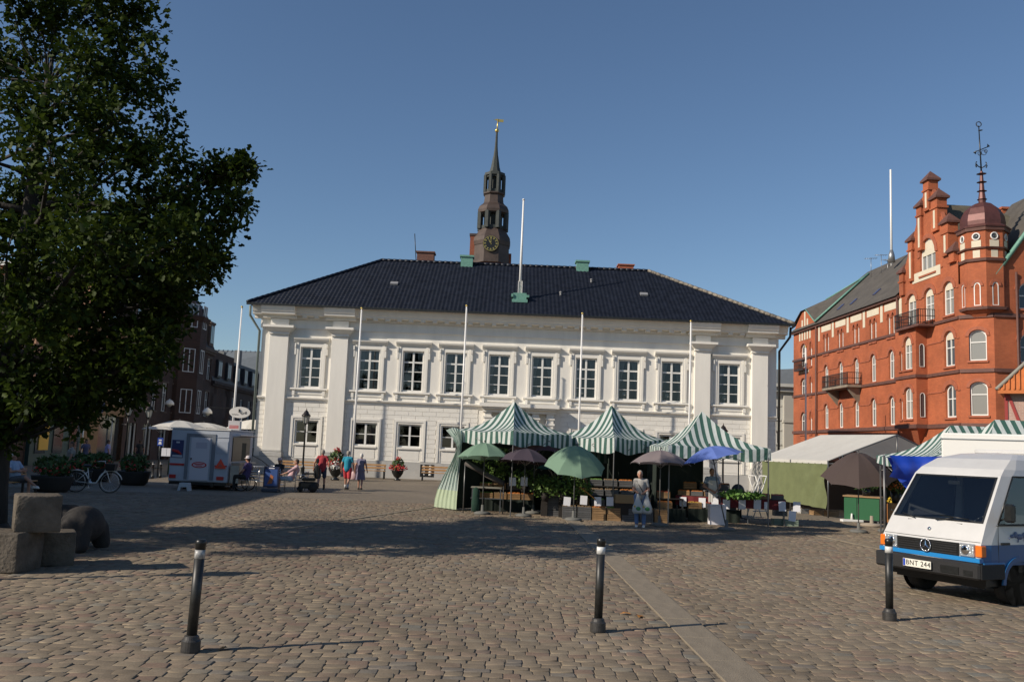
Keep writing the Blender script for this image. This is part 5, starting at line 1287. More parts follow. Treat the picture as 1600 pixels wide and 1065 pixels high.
def tent(loc, rz, hx_, hy_, eave, peak, val, label, ridge=0.0, seed=1, mat_=None, legs=True, pk=(0, 0)):
    o = empty('market_tent', loc, rz, label, 'market tent', 'green and white striped market tents'); rs_ = random.Random(seed)
    C4 = [Vector((-hx_, -hy_, eave)), Vector((hx_, -hy_, eave)), Vector((hx_, hy_, eave)), Vector((-hx_, hy_, eave))]
    PK = [Vector((-ridge+pk[0], pk[1], peak)), Vector((ridge+pk[0], pk[1], peak)), Vector((ridge+pk[0], pk[1], peak)), Vector((-ridge+pk[0], pk[1], peak))]
    ph = [rs_.uniform(0, 6) for _ in range(8)]
    for k in range(4):
        A_, B_ = C4[k], C4[(k+1) % 4]; TA, TB = PK[k], PK[(k+1) % 4]
        nx, ny = 28, 12; rows = []; st = []; L_ = (B_-A_).length; off = L_*k
        for j in range(ny+1):
            t = j/ny; r_ = []; q = []
            a = TA.lerp(A_, t); b = TB.lerp(B_, t)
            for i in range(nx+1):
                s_ = i/nx; p_ = a.lerp(b, s_)
                sagz = -.30*(peak-eave)*math.sin(math.pi*t)*(.75+.25*math.sin(math.pi*s_)) - .05*math.sin(math.pi*s_)*t - .018*math.sin(5*s_*math.pi+ph[k])*t
                # along the eave the cloth bellies in a little
                inw = -.04*math.sin(math.pi*s_)*t
                nn = Vector(((A_+B_).x/2, (A_+B_).y/2, 0)).normalized()
                r_.append((p_.x+nn.x*inw, p_.y+nn.y*inw, p_.z+sagz)); q.append(off + (Vector((p_.x, p_.y, 0))-Vector((A_.x, A_.y, 0))).dot((B_-A_).normalized()))
            rows.append(r_); st.append(q)
        link('canopy_panel', cloth_mesh('canopy_panel', rows, st, mat_ or GSTR), o)
        top = rows[-1]; vr = []; vs_ = []
        for j in range(5):
            t = j/4; r_ = []
            for i in range(nx+1):
                x, y, z = top[i]; s_ = i/nx; nn = Vector(((A_+B_).x/2, (A_+B_).y/2, 0)).normalized(); w_ = .035*t*math.sin(s_*21+ph[k+4]) + .02*t*math.sin(s_*47+ph[k])
                r_.append((x+nn.x*(w_+.012), y+nn.y*(w_+.012), z - val*t*(1+.12*math.sin(s_*9+ph[k+3])) ))
            vr.append(r_); vs_.append(st[-1])
        link('valance', cloth_mesh('valance', vr, vs_, mat_ or GSTR), o)
    if legs:
        for c_ in C4:
            m = MB(); m.tube([(c_.x*.97, c_.y*.97, 0), (c_.x*.97, c_.y*.97, eave)], .022, 6, smooth=False); m.box(c_.x*.97-.06, c_.y*.97-.06, 0, c_.x*.97+.06, c_.y*.97+.06, .012); m.build('leg', LEGM, o)
        for k in range(4):
            a, b = C4[k]*.97, C4[(k+1) % 4]*.97; m = MB(); d_ = (b-a)
            for q in range(4):
                f0, f1 = q/4, (q+1)/4
                m.tube([(a.x+d_.x*f0, a.y+d_.y*f0, eave-.12 - (.3 if q % 2 == 0 else 0)), (a.x+d_.x*f1, a.y+d_.y*f1, eave-.12 - (.3 if q % 2 else 0))], .012, 4)
                m.tube([(a.x+d_.x*f0, a.y+d_.y*f0, eave-.12 - (0 if q % 2 == 0 else .3)), (a.x+d_.x*f1, a.y+d_.y*f1, eave-.12 - (0 if q % 2 else .3))], .012, 4)
            m.build('scissor_truss', LEGM, o)
    return o
def backwall(o, pts, z0, z1, m_, name='back_cloth'):
    rows = []; st = []; n = 24
    for j in range(5):
        z = z1 + (z0-z1)*j/4; r_ = []; q = []
        L_ = 0
        for (a, b) in zip(pts[:-1], pts[1:]):
            for i in range(n+1):
                s_ = i/n; x = a[0]+(b[0]-a[0])*s_; y = a[1]+(b[1]-a[1])*s_; dl = math.hypot(b[0]-a[0], b[1]-a[1])
                r_.append((x+.03*math.sin(s_*30), y+.04*math.sin(s_*23+1), z)); q.append(L_+dl*s_)
            L_ += dl
        rows.append(r_); st.append(q)
    return link(name, cloth_mesh(name, rows, st, m_), o)
p = at(800, 700, 30.3)
T1 = tent((p.x+.02, 30.3, 0), R(45), 1.38, 1.38, 2.66, 3.68, .42, 'leftmost green striped tent, its side curtain tied back', seed=2)
p = at(954, 700, 31.0); T2 = tent((p.x, 31.0, 0), R(42), 1.36, 1.36, 2.60, 3.72, .46, 'middle green striped tent between two others in front of the hall', seed=5)
p = at(1116, 706, 27.7); T3 = tent((p.x+.05, 29.1, 0), R(4), 1.6, 1.45, 2.40, 3.55, .34, 'third green striped tent with pale left slope above the blue parasol', seed=7, pk=(-.15, 0))
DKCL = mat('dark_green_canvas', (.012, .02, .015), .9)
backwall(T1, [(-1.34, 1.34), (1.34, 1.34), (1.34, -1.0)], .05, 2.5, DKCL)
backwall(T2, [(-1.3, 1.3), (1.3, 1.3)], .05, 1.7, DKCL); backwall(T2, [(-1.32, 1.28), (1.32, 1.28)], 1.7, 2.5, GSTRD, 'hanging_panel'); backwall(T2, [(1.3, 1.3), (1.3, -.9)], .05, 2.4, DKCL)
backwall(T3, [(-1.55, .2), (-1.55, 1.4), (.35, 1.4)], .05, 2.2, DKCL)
# tied-back side curtain of the first tent
CURT = mat('pale_green_cloth', (.50, .60, .42), .85, trans=.3, var=.06)
GSTRN = stripe_mat('thin_green_stripe', (0.66, 0.72, 0.68), (0.10, 0.25, 0.19), .11, trans=.3, duty=.62)
A = at(719, 676, 30.2); Bq = at(712, 676, 31.2)
rows = []; st = []
prof = [(2.62, .10, .9), (2.3, .12, .35), (2.05, .17, .16), (1.6, .34, .42), (1.1, .50, .85), (.65, .62, 1.15), (.64, .62, 1.16), (.3, .68, 1.28), (.04, .66, 1.32)]
for z, sw, wd in prof:
    r_ = []; q = []
    for i in range(40):
        s_ = i/39; fold = .07*math.sin(s_*34+z)*min(1, .35/wd+.1)
        # from the leg outwards to the left and slightly back
        x = A.x + .08 - wd*s_*.62 - .12*sw + fold*.3; y = A.y - .28 + wd*.75*s_ + fold
        r_.append((x, y, z + .1*math.sin(s_*3)*(z > 1))); q.append(s_*1.9)
    rows.append(r_); st.append(q)
sc_ = tag(link('tied_curtain', cloth_mesh('tied_curtain', rows, st, GSTRN, mat2=CURT, split=5)), None)
sc_.parent = T1; sc_.matrix_local = (Matrix.Translation(T1.location) @ Matrix.Rotation(R(45), 4, 'Z')).inverted()

# striped tents beyond the van
x0 = at(1370, 703, 26.5).x
T4 = tent((x0+2.6, 24.8, 0), 0, 2.6, 1.7, 2.32, 3.22, .22, 'green striped ridge tent with low left corner behind the blue tarpaulin', ridge=1.25, seed=9)
p = at(1554, 650, 21.5); T5 = tent((p.x+1.4, 21.5, 0), 0, 2.6, 1.5, 2.30, 3.25, .22, 'green striped ridge tent behind the white box truck at the right edge', ridge=1.4, seed=11)

# white gable tent with green side sheet
E1, E0, HWV = Vector((12.15, 34.2, 0)), Vector((10.75, 38.8, 0)), Vector((3.1, 1.1, 0))
WT = empty('gable_tent', tuple(E1), 0, 'white canvas gable tent with olive green side sheet beside the brick building', 'market tent')
def rel(v, z): return (v.x-E1.x, v.y-E1.y, z)
EH, RH_ = 2.12, 3.25
m = MB()
def slope(a0, a1, b0, b1, za, zb, n=10, k_=10):
    vs = []; fs = []
    for j in range(k_+1):
        for i in range(n+1):
            t = j/k_; s_ = i/n; P_ = a0.lerp(a1, s_).lerp(b0.lerp(b1, s_), t); vs.append((P_.x-E1.x, P_.y-E1.y, za+(zb-za)*t - .07*math.sin(math.pi*t)*abs(math.sin(math.pi*s_*3)) ))
    for j in range(k_):
        for i in range(n): fs.append((j*(n+1)+i, j*(n+1)+i+1, (j+1)*(n+1)+i+1, (j+1)*(n+1)+i))
    m.add(vs, fs, True)
slope(E0, E1, E0+HWV, E1+HWV, EH, RH_, 18); slope(E1+HWV*2, E0+HWV*2, E1+HWV, E0+HWV, EH, RH_, 18)
m.build('canopy', CANVAS, WT)
m = MB(); d_ = (E1-E0)
for k in range(12):
    a = E0 + d_*(k/12); b = E0 + d_*((k+1)/12); c_ = (a+b)/2; m.quad(rel(a, EH), rel(b, EH), rel(b, EH-.10), rel(c_, EH-.17)); m.quad(rel(a, EH), rel(c_, EH-.17), rel(c_, EH-.17), rel(a, EH-.10))
m.build('valance', CANVAS, WT)
OLIVE = mat('olive_sheet', (.13, .15, .065), .8, var=.12, vscale=2.5)
rows = []; sts_ = []; out = Vector((-.06, -.02, 0))
for j in range(9):
    r_ = []
    for i in range(37):
        s_ = i/36; P_ = E0.lerp(E1, .1+.9*s_); z = EH-.12 - (1.5+.18*s_)*j/8
        w_ = .03*math.sin(s_*9+j*.3) + (.07*math.sin((s_-.7)*28 + j*.9) if s_ > .7 else 0); r_.append((P_.x-E1.x-.08+w_, P_.y-E1.y-.02, z))
    rows.append(r_); sts_.append([0]*37)
link('side_sheet', cloth_mesh('side_sheet', rows, sts_, OLIVE), WT)
m = MB()
for P_ in (E1, E0, E1+HWV*2, E0+HWV*2, (E0+E1)/2): m.tube([rel(P_, 0), rel(P_, EH)], .03, 6)
m.tube([rel(E1+HWV, EH-.1), rel(E1+HWV, RH_)], .03, 6); m.tube([rel(E1, EH), rel(E1+HWV, RH_-.02), rel(E1+HWV*2, EH)], .03, 6); m.tube([rel(E1, EH-.1), rel(E1+HWV*2, EH-.1)], .025, 6)
m.build('pole_frame', LEGM, WT)
m = MB(); q = E0+Vector((-.05, 0, 0))
rows = []; 
for j in range(9):
    z = EH - .1 - 1.9*j/8; rows.append([(q.x-E1.x-.25+.5*i/9 + .08*math.sin(z*7), q.y-E1.y-.3+.08*math.sin(i*1.9+z*9), z) for i in range(10)])
link('tied_flap', cloth_mesh('tied_flap', rows, [[0]*10]*9, CANVAS), WT)
# dark end cloth on far side
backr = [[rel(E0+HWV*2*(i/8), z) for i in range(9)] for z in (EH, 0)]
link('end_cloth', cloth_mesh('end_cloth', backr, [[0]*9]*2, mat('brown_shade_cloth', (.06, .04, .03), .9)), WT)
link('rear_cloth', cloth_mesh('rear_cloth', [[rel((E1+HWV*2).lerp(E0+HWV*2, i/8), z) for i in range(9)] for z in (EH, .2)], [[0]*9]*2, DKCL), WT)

# ---------------------------------------------------------------- parasols
def parasol(name, u, vrim, Y, r_, rise, cm, label, tilt=0, tdir=0, n=8, group='market parasols over the stalls', base=True, zr=None, cat='parasol', poff=0):
    P_ = at(u, vrim, Y); zrim = P_.z if zr is None else zr
    o = empty(name, (P_.x, P_.y, 0), 0, label, cat, group)
    Mt = Matrix.Translation((0, 0, zrim)) @ Matrix.Rotation(R(tdir), 4, 'Z') @ Matrix.Rotation(R(tilt), 4, 'Y')
    V = []; F_ = []; ns = n*4; nr = 7
    for j in range(nr+1):
        t = j/nr
        for i in range(ns):
            a = 2*math.pi*i/ns; f = (i % 4)/4; sc = 1 - .045*math.sin(math.pi*f)*t*2   # straight edges between ribs
            z = rise*(1 - t**1.8) - .045*math.sin(math.pi*f)*t*(1-t)*2 + (.03*math.sin(math.pi*f) if j == nr else 0)
            V.append(tuple(Mt @ Vector((r_*t*sc*math.cos(a), r_*t*sc*math.sin(a), z))))
    for j in range(nr):
        for i in range(ns): F_.append((j*ns+i, j*ns+(i+1) % ns, (j+1)*ns+(i+1) % ns, (j+1)*ns+i))
    me = bpy.data.meshes.new('canopy'); me.from_pydata(V, [], F_); me.materials.append(cm); link('canopy', me, o)
    m = MB()
    for k in range(n):
        a = 2*math.pi*k/n; pts = []
        for j in range(1, nr+1):
            t = j/nr; pts.append(tuple(Mt @ Vector((r_*t*math.cos(a), r_*t*math.sin(a), rise*(1-t**1.8)-.025))))
        m.tube(pts, .007, 4); m.tube([tuple(Mt @ Vector((0, 0, rise-.55))), tuple(Mt @ Vector((r_*.5*math.cos(a), r_*.5*math.sin(a), rise*(1-.5**1.8)-.03)))], .006, 4)
    m.build('ribs', ALU, o)['kind'] = 'stuff'
    top = Mt @ Vector((0, 0, rise+.06)); mid = Mt @ Vector((0, 0, rise-.6))
    m = MB(); m.tube([(mid.x+poff, mid.y, .05), (mid.x+poff*.3, mid.y, mid.z*.6), tuple(mid), tuple(top)], .018, 8); m.ball(tuple(top), .03, 6, 5); m.build('pole', mat('parasol_pole', (.10, .10, .095), .5, metal=.3), o)
    if base:
        m = MB(); m.lathe([(.26, 0), (.27, .05), (.2, .09), (.05, .1), (.04, .3)], (mid.x+poff, mid.y, 0), 14); m.build('base', mat('parasol_base', (.13, .13, .12), .8), o)
    return o
GRN = mat('sage_green_cloth', (.21, .34, .24), .85, trans=.3); PUR = mat('dark_purple_cloth', (.055, .04, .055), .85, trans=.12)
MAR = mat('maroon_cloth', (.08, .03, .035), .85, trans=.12); TEAL = mat('teal_cloth', (.05, .16, .12), .85, trans=.2); GRY = mat('warm_grey_cloth', (.24, .20, .20), .85, trans=.25)
BLU = mat('blue_cloth', (.12, .19, .52), .8, trans=.2); BRN = mat('dark_brown_cloth', (.065, .045, .04), .85, trans=.1)
parasol('parasol', 757, 716, 28.9, .90, .50, GRN, 'sage green parasol at the left end of the market, edge on the curtain', 5, 100)
parasol('parasol', 821, 723, 28.6, .92, .46, PUR, 'dark purple parasol between the two sage green parasols', 5, 60)
parasol('parasol', 836, 704, 30.0, .9, .38, MAR, 'maroon parasol mostly hidden behind the dark purple one')
parasol('parasol', 866, 734, 29.6, .62, .3, TEAL, 'small teal parasol peeping out low between purple and green ones')
parasol('parasol', 898, 729, 27.8, .96, .66, GRN, 'sage green parasol above the leafy herb crates, facing the viewer', 20, 280)
parasol('parasol', 1032, 725, 27.0, .90, .42, GRY, 'warm grey parasol beside the woman with shopping bags', 3, 80)
parasol('parasol', 1114, 716, 26.4, .90, .36, BLU, 'blue parasol tilted over the fruit stall of the third tent', 14, 175, poff=.36)
parasol('parasol', 1341, 746, 27.6, 1.10, .78, BRN, 'dark brown parasol in front of the white gable tent', 16, 250)
parasol('parasol', 1384, 731, 28.2, .85, .36, mat('brown_grey_cloth', (.075, .05, .055), .85, trans=.1), 'smaller dark brown parasol at the left tip of the striped tent by the tarp', 4, 90)

# ---------------------------------------------------------------- stalls
CRATEM = mat('grey_crate_plastic', (.10, .10, .10), .6, var=.15); CRATEW = mat('pale_crate_plastic', (.36, .35, .32), .6); CRATEG = mat('pale_green_crate', (.22, .28, .22), .6); CRATEB = mat('wooden_crate', (.28, .17, .08), .8, var=.2)
def crate_mesh(w_, d_, h_, m_, slats=3):
    m = MB(); t = .015
    m.box(-w_/2, -d_/2, 0, w_/2, d_/2, .015)
    for k in range(slats):
        z0 = .015 + (h_-.015)*k/slats + (.012 if k else 0); z1 = .015 + (h_-.015)*(k+1)/slats
        m.box(-w_/2, -d_/2, z0, w_/2, -d_/2+t, z1); m.box(-w_/2, d_/2-t, z0, w_/2, d_/2, z1)
        m.box(-w_/2, -d_/2+t, z0, -w_/2+t, d_/2-t, z1); m.box(w_/2-t, -d_/2+t, z0, w_/2, d_/2-t, z1)
    for sx in (-1, 1):
        for sy in (-1, 1): m.box(sx*w_/2-.012*(sx > 0)-.0, sy*(d_/2)+(.002*sy), 0, sx*w_/2+.012*(sx < 0), sy*(d_/2-.03), h_+.01)
    return m.mesh('crate', m_)
crates = {k: crate_mesh(.42, .34, .19, v) for k, v in dict(grey=CRATEM, pale=CRATEW, green=CRATEG, wood=CRATEB).items()}
PRD = dict(orange=mat('oranges', (.45, .16, .02), .5, c2=(.35, .10, .02), vscale=20), red=mat('tomatoes', (.35, .03, .015), .35, c2=(.45, .08, .02), vscale=20), green=mat('greens', (.06, .16, .02), .6, c2=(.15, .24, .04), vscale=20),
           yellow=mat('yellow_fruit', (.5, .35, .05), .5, c2=(.4, .2, .03), vscale=20), brown=mat('potatoes', (.2, .13, .07), .8, c2=(.12, .08, .04), vscale=20))
prod_me = {}
for k, mm in PRD.items():
    m = MB(); rr_ = random.Random(hash(k) % 7 + 1)
    for i in range(9):
        for j in range(7): m.ball((-.18+.045*i, -.14+.047*j, .17+rr_.uniform(0, .035)), .028, 6, 4)
    prod_me[k] = m.mesh('produce', mm)
NC = [0]
def crate(x, y, z, kind, prod, rz=0, label=None, group='produce crates on the market stalls'):
    o = link('crate', crates[kind], None, (x, y, z), (0, 0, rz)); tag(o, label, 'crate', group)
    if prod: link('produce', prod_me[prod], o)['kind'] = 'stuff'
    return o
def table(u0, v0, u1, v1, h_, depth_, label, m_=None, legs=4, name='market_table'):
    a, b = gr(u0, v0), gr(u1, v1); d_ = (b-a); L_ = d_.length; ang = math.atan2(d_.y, d_.x)
    o = empty(name, tuple(a), ang, label, 'market table', None)
    m = MB(); m.box(0, 0, h_-.03, L_, depth_, h_); m.build('table_top', m_ or WOOD, o)
    for k in range(legs//2):
        for y in (.04, depth_-.04):
            x = .05 + (L_-.1)*k/(legs//2-1); m = MB(); m.box(x-.015, y-.015, 0, x+.015, y+.015, h_-.03); m.build('leg', LEGM, o)
    return o, L_
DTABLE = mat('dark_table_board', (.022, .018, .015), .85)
# bare steel table and rack at the left tent
tb, L_ = table(734, 800, 783, 802, .82, .6, 'bare folding table with grey metal frame below the leftmost green parasol', mat('grey_board', (.14, .13, .12), .7))
m = MB(); m.box(0, 0, .45, L_, .03, .48); m.build('cross_bar', LEGM, tb)
a, b = at(727, 722, 29.2), at(757, 739, 29.2); c_, d_ = at(758, 740, 29.2), at(787, 755, 29.2)
rl = empty('rolled_awning', tuple(a), 0, 'two grey cloth rolls lying slanted end to end above the bare table', 'cloth roll')
for p_, q_ in ((a, b), (c_, d_)): m = MB(); m.tube([tuple(p_-a), tuple(q_-a)], .085, 10); m.build('roll', mat('grey_brown_cloth', (.08, .07, .065), .8), rl)
m = MB(); m.tube([tuple(a-a), (a-a).x and (0, 0, 0) or (0.0, 0, -a.z)], .02, 6); m.build('support_post', LEGM, rl); q_ = d_-a; m = MB(); m.tube([tuple(q_), (q_.x, q_.y, -a.z)], .02, 6); m.build('support_post', LEGM, rl)
# hanging green coat
p = at(744, 760, 28.9)
m = MB(); m.lathe([(.03, .0), (.11, -.06), (.12, -.3), (.15, -.5), (.13, -.74), (.05, -.78)], seg=11, sy=.5, sx=.9)
vv = MB(); ct = m.build('green_coat', mat('green_coat', (.01, .04, .025), .9, bump=.5, bscale=8), None, (p.x, p.y, 1.0)); tag(ct, 'dark green coat hanging at the left end of the bare table', 'coat')
ct.location.z = .82 + .02
# shop interior racks full of crates: three tiers per tent
def rack(x0, y0, W, tiers, ang, label, kinds, prods, seed, tdep=.42, z0=.42, zs=.30, covers=None):
    r_ = random.Random(seed); o = empty('stall_rack', (x0, y0, 0), ang, label, 'stall rack')
    c_, s_ = math.cos(ang), math.sin(ang)
    for t in range(tiers):
        zt = z0 + zs*t; yt = tdep*t
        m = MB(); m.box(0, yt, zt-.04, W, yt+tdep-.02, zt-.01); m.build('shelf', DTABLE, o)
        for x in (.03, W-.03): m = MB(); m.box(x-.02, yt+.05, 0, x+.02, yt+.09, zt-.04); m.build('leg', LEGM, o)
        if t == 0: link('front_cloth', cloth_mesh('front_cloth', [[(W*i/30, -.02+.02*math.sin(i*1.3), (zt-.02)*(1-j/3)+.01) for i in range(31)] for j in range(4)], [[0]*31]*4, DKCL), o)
        n = int(W/.46)
        for k in range(n):
            lx_, ly_ = .25+k*(W-.04)/n, yt+tdep/2; X_, Y_ = x0+lx_*c_-ly_*s_, y0+lx_*s_+ly_*c_
            pr = r_.choice(prods); kd = r_.choice(kinds)
            crate(X_, Y_, zt-.008, kd, pr, ang, '%s %s crate, %s on the %s shelf of %s' % ({'grey': 'grey', 'pale': 'pale', 'green': 'green', 'wood': 'wooden'}[kd], {'orange': 'orange', 'red': 'tomato', 'green': 'vegetable', 'yellow': 'yellow fruit', 'brown': 'potato'}[pr], ['first from left', 'second from left', 'third from left', 'fourth from left', 'fifth from left', 'sixth from left', 'seventh from left'][min(k, 6)], ['lowest', 'middle', 'top'][min(t, 2)], covers.replace('the ', '', 1)))
    return o
rack(2.2, 28.9, 2.5, 3, 0, 'stepped rack of produce crates below the middle striped tent', ['grey', 'wood', 'grey'], ['orange', 'red', 'green', 'brown', 'yellow'], 5, covers='the middle rack')
rack(4.85, 28.9, .9, 2, 0, 'short stepped rack behind the woman with bags', ['wood'], ['orange', 'red'], 8, covers='the short rack')
rack(5.9, 29.4, 1.7, 3, 0, 'stepped rack of oranges and tomatoes behind the seller', ['grey', 'wood'], ['orange', 'orange', 'red', 'yellow'], 9, covers='the rack behind the seller')
rack(-.9, 30.4, 1.9, 2, R(4), 'low rack at the back of the leftmost striped tent', ['grey', 'wood'], ['orange', 'green', 'brown'], 12, covers='the left tent rack')
# front table of the right stall with red cloth and price cards
tb, L_ = table(1055, 812, 1228, 822, .82, .9, 'long market table with red cloth skirt in front of the seller', DTABLE, 8)
ta = tb.rotation_euler.z; ca, sa = math.cos(ta), math.sin(ta); t0 = tb.location
rows = [[(L_*i/40, -.02+.02*math.sin(i*1.7)-.01*j, .80-.30*j/3) for i in range(41)] for j in range(4)]
rc = link('red_tablecloth', cloth_mesh('red_tablecloth', rows, [[0]*41]*4, mat('red_cloth', (.13, .012, .015), .85)), None, tuple(t0), (0, 0, ta)); tag(rc, 'dark red cloth hanging along the front of the right market table', 'tablecloth')
m = MB(); m.quad((-.055*2, 0, -.15), (.11, 0, -.15), (.11, 0, .15), (-.11, 0, .15)); m.quad((-.11, .004, .15), (.11, .004, .15), (.11, .03, .155), (-.11, .03, .155)); card = m.mesh('price_card', PAPER)
cu_ = [1075, 1101, 1118, 1133, 1153, 1172, 1183, 1202, 1219]
ordn = ['first', 'second', 'third', 'fourth', 'fifth', 'sixth', 'seventh', 'eighth', 'ninth']
for i, u in enumerate(cu_):
    p = gr(u, 816); f = (p.x-gr(1055, 812).x)/(gr(1228, 822).x-gr(1055, 812).x); lx_ = L_*f
    q = link('price_card', card, None, (t0.x+lx_*ca+.07*sa, t0.y+lx_*sa-.07*ca, .62+rnd.uniform(-.02, .02)), (R(-3), rnd.uniform(-.06, .06), ta), (.6 if i == 6 else 1, 1, .75 if i == 6 else 1))
    tag(q, '%s white price card from the left on the red cloth of the right stall' % ordn[i] if i != 6 else 'narrow white price card, seventh from the left on the red cloth', 'price card', 'price cards on the right stall')
k = 0
for i in range(8):
    for j in range(2):
        lx_, ly_ = .25+i*(L_-.5)/7, .24+.4*j; pr = ['orange', 'orange', 'red', 'brown', 'green', 'green', 'red', 'red'][i]
        cr_ = crate(t0.x+lx_*ca-ly_*sa, t0.y+lx_*sa+ly_*ca, .82, ['wood', 'grey'][(i+j) % 2], pr, ta, '%s crate from the left, %s row of the right market table, holding %s' % (ordn[i], ['front', 'rear'][j], {'orange': 'oranges', 'red': 'tomatoes', 'green': 'greens', 'brown': 'potatoes'}[pr]))
        cr_.scale = (.9, .9, .7)
# leafy vegetables piled at the right
p = at(1180, 770, 28.3)
lv = empty('lettuce_pile', (p.x-.4, 28.5, .82), 0, 'long heap of green lettuce at the right end of the market table', 'vegetables'); a = leaf_cloud('leaves', mat('lettuce', (.09, .19, .03), .7), lv, 420, (0, 0, .12), (.75, .25, .16), .07, 21); a['kind'] = 'stuff'
# price boards on the middle stall
for i, (u, v) in enumerate(((886, 783), (912, 781), (934, 783), (953, 783), (801, 752), (819, 752))):
    Yc = 28.35 if i < 4 else 29.3; p = at(u, v, Yc); q = link('price_card', card, None, tuple(p), (R(-4), rnd.uniform(-.08, .08), 0), (1, 1, .9))
    tag(q, ['white card on the lower front of the herb crates', 'dim white card left of the basket stack', 'tilted white card below the orange-handled broom', 'white card above the pale baskets', 'left of two white cards in the dark left tent', 'right of two white cards in the dark left tent'][i], 'price card', 'price cards in the middle stalls')
# stacked crates with herbs
st_l = [('left', 862.5, 4), ('right', 884.5, 3)]
for nm, u, n in st_l:
    p = gr(u, 806)
    for k in range(n): crate(p.x, p.y+.15, k*.21, 'grey' if k < 3 else 'pale', 'green' if k == n-1 and nm == 'right' else None, 0, ('%s crate in the %s stack below the sage green parasol' % (['bottom', 'second', 'third', 'pale top'][k], nm)), 'stacked crates before the herbs')
for i, (u, v, Y, s_, lb_) in enumerate(((852, 757, 28.9, .55, 'bushy potted herbs behind the left crate stack'), (880, 755, 28.7, .6, 'bushy potted herbs above the right crate stack'), (905, 760, 28.8, .5, 'dark bushy plant right of the crate stacks'), (775, 732, 31.0, .5, 'dark trailing plants hanging under the leftmost tent'), (820, 745, 30.6, .6, 'dark leafy plants at the back between green and purple parasols'))):
    p = at(u, v, Y); o = empty('herb_plant', (p.x, Y, 0), 0, lb_, 'plant', 'potted plants on the stalls')
    m = MB(); m.lathe([(.10, p.z-.5), (.16, p.z-.25), (.13, p.z-.25)], seg=10); m.build('pot', DTABLE, o); m = MB(); m.box(-.1, .25, 0, .1, .4, p.z-.45); m.build('stand', DTABLE, o)
    a = leaf_cloud('foliage', mat('dark_herbs', (.03, .075, .015), .7, c2=(.10, .17, .02), vscale=6), o, 420, (0, 0, p.z-.05), (s_, .35, .38), .06, 30+i); a['kind'] = 'stuff'
# stack of pale shopping baskets
m = MB(); m.frustum(-.22, -.16, .22, .16, 0, .26, .05)
for k in range(4): m.box(-.27, -.21-.004*k, .2+.05*k, .27, .21, .235+.05*k)
for k in range(6): m.box(-.2+.08*k-.008, -.20, .02, -.2+.08*k+.008, -.19, .2)
p = gr(951, 812); o = m.build('shopping_basket', CRATEW, None, (p.x, p.y+.15, 0)); tag(o, 'stack of pale slatted plastic baskets on the cobbles before the middle stall', 'basket')
# cardboard box on shelf, white foam box, pale green crates
p = at(976, 778, 28.4); m = MB(); m.bbox(-.3, -.2, 0, .3, .2, .26, .006); o = m.build('cardboard_box', mat('cardboard', (.30, .20, .10), .85), None, (p.x, 28.5, p.z-.1)); tag(o, 'brown cardboard box on the shelf left of the woman with bags', 'box')
o.location.z = .55
m = MB(); m.box(-.32, -.2, 0, .32, .2, .54); sp = m.build('box_stand', DTABLE, None, (p.x, 28.5, 0)); tag(sp, 'dark wooden stand carrying the brown cardboard box', 'stand')
p = gr(1122, 820); m = MB(); m.bbox(-.25, -.17, 0, .25, .17, .56, .012); m.bbox(-.26, -.18, .56, .26, .18, .62, .01); o = m.build('foam_box', mat('white_foam', (.72, .70, .72), .8), None, (p.x, p.y+.17, 0)); tag(o, 'upright white foam box with lid on the cobbles before the right stall', 'box')
for i, (u, v) in enumerate(((1219, 820), (1237, 822))):
    p = gr(u, v); crate(p.x, p.y+.15, 0, 'green', None, 0, ['pale green crate on the ground under the end of the right stall', 'outermost pale green crate on the ground right of the stall'][i], 'green crates on the ground')
p = gr(1220, 815); o = crate(p.x, p.y+.12, .2, 'grey', 'green', 0, 'dark crate stacked on the pale green one at the right stall end', 'green crates on the ground')
q = at(1238, 806, 27.6); o = link('price_card', card, None, tuple(q), (R(-4), .1, 0)); tag(o, 'tilted white card leaning on the outermost green crate', 'price card')
# small things on the ground
for i, (u, v, kd) in enumerate(((1046, 811, 'bag'),)):
    p = gr(u, v); m = MB(); m.ball((0, 0, .1), (.13, .1, .12), 10, 7); m.ball((.03, 0, .22), (.07, .05, .07), 8, 5); o = m.build('paper_bag', mat('paper_bag', (.5, .4, .3), .8), None, tuple(p)); tag(o, 'small crumpled paper bag beside the grey parasol base', 'bag')
p = gr(1030, 812); m = MB(); m.bbox(-.33, -.2, 0, .33, .2, .08, .02); m.lathe([(.04, .08), (.04, .35)], seg=8); o = m.build('concrete_foot', mat('pale_concrete', (.35, .35, .36), .8), None, tuple(p)); tag(o, 'pale concrete parasol foot beside the woman with bags', 'parasol foot')
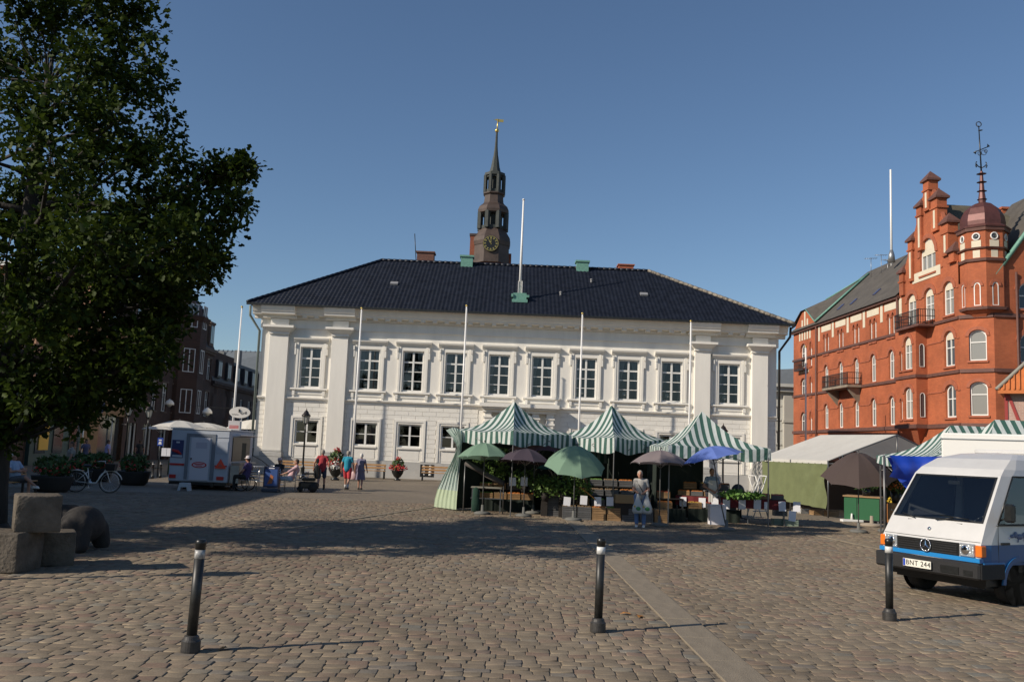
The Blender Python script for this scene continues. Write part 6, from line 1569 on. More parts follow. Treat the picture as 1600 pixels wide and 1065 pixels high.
# round dark chair back and white folding frame at the open right end
p = at(1153, 752, 31.2); o = empty('office_chair', (p.x, 31.2, 0), .3, 'dark round-backed chair behind the lettuce', 'chair')
m = MB(); m.ball((0, 0, .95), (.27, .06, .26), 14, 9); m.build('backrest', BLACKP, o); m = MB(); m.bbox(-.22, -.4, .48, .22, 0, .54, .02); m.build('seat', BLACKP, o); m = MB(); m.tube([(0, -.2, .05), (0, -.2, .48)], .03, 8); m.tube([(0, 0, .5), (0, .03, .8)], .02, 6)
for k in range(5): a = k*2*math.pi/5; m.tube([(0, -.2, .08), (.26*math.cos(a), -.2+.26*math.sin(a), .04)], .018, 6)
m.build('stem', BLACKP, o)
p = at(1189, 760, 31.6); o = empty('folding_frame', (p.x, 31.6, 0), R(35), 'white folding display frame standing beside the end pole of the third tent', 'display frame')
m = MB()
for a, b in (((-.4, 0, .05), (.3, 0, 1.5)), ((.4, 0, .05), (-.3, 0, 1.5)), ((-.4, .3, .05), (.3, .3, 1.5)), ((.4, .3, .05), (-.3, .3, 1.5)), ((-.3, 0, 1.5), (-.3, .3, 1.5)), ((.3, 0, 1.5), (.3, .3, 1.5)), ((-.4, 0, .3), (.4, 0, .3))): m.tube([a, b], .02, 6)
m.build('tubes', WPAINT, o)
gr_r = random.Random(77)
for i in range(7):
    kd, pr = gr_r.choice(['grey', 'grey', 'wood']), gr_r.choice(['green', 'orange', 'brown', 'red'])
    crate(2.0+.46*i-(.0 if i < 5 else -.1), 28.45, 0, kd, None, gr_r.uniform(-.05, .05), '%s empty-looking lower crate from the left in front of the middle stall' % ordn[i], 'ground crates before the middle stall')
    crate(2.0+.46*i-(.0 if i < 5 else -.1), 28.47, .2, kd, pr, gr_r.uniform(-.05, .05), '%s filled upper crate from the left in front of the middle stall' % ordn[i], 'ground crates before the middle stall')
for i, x in enumerate((-.9, -.2, .5)):
    o = empty('hanging_basket', (x, 30.1, 0), 0, ['leftmost', 'middle', 'rightmost'][i] + ' dark hanging plant under the leftmost striped tent', 'plant', 'hanging plants in the first tent')
    m = MB(); m.lathe([(.05, 1.75), (.16, 1.85), (.18, 1.98)], seg=10); m.tube([(0, 0, 1.9), (0, 0, 2.5)], .006, 4); m.build('basket', DTABLE, o); a_ = leaf_cloud('foliage', mat('dark_herbs', (.03, .075, .015), .7), o, 260, (0, 0, 1.85), (.32, .3, .3), .06, 90+i); a_['kind'] = 'stuff'
# orange-handled broom
a, b = at(906, 760, 28.2), at(932, 781, 28.2); o = empty('broom', (b.x, b.y, 0), 0, 'orange-handled dustpan brush leaning across the middle crates', 'broom')
m = MB(); m.tube([(a.x-b.x, 0, a.z), (0, 0, b.z)], .015, 6); m.build('handle', mat('orange_plastic', (.5, .2, .03), .5), o); m = MB(); m.box(-.05, -.04, b.z-.12, .07, .04, b.z+.02); m.build('brush', PAPER, o)

# green counter, shelf, crates and tarpaulin at the right
p = gr(1319, 814); p2 = gr(1374, 818)
CT_ = empty('green_counter', (p.x, p.y, 0), math.atan2(p2.y-p.y, p2.x-p.x), 'dark green box counter below the dark brown parasol', 'counter'); L_ = (p2-p).length
GR_ = mat('green_paint', (.012, .10, .035), .5)
m = MB(); m.box(0, 0, .1, L_, .8, .88); m.build('body', GR_, CT_); m = MB(); m.box(-.04, -.04, .88, L_+.04, .84, .93); m.build('counter_top', CRATEB, CT_)
for x in (.05, L_-.05): m = MB(); m.box(x-.03, .05, 0, x+.03, .75, .1); m.build('foot', LEGM, CT_)
m = MB(); m.box(L_*.36, -.012, .12, L_*.37, 0, .86); m.build('panel_joint', BLACKP, CT_)
p = at(1352, 762, 33.0); 
for i, (u, v, Y, rr3, lb_) in enumerate(((1372, 757, 30, (.5, .3, .35), 'dark leafy potted flowers on the green counter'), (1400, 757, 27.5, (.45, .3, .3), 'orange and red cut flowers beside the blue tarpaulin'))):
    q = at(u, v, Y); o = empty('flower_bucket', (q.x, Y, 0), 0, lb_, 'flowers'); z_ = .93 if i == 0 else q.z-.55; m = MB(); m.lathe([(.12, z_), (.17, q.z-.2), (.14, q.z-.2)], seg=10); m.build('bucket', BLACKP, o)
    if i: m = MB(); m.box(-.2, -.15, 0, .2, .15, z_); m.build('stand', CRATEB, o)
    else: o.location = (gr(1372, 818).x-.25, gr(1372, 818).y+.4, 0)
    a = leaf_cloud('foliage', LEAFD, o, 300, (0, 0, q.z), rr3, .07, 50+i); a['kind'] = 'stuff'
    a = leaf_cloud('blossoms', mat('orange_blossom', (.45, .13, .03), .7), o, 160 if i else 50, (0, 0, q.z+.05), rr3, .055, 60+i); a['kind'] = 'stuff'
q = gr(1390, 818); o = empty('orange_crate_stack', (q.x+.1, q.y, 0), 0, 'upright orange wooden crate with yellow flowers left of the van', 'crate')
m = MB(); 
for k in range(4): m.box(-.24+.125*k, -.17, 0, -.13+.125*k, -.15, .72)
m.box(-.24, -.15, 0, .24, .2, .70); m.build('crate_body', mat('orange_wood', (.42, .17, .05), .7, var=.15), o); a = leaf_cloud('yellow_blossoms', mat('yellow_blossom', (.6, .42, .03), .7), o, 120, (0, 0, .8), (.25, .2, .14), .05, 70); a['kind'] = 'stuff'
q = gr(1362, 822); m = MB(); m.lathe([(.36, 0), (.38, .06), (.3, .1), (.06, .11), (.05, .35)], seg=16); o = m.build('stone_parasol_foot', mat('stone_foot', (.3, .25, .19), .85), None, tuple(q)); tag(o, 'round stone parasol foot in front of the green counter', 'parasol foot')
q = gr(1326, 814); m = MB(); m.bbox(-.38, -.14, 0, .38, .14, .09, .02); m.lathe([(.05, .09), (.03, .3)], seg=8); o = m.build('white_parasol_foot', WPAINT, None, (q.x, q.y-.3, 0)); tag(o, 'white cross-shaped parasol foot at the left end of the green counter', 'parasol foot')
TARP = mat('blue_tarpaulin', (.012, .055, .42), .45, trans=.25, var=.15, vscale=2)
rows = []; Yt = 21.5
tl_, tr_, br_, bl_ = at(1386, 714, Yt), at(1482, 712, Yt), at(1486, 806, Yt), at(1424, 780, Yt)
for j in range(15):
    t = j/14; r_ = []
    for i in range(25):
        s_ = i/24; P_ = tl_.lerp(tr_, s_).lerp(bl_.lerp(br_, s_), t); r_.append((P_.x-tl_.x, .10*math.sin(6*s_+5*t)+.05*math.sin(17*s_-9*t), P_.z))
    rows.append(r_)
tarp = link('blue_tarpaulin', cloth_mesh('blue_tarpaulin', rows, [[0]*25]*15, TARP), None, (tl_.x, Yt, 0)); tag(tarp, 'bright blue tarpaulin hanging from the striped tent behind the van', 'tarpaulin')
rows = [[(p_[0], p_[1]-.12-.25*math.sin(math.pi*j/5), tl_.z+.05-.10*j-.25*(i/24)*(j/5)+.0) for i, p_ in enumerate(rows[0])] for j in range(6)]
link('tarpaulin_fold', cloth_mesh('tarpaulin_fold', rows, [[0]*25]*6, TARP), tarp)
m = MB(); m.tube([(-.05, .05, 0), (-.05, .05, tl_.z+.05)], .025, 6); m.build('tarpaulin_pole', LEGM, tarp)
# wares under the white tent
for i, u in enumerate((1246, 1256, 1276, 1300)):
    q = gr(u, 800 + i*2.5); o = crate(q.x+.15, q.y+.5, 0, ['pale', 'pale', 'wood', 'wood'][i], 'brown', .3, '%s low crate under the olive sheet of the white tent' % ['leftmost', 'second', 'third', 'rightmost'][i], 'crates under the white tent')
# ================================================================ FOOD TRAILER AND CAFE
TW = mat('trailer_white', (.42, .46, .52), .5, var=.05); TGREY = mat('trailer_grey', (.16, .18, .21), .5); REDL = mat('red_plastic', (.45, .02, .02), .4); ORR = mat('orange_red_reflector', (.80, .07, .03), .4)
q = at(262, 752, 36.0); FT = empty('food_trailer', (q.x, 36.0, 0), 0, 'white food trailer with rear door, red stripe and orange warning triangle', 'trailer'); TWd = 2.33
m = MB(); m.bbox(0, 0, .3, TWd, 3.3, 2.36, .03)
m.build('body', TW, FT); m = MB(); m.box(-.03, -.03, 2.36, TWd+.03, 3.33, 2.41); m.build('roof', WPAINT, FT)
m = MB(); m.box(.62, -.03, .38, .74, -.0, 2.2); m.box(1.64, -.03, .38, 1.78, -.0, 2.2); m.box(.74, -.03, 2.08, 1.64, -.0, 2.2); fr_ = m.build('door_frame', TGREY, FT)
m = MB(); m.bbox(.82, -.035, .36, 1.58, -.005, 2.04, .01); dr = m.build('door', mat('trailer_door', (.55, .55, .60), .5), FT)
m = MB(); m.box(1.02, -.04, 1.62, 1.46, -.036, 1.86); m.build('window', mat('door_panel', (.42, .42, .50), .3), dr)
m = MB(); m.ball((.87, -.06, 1.2), (.03, .03, .05), 6, 5); m.build('handle', BLACKP, dr)
m = MB(); ang_ = [(.30*math.cos(a), .12*math.sin(a)) for a in np.linspace(0, 2*math.pi, 20, endpoint=False)]; m.yprism([(1.2+a, .97+b) for a, b in ang_], -.045, -.037); lg = m.build('logo', REDL, dr)
m = MB(); m.yprism([(1.2+a*.82, .97+b*.72) for a, b in ang_], -.049, -.0455); m.build('logo_field', mat('logo_pale', (.6, .45, .5), .5), dr)
m = MB(); m.box(1.02, -.053, .985, 1.38, -.0495, 1.02); m.box(1.08, -.053, .925, 1.32, -.0495, .955); m.build('logo_lettering', REDL, dr)
m = MB(); m.box(.02, -.015, .93, .60, -.004, 1.0); m.box(1.8, -.015, .93, 2.3, -.004, .98); m.box(.04, -.014, .91, .6, -.004, .92); m.build('red_stripe', REDL, FT)
m = MB(); m.box(.06, -.02, 1.22, .52, -.004, 1.92); ps = m.build('poster', mat('poster_blue', (.02, .035, .13), .4), FT)
m = MB(); m.box(.22, -.024, 1.80, .36, -.021, 1.86); m.box(.1, -.024, 1.24, .5, -.021, 1.33); m.build('poster_print', TW, ps)
m = MB(); m.tube([(.08, -.026, 1.52), (.3, -.026, 1.46), (.46, -.026, 1.36)], [.05, .07, .03], 6); m.build('sausage_print', REDL, ps)
m = MB(); m.box(.05, -.04, .42, .3, -.003, .56); m.build('tail_light', REDL, FT); m = MB(); m.box(1.92, -.04, .40, 2.2, -.003, .54); m.build('tail_light', REDL, FT)
m = MB(); m.yprism([(1.82, .86), (2.28, .86), (2.05, 1.24)], -.06, -.045); tri = m.build('warning_triangle', ORR, FT)
m = MB(); m.yprism([(1.96, .92), (2.14, .92), (2.05, 1.06)], -.068, -.0605); m.build('triangle_centre', mat('dull_red', (.45, .10, .08), .5), tri)
m = MB(); m.box(1.02, -.02, 2.08, 2.3, -.004, 2.09); m.box(1.85, -.012, 1.42, 2.28, -.003, 1.92); m.build('vent_panel', mat('trailer_panel', (.36, .40, .46), .5), FT)
m = MB(); m.box(.02, .05, .18, TWd-.02, 3.2, .3); m.tube([(.4, 1.2, .1), (1.9, 1.2, .1)], .04, 6); m.box(.5, -.0, .12, .6, .2, .3); m.box(1.7, -.0, .12, 1.8, .2, .3); m.build('chassis', BLACKP, FT)
for x in (.15, TWd-.15):
    m = MB(); m.M = Matrix.Translation((x, 1.5, .3)) @ Matrix.Rotation(R(90), 4, 'Y'); m.lathe([(.0, -.09), (.27, -.09), (.3, -.06), (.3, .06), (.27, .09), (0, .09)], seg=18); m.build('wheel', RUBBER, FT)
m = MB(); m.box(TWd, .4, 1.15, TWd+.03, 2.8, 2.1); m.build('serving_hatch', BLACKP, FT)
m = MB(); m.M = Matrix.Translation((TWd+.02, 0, 2.12)) @ Matrix.Rotation(R(-12), 4, 'Y'); m.box(0, .4, 0, .3, 2.8, .04); m.build('hatch_flap', WPAINT, FT)
m = MB(); m.box(TWd, .4, 1.05, TWd+.35, 2.8, 1.09); m.build('counter_shelf', STEEL, FT)
m = MB(); m.box(TWd+.08, .12, .3, TWd+.42, .5, 1.0); m.build('gas_box', STEEL, FT)
m = MB(); m.box(TWd+.45, .2, 1.2, TWd+.62, .26, 1.9); m.build('menu_board', BLACKP, FT)
m = MB(); m.yprism([(0, 0), (.08, 0), (.12, .14), (.34, .14), (.38, 0), (.46, 0), (.40, .30), (.06, .30)], -.14, .14); q = gr(287, 766); st = m.build('step_stool', mat('white_plastic', (.5, .55, .58), .5), None, (q.x-.2, q.y, 0)); tag(st, 'small white plastic step below the food trailer door', 'step stool')
# signs over the trailer on a mast
q = at(373, 700, 37.5); SG = empty('sign_mast', (q.x, 37.5, 0), 0, 'oval white grill sign above a pale board on a thin mast', 'sign'); so = q.x
def sxz(u, v): p_ = at(u, v, 37.5); return p_.x - so, p_.z
x1, z1 = sxz(375, 644)
m = MB(); m.tube([(0.0, .06, 0), (0.0, .06, z1)], .03, 6); m.build('mast', WPAINT, SG)
m = MB(); m.yprism([(x1+.44*math.cos(a), z1+.235*math.sin(a)) for a in np.linspace(0, 2*math.pi, 28, endpoint=False)], -.04, .02); ov = m.build('oval_board', mat('sign_white', (.62, .60, .56), .5), SG)
text_mesh('lettering', 'Grill', .15, BLACKP, ov, (x1+.17, -.045, z1-.03), (R(90), R(-8), 0))
m = MB(); m.tube([(x1-.33+.03*k, -.05, z1-.09+.02*math.sin(k*2.2)) for k in range(10)], .006, 4); m.build('script_line', BLACKP, ov)
m = MB(); m.lathe([(.05, 0), (.03, .03), (.02, .06), (.05, .09), (.0, .12)], (x1-.02, -.05, z1+.02), 8); m.build('emblem', BLACKP, ov)
x2, z2 = sxz(366, 666); m = MB(); m.box(x2-.24, -.04, z2-.26, x2+.24, .02, z2+.24); b2 = m.build('menu_sign', mat('menu_pale', (.45, .43, .43), .6), SG)
m = MB()
for k in range(3): m.box(x2-.19, -.046, z2+.02-.05*k, x2+.19, -.041, z2+.045-.05*k)
m.build('red_print', REDL, b2)['kind'] = 'stuff'
# aluminium chairs and table
def alu_chair():
    o = empty('cafe_chair', (0, 0, 0), 0, 'x', 'chair', 'aluminium cafe chairs by the trailer')
    m = MB(); m.bbox(-.21, -.2, .43, .21, .22, .46, .01); m.build('seat', STEEL, o)
    m = MB()
    for z in (.58, .68, .78): m.tube([(-.22, .2, z), (-.12, .25, z), (.12, .25, z), (.22, .2, z)], .022, 5)
    m.build('backrest', ALU, o)
    for sx in (-1, 1): m = MB(); m.tube([(sx*.22, -.2, 0), (sx*.21, -.18, .44), (sx*.23, -.15, .64), (sx*.24, .2, .66)], .012, 6); m.build('leg', ALU, o)
    for sx in (-1, 1): m = MB(); m.tube([(sx*.22, .26, 0), (sx*.2, .2, .44), (sx*.22, .22, .84)], .012, 6); m.build('leg', ALU, o)
    return o
ch = alu_chair()
for i, (u, v, rz, lb_) in enumerate(((394, 767, .5, 'aluminium cafe chair between the wheelchair and the blue advertising stand'), (452, 768, -1.35, 'aluminium cafe chair carrying the guest in a pink top'), (470, 766, -1.7, 'aluminium cafe chair in front of the dark powered wheelchair'), (402, 762, 2.5, 'aluminium cafe chair just left of the blue advertising stand'), (433, 762, 2.9, 'aluminium cafe chair of the guest in a sun hat'))):
    c = ch if i == 0 else copy_tree(ch); p = gr(u, v); put(c, (p.x, p.y, 0), rz, lb_)
def cafe_table(u, v, lb_):
    p = gr(u, v); o = empty('cafe_table', (p.x, p.y, 0), 0, lb_, 'table'); m = MB(); m.lathe([(.36, .72), (.36, .745), (0, .745)], seg=18); m.build('table_top', ALU, o); m = MB(); m.tube([(0, 0, .02), (0, 0, .72)], .03, 8); m.lathe([(.22, 0), (.2, .03), (.03, .05)], seg=12); m.build('stem', ALU, o); return o
ct1 = cafe_table(436, 757, 'round aluminium cafe table behind the blue advertising stand'); cafe_table(404, 752, 'round aluminium cafe table close to the hall corner')
ct1.scale = (1.25, 1.25, 1.18)
q = gr(421, 768); AS = empty('advertising_stand', (q.x-.28, q.y, 0), 0, 'dark blue pavement stand with an orange ice cream picture', 'advertising stand')
m = MB(); m.box(0, 0, .18, .60, .06, 1.0); m.build('board', mat('stand_blue', (.02, .03, .08), .4), AS); m = MB(); m.box(.05, -.008, .24, .55, -.001, .9); sp_ = m.build('poster', mat('stand_poster', (.05, .10, .28), .4), AS)
m = MB(); m.yprism([(.16, .3), (.36, .34), (.40, .62), (.28, .7), (.24, .5)], -.016, -.009); m.build('ice_cream_print', mat('cone_orange', (.42, .14, .05), .6), sp_)
m = MB(); m.bbox(-.03, -.14, 0, .63, .3, .14, .03); m.build('foot', mat('stand_foot', (.05, .06, .08), .6), AS); m = MB(); m.box(.2, -.012, .92, .42, -.002, .96); m.build('header_print', PAPER, AS)
# wheelchairs
def wheel(m, x, y, z, r_, w_=.02):
    n = 24
    for k in range(n):
        a, b = 2*math.pi*k/n, 2*math.pi*(k+1)/n; m.tube([(x, y+r_*math.cos(a), z+r_*math.sin(a)), (x, y+r_*math.cos(b), z+r_*math.sin(b))], w_, 6, caps=False)
q = gr(380, 766); WC = empty('wheelchair', tuple(q), R(-100), 'black wheelchair beside the food trailer counter', 'wheelchair')
for sx in (-.3, .3):
    m = MB(); wheel(m, sx, .05, .31, .30); m.build('wheel_tyre', RUBBER, WC); m = MB(); wheel(m, sx*1.13, .05, .31, .26, .008); m.tube([(sx, .05, .31), (sx, .05, .60)], .006, 4)
    for k in range(8): a = k*math.pi/4; m.tube([(sx, .05, .31), (sx, .05+.29*math.cos(a), .31+.29*math.sin(a))], .004, 3)
    m.build('hand_rim', ALU, WC)
m = MB(); m.bbox(-.25, -.3, .45, .25, .2, .52, .02); m.build('seat', BLACKP, WC); m = MB(); m.bbox(-.25, .17, .5, .25, .24, 1.0, .02); m.build('backrest', BLACKP, WC)
for sx in (-.24, .24): m = MB(); m.tube([(sx, -.55, .1), (sx, -.35, .45), (sx, .2, .5), (sx, .24, .95), (sx, .36, .97)], .013, 5); m.build('frame_tube', ALU, WC)
q = gr(480, 768); PW = empty('powered_wheelchair', tuple(q), R(-75), 'bulky black powered wheelchair with headrest behind the seated guest in pink', 'wheelchair')
m = MB(); m.bbox(-.28, -.35, .15, .28, .4, .42, .05); m.build('drive_base', BLACKP, PW); m = MB(); m.bbox(-.26, -.25, .45, .26, .3, .58, .04); m.build('seat', BLACKP, PW)
m = MB(); m.bbox(-.27, .25, .55, .27, .42, 1.12, .05); m.build('backrest', BLACKP, PW); m = MB(); m.bbox(-.14, .28, 1.18, .14, .4, 1.38, .04); m.tube([(0, .36, 1.1), (0, .36, 1.2)], .02, 6); m.build('headrest', BLACKP, PW)
for sx in (-.3, .3):
    for y, r_ in ((.2, .18), (-.3, .11)): m = MB(); m.M = Matrix.Translation((sx, y, r_)) @ Matrix.Rotation(R(90), 4, 'Y'); m.lathe([(0, -.05), (r_, -.05), (r_, .05), (0, .05)], seg=14); m.build('wheel', RUBBER, PW)
    m = MB(); m.bbox(sx-.03, -.25, .72, sx+.03, .25, .77, .01); m.build('armrest', BLACKP, PW)
m = MB(); m.bbox(-.2, .44, .6, .2, .5, .95, .03); m.build('rear_bag', mat('grey_bag', (.12, .12, .13), .7), PW)
# cafe parasols
WC_ = mat('white_parasol_cloth', (.74, .72, .66), .85, trans=.3)
parasol('cafe_parasol', 280, 668, 52, 1.6, .42, WC_, 'white cafe parasol rising behind the left half of the food trailer', cat='parasol', group='white cafe parasols on the left')
parasol('cafe_parasol', 318, 669, 55, 1.7, .35, WC_, 'white cafe parasol showing above the trailer roof middle', cat='parasol', group='white cafe parasols on the left')
parasol('cafe_parasol', 396, 671, 59, 1.9, .65, WC_, 'white cafe parasol beside the left corner of the hall', cat='parasol', group='white cafe parasols on the left')
parasol('cafe_parasol', 252, 671, 56, 1.2, .3, WC_, 'white cafe parasol at the left end just right of the street lamp', cat='parasol', group='white cafe parasols on the left')
# overhead cable with lamps
a, b = at(232, 612, 72), at(404, 636, 58); pts = [a.lerp(b, t) - Vector((0, 0, .5*math.sin(math.pi*t))) for t in [i/16 for i in range(17)]]
m = MB(); m.tube([tuple(p_) for p_ in pts], .02, 4); o = m.build('overhead_cable', BLACKP); tag(o, 'thin black cable spanning the left side street', 'cable')
for i, u in enumerate((268, 327)):
    t = (u-232)/(404-232); k = t; P_ = a.lerp(b, t*1.12 if i == 0 else t*1.08) - Vector((0, 0, .5*math.sin(math.pi*t)))
    o = empty('hanging_lamp', tuple(P_), 0, ['pale dome lamp hanging over the side street behind the trailer left part', 'pale dome lamp hanging over the side street above the trailer right part'][i], 'street light', 'lamps hanging over the side street')
    m = MB(); m.lathe([(.35, -.45), (.33, -.3), (.22, -.14), (.08, -.05), (.03, 0)], seg=14); m.build('lamp_shade', WPAINT, o); m = MB(); m.ball((0, 0, -.42), .2, 10, 6); m.build('diffuser', GLOBE, o)
# street signs and railing at the left mouth
q = at(246, 740, 45); o = empty('notice_sign', (q.x, 45, 0), 0, 'small blue sign above a pale notice board beside the small bollards', 'sign')
m = MB(); m.tube([(0, 0, 0), (0, 0, 2.2)], .03, 6); m.build('post', BLACKP, o); m = MB(); m.box(-.12, -.04, 1.55, .16, -.0, 1.95); m.build('blue_sign', mat('road_sign_blue', (.02, .06, .32), .4), o)
m = MB(); m.box(.12, -.04, 1.05, .36, 0, 1.45); m.box(.38, -.04, 1.05, .62, 0, 1.45); m.build('notice_board', PAPER, o)
m = MB(); m.yprism([(-.06, 1.86), (.09, 1.86), (.09, 1.80), (-.06, 1.80)], -.046, -.041); m.yprism([(-.03, 1.76), (.06, 1.76), (.10, 1.62), (-.07, 1.62)], -.046, -.041); m.build('pictogram', PAPER, o)
q = at(262, 735, 47); o = empty('cafe_railing', (q.x, 47, 0), 0, 'low dark railing enclosing the cafe behind the trailer', 'railing')
m = MB(); railing(m, 0, 4.2, 0, 0.02, .9, .16); m.build('railing_panel', BLACKP, o)
m = MB(); m.box(0, .02, .1, 4.1, .06, .75); m.build('planter_hedge', LEAFD, o)
# handrail by hall corner steps
q = at(400, 735, 55); o = empty('hand_rail', (q.x-.3, 55, 0), 0, 'thin dark handrail at the left corner of the hall plinth', 'railing')
m = MB(); m.tube([(-.4, 0, 1.25), (.6, 0, .8), (1.2, 0, .35)], .025, 5); m.tube([(.0, 0, 0), (.0, 0, 1.05)], .02, 5); m.tube([(.9, 0, 0), (.9, 0, .6)], .02, 5); m.build('rail', BLACKP, o)
# bicycle
q = gr(143, 769)
BK = empty('bicycle', tuple(q), R(8), 'white low-step bicycle standing by the flower tubs', 'bicycle')
def bwheel(cx_, r_=.33):
    n = 28; m = MB()
    for k in range(n):
        a, b = 2*math.pi*k/n, 2*math.pi*(k+1)/n; m.tube([(cx_+r_*math.cos(a), 0, r_+.01+r_*math.sin(a)), (cx_+r_*math.cos(b), 0, r_+.01+r_*math.sin(b))], .017, 6, caps=False)
    w_ = m.build('wheel', RUBBER, BK); m = MB()
    for k in range(16): a = k*math.pi/8; m.tube([(cx_, 0, r_+.01), (cx_+r_*.97*math.cos(a), 0, r_+.01+r_*.97*math.sin(a))], .0025, 3)
    m.ball((cx_, 0, r_+.01), .03, 6, 5); m.build('spokes', ALU, w_)['kind'] = 'stuff'
    m = MB()
    for k in range(28):
        a, b = 2*math.pi*k/28, 2*math.pi*(k+1)/28; m.tube([(cx_+.3*math.cos(a), 0, r_+.01+.3*math.sin(a)), (cx_+.3*math.cos(b), 0, r_+.01+.3*math.sin(b))], .009, 4, caps=False)
    m.build('rim', ALU, w_)
bwheel(-.55, .36); bwheel(.58, .36)
WB = mat('bicycle_white', (.75, .75, .72), .4)
m = MB(); m.tube([(-.55, 0, .37), (-.1, 0, .32), (-.2, 0, .85)], .017, 6); m.tube([(-.55, 0, .37), (-.18, 0, .72)], .012, 6); m.tube([(-.1, 0, .32), (.12, 0, .34), (.42, 0, .82), (.40, 0, .95)], .024, 8); m.tube([(.42, 0, .82), (.58, 0, .37)], .018, 6); m.build('frame', WB, BK)
m = MB(); m.tube([(.40, 0, .95), (.36, 0, 1.08)], .015, 6); m.tube([(.36, 0, 1.08), (.30, .25, 1.1), (.18, .28, 1.08)], .013, 6); m.tube([(.36, 0, 1.08), (.30, -.25, 1.1), (.18, -.28, 1.08)], .013, 6); m.build('handlebar', ALU, BK)
m = MB(); m.ball((-.22, 0, .92), (.15, .09, .05), 10, 6); m.tube([(-.2, 0, .8), (-.22, 0, .9)], .014, 6); m.build('saddle', BLACKP, BK)
m = MB(); m.frustum(.44, -.15, .72, .15, .78, 1.02, .03); m.build('basket', BLACKP, BK); m = MB(); m.box(-.85, -.08, .74, -.35, .08, .76); m.tube([(-.8, 0, .74), (-.55, 0, .37)], .008, 4); m.build('luggage_rack', ALU, BK)
m = MB(); m.lathe([(.09, -.01), (.09, .01)], seg=14); mm_ = m; m.v = [(x-.1, z, y+.32) for x, y, z in m.v]; m.tube([(-.1, .0, .32), (-.1, -.1, .18)], .012, 4); m.tube([(-.1, .0, .32), (-.1, .1, .46)], .012, 4); m.box(-.15, -.16, .16, -.05, -.08, .18); m.build('crank', ALU, BK)
m = MB()
for cx_ in (-.55, .58): m.tube([(cx_+.40*math.cos(a), 0, .37+.40*math.sin(a)) for a in np.linspace(R(15), R(165), 12)], .022, 5)
m.build('mudguard', WB, BK)
# left bench
q = gr(40, 777); c = copy_tree(b0); put(c, (q.x-.5, q.y+.1, 0), R(90), 'wooden bench of the seated man in light blue, left by the tree'); c['group'] = 'benches at the left'; 

# ================================================================ GRANITE BLOCKS AND SCULPTURE
GRAN = mat('shaded_rough_granite', (.115, .098, .078), .9, var=.35, vscale=3.5, bump=1.0, bscale=22, spec=.2)  # granite with the shade over the blocks put into its base colour
def rock(name, c0, dims, rz, label, dx=0):
    bm = bmesh.new(); bmesh.ops.create_cube(bm, size=1)
    for v in bm.verts: v.co = Vector((v.co.x*dims[0], v.co.y*dims[1], v.co.z*dims[2]+dims[2]/2))
    bmesh.ops.bevel(bm, geom=bm.edges[:], offset=.035, segments=2, affect='EDGES', profile=.6)
    bmesh.ops.subdivide_edges(bm, edges=bm.edges[:], cuts=2, use_grid_fill=True)
    r_ = random.Random(int(dims[0]*100)+int(c0[0]*10))
    from mathutils import noise
    for v in bm.verts: n_ = noise.noise_vector(v.co*2.7+Vector((c0[0], c0[1], 0))); v.co += n_*.018; v.co.z = max(v.co.z, 0)
    me = bpy.data.meshes.new(name); bm.to_mesh(me); bm.free(); me.materials.append(GRAN); me.polygons.foreach_set('use_smooth', [True]*len(me.polygons))
    return tag(link(name, me, None, c0, (0, 0, rz)), label, 'stone block', 'rough granite blocks at the left')
g1 = gr(47, 899); g2 = gr(80, 886)
rock('granite_block', (g1.x-.86, g1.y+.42, 0), (1.25, .7, .58), R(-2), 'lower left granite block cut by the picture edge')
rock('granite_block', (g2.x-.14, g2.y+.40, 0), (.50, .62, .52), R(28), 'dark lower granite block right of the stack')
rock('granite_block', (g1.x-.30, g1.y+.60, .575), (.62, .62, .55), R(32), 'upper granite block lying across the two lower ones')
q = gr(108, 862)
SC = empty('stone_sculpture', tuple(q), 0, 'dark rounded stone animal sculpture behind the granite blocks', 'sculpture')
def fused(name, mb_, m_, parent=None, vox=.03, smooth=4, loc=(0, 0, 0), rot=(0, 0, 0)):
    """fuse overlapping shapes into one continuous skin"""
    me = mb_.mesh(name, m_); o = bpy.data.objects.new(name, me); col.objects.link(o)
    rm = o.modifiers.new('r', 'REMESH'); rm.mode = 'VOXEL'; rm.voxel_size = vox; rm.use_smooth_shade = True
    sm = o.modifiers.new('s', 'SMOOTH'); sm.iterations = smooth; sm.factor = .5
    dg = bpy.context.evaluated_depsgraph_get(); me2 = bpy.data.meshes.new_from_object(o.evaluated_get(dg)); me2.name = name
    bpy.data.objects.remove(o); bpy.data.meshes.remove(me)
    me2.materials.clear(); me2.materials.append(m_)
    return link(name, me2, parent, loc, rot)
m = MB(); m.ball((.05, .3, .45), (.34, .55, .34), 14, 9); m.capsule((-.25, .5, .55), (-.7, .6, .62), .24, .16); m.capsule((.1, .1, .4), (.12, .0, .1), .2, .16); m.capsule((-.15, .15, .35), (-.2, .05, .1), .17, .14); m.ball((-.8, .55, .60), (.18, .2, .2), 10, 7); m.capsule((.15, .7, .35), (.2, .8, .1), .2, .16); m.capsule((.2, .0, .5), (.24, -.1, .12), .16, .14)
fused('body', m, mat('dark_stone', (.025, .022, .02), .85, var=.3, vscale=5, bump=.4), SC, .04)

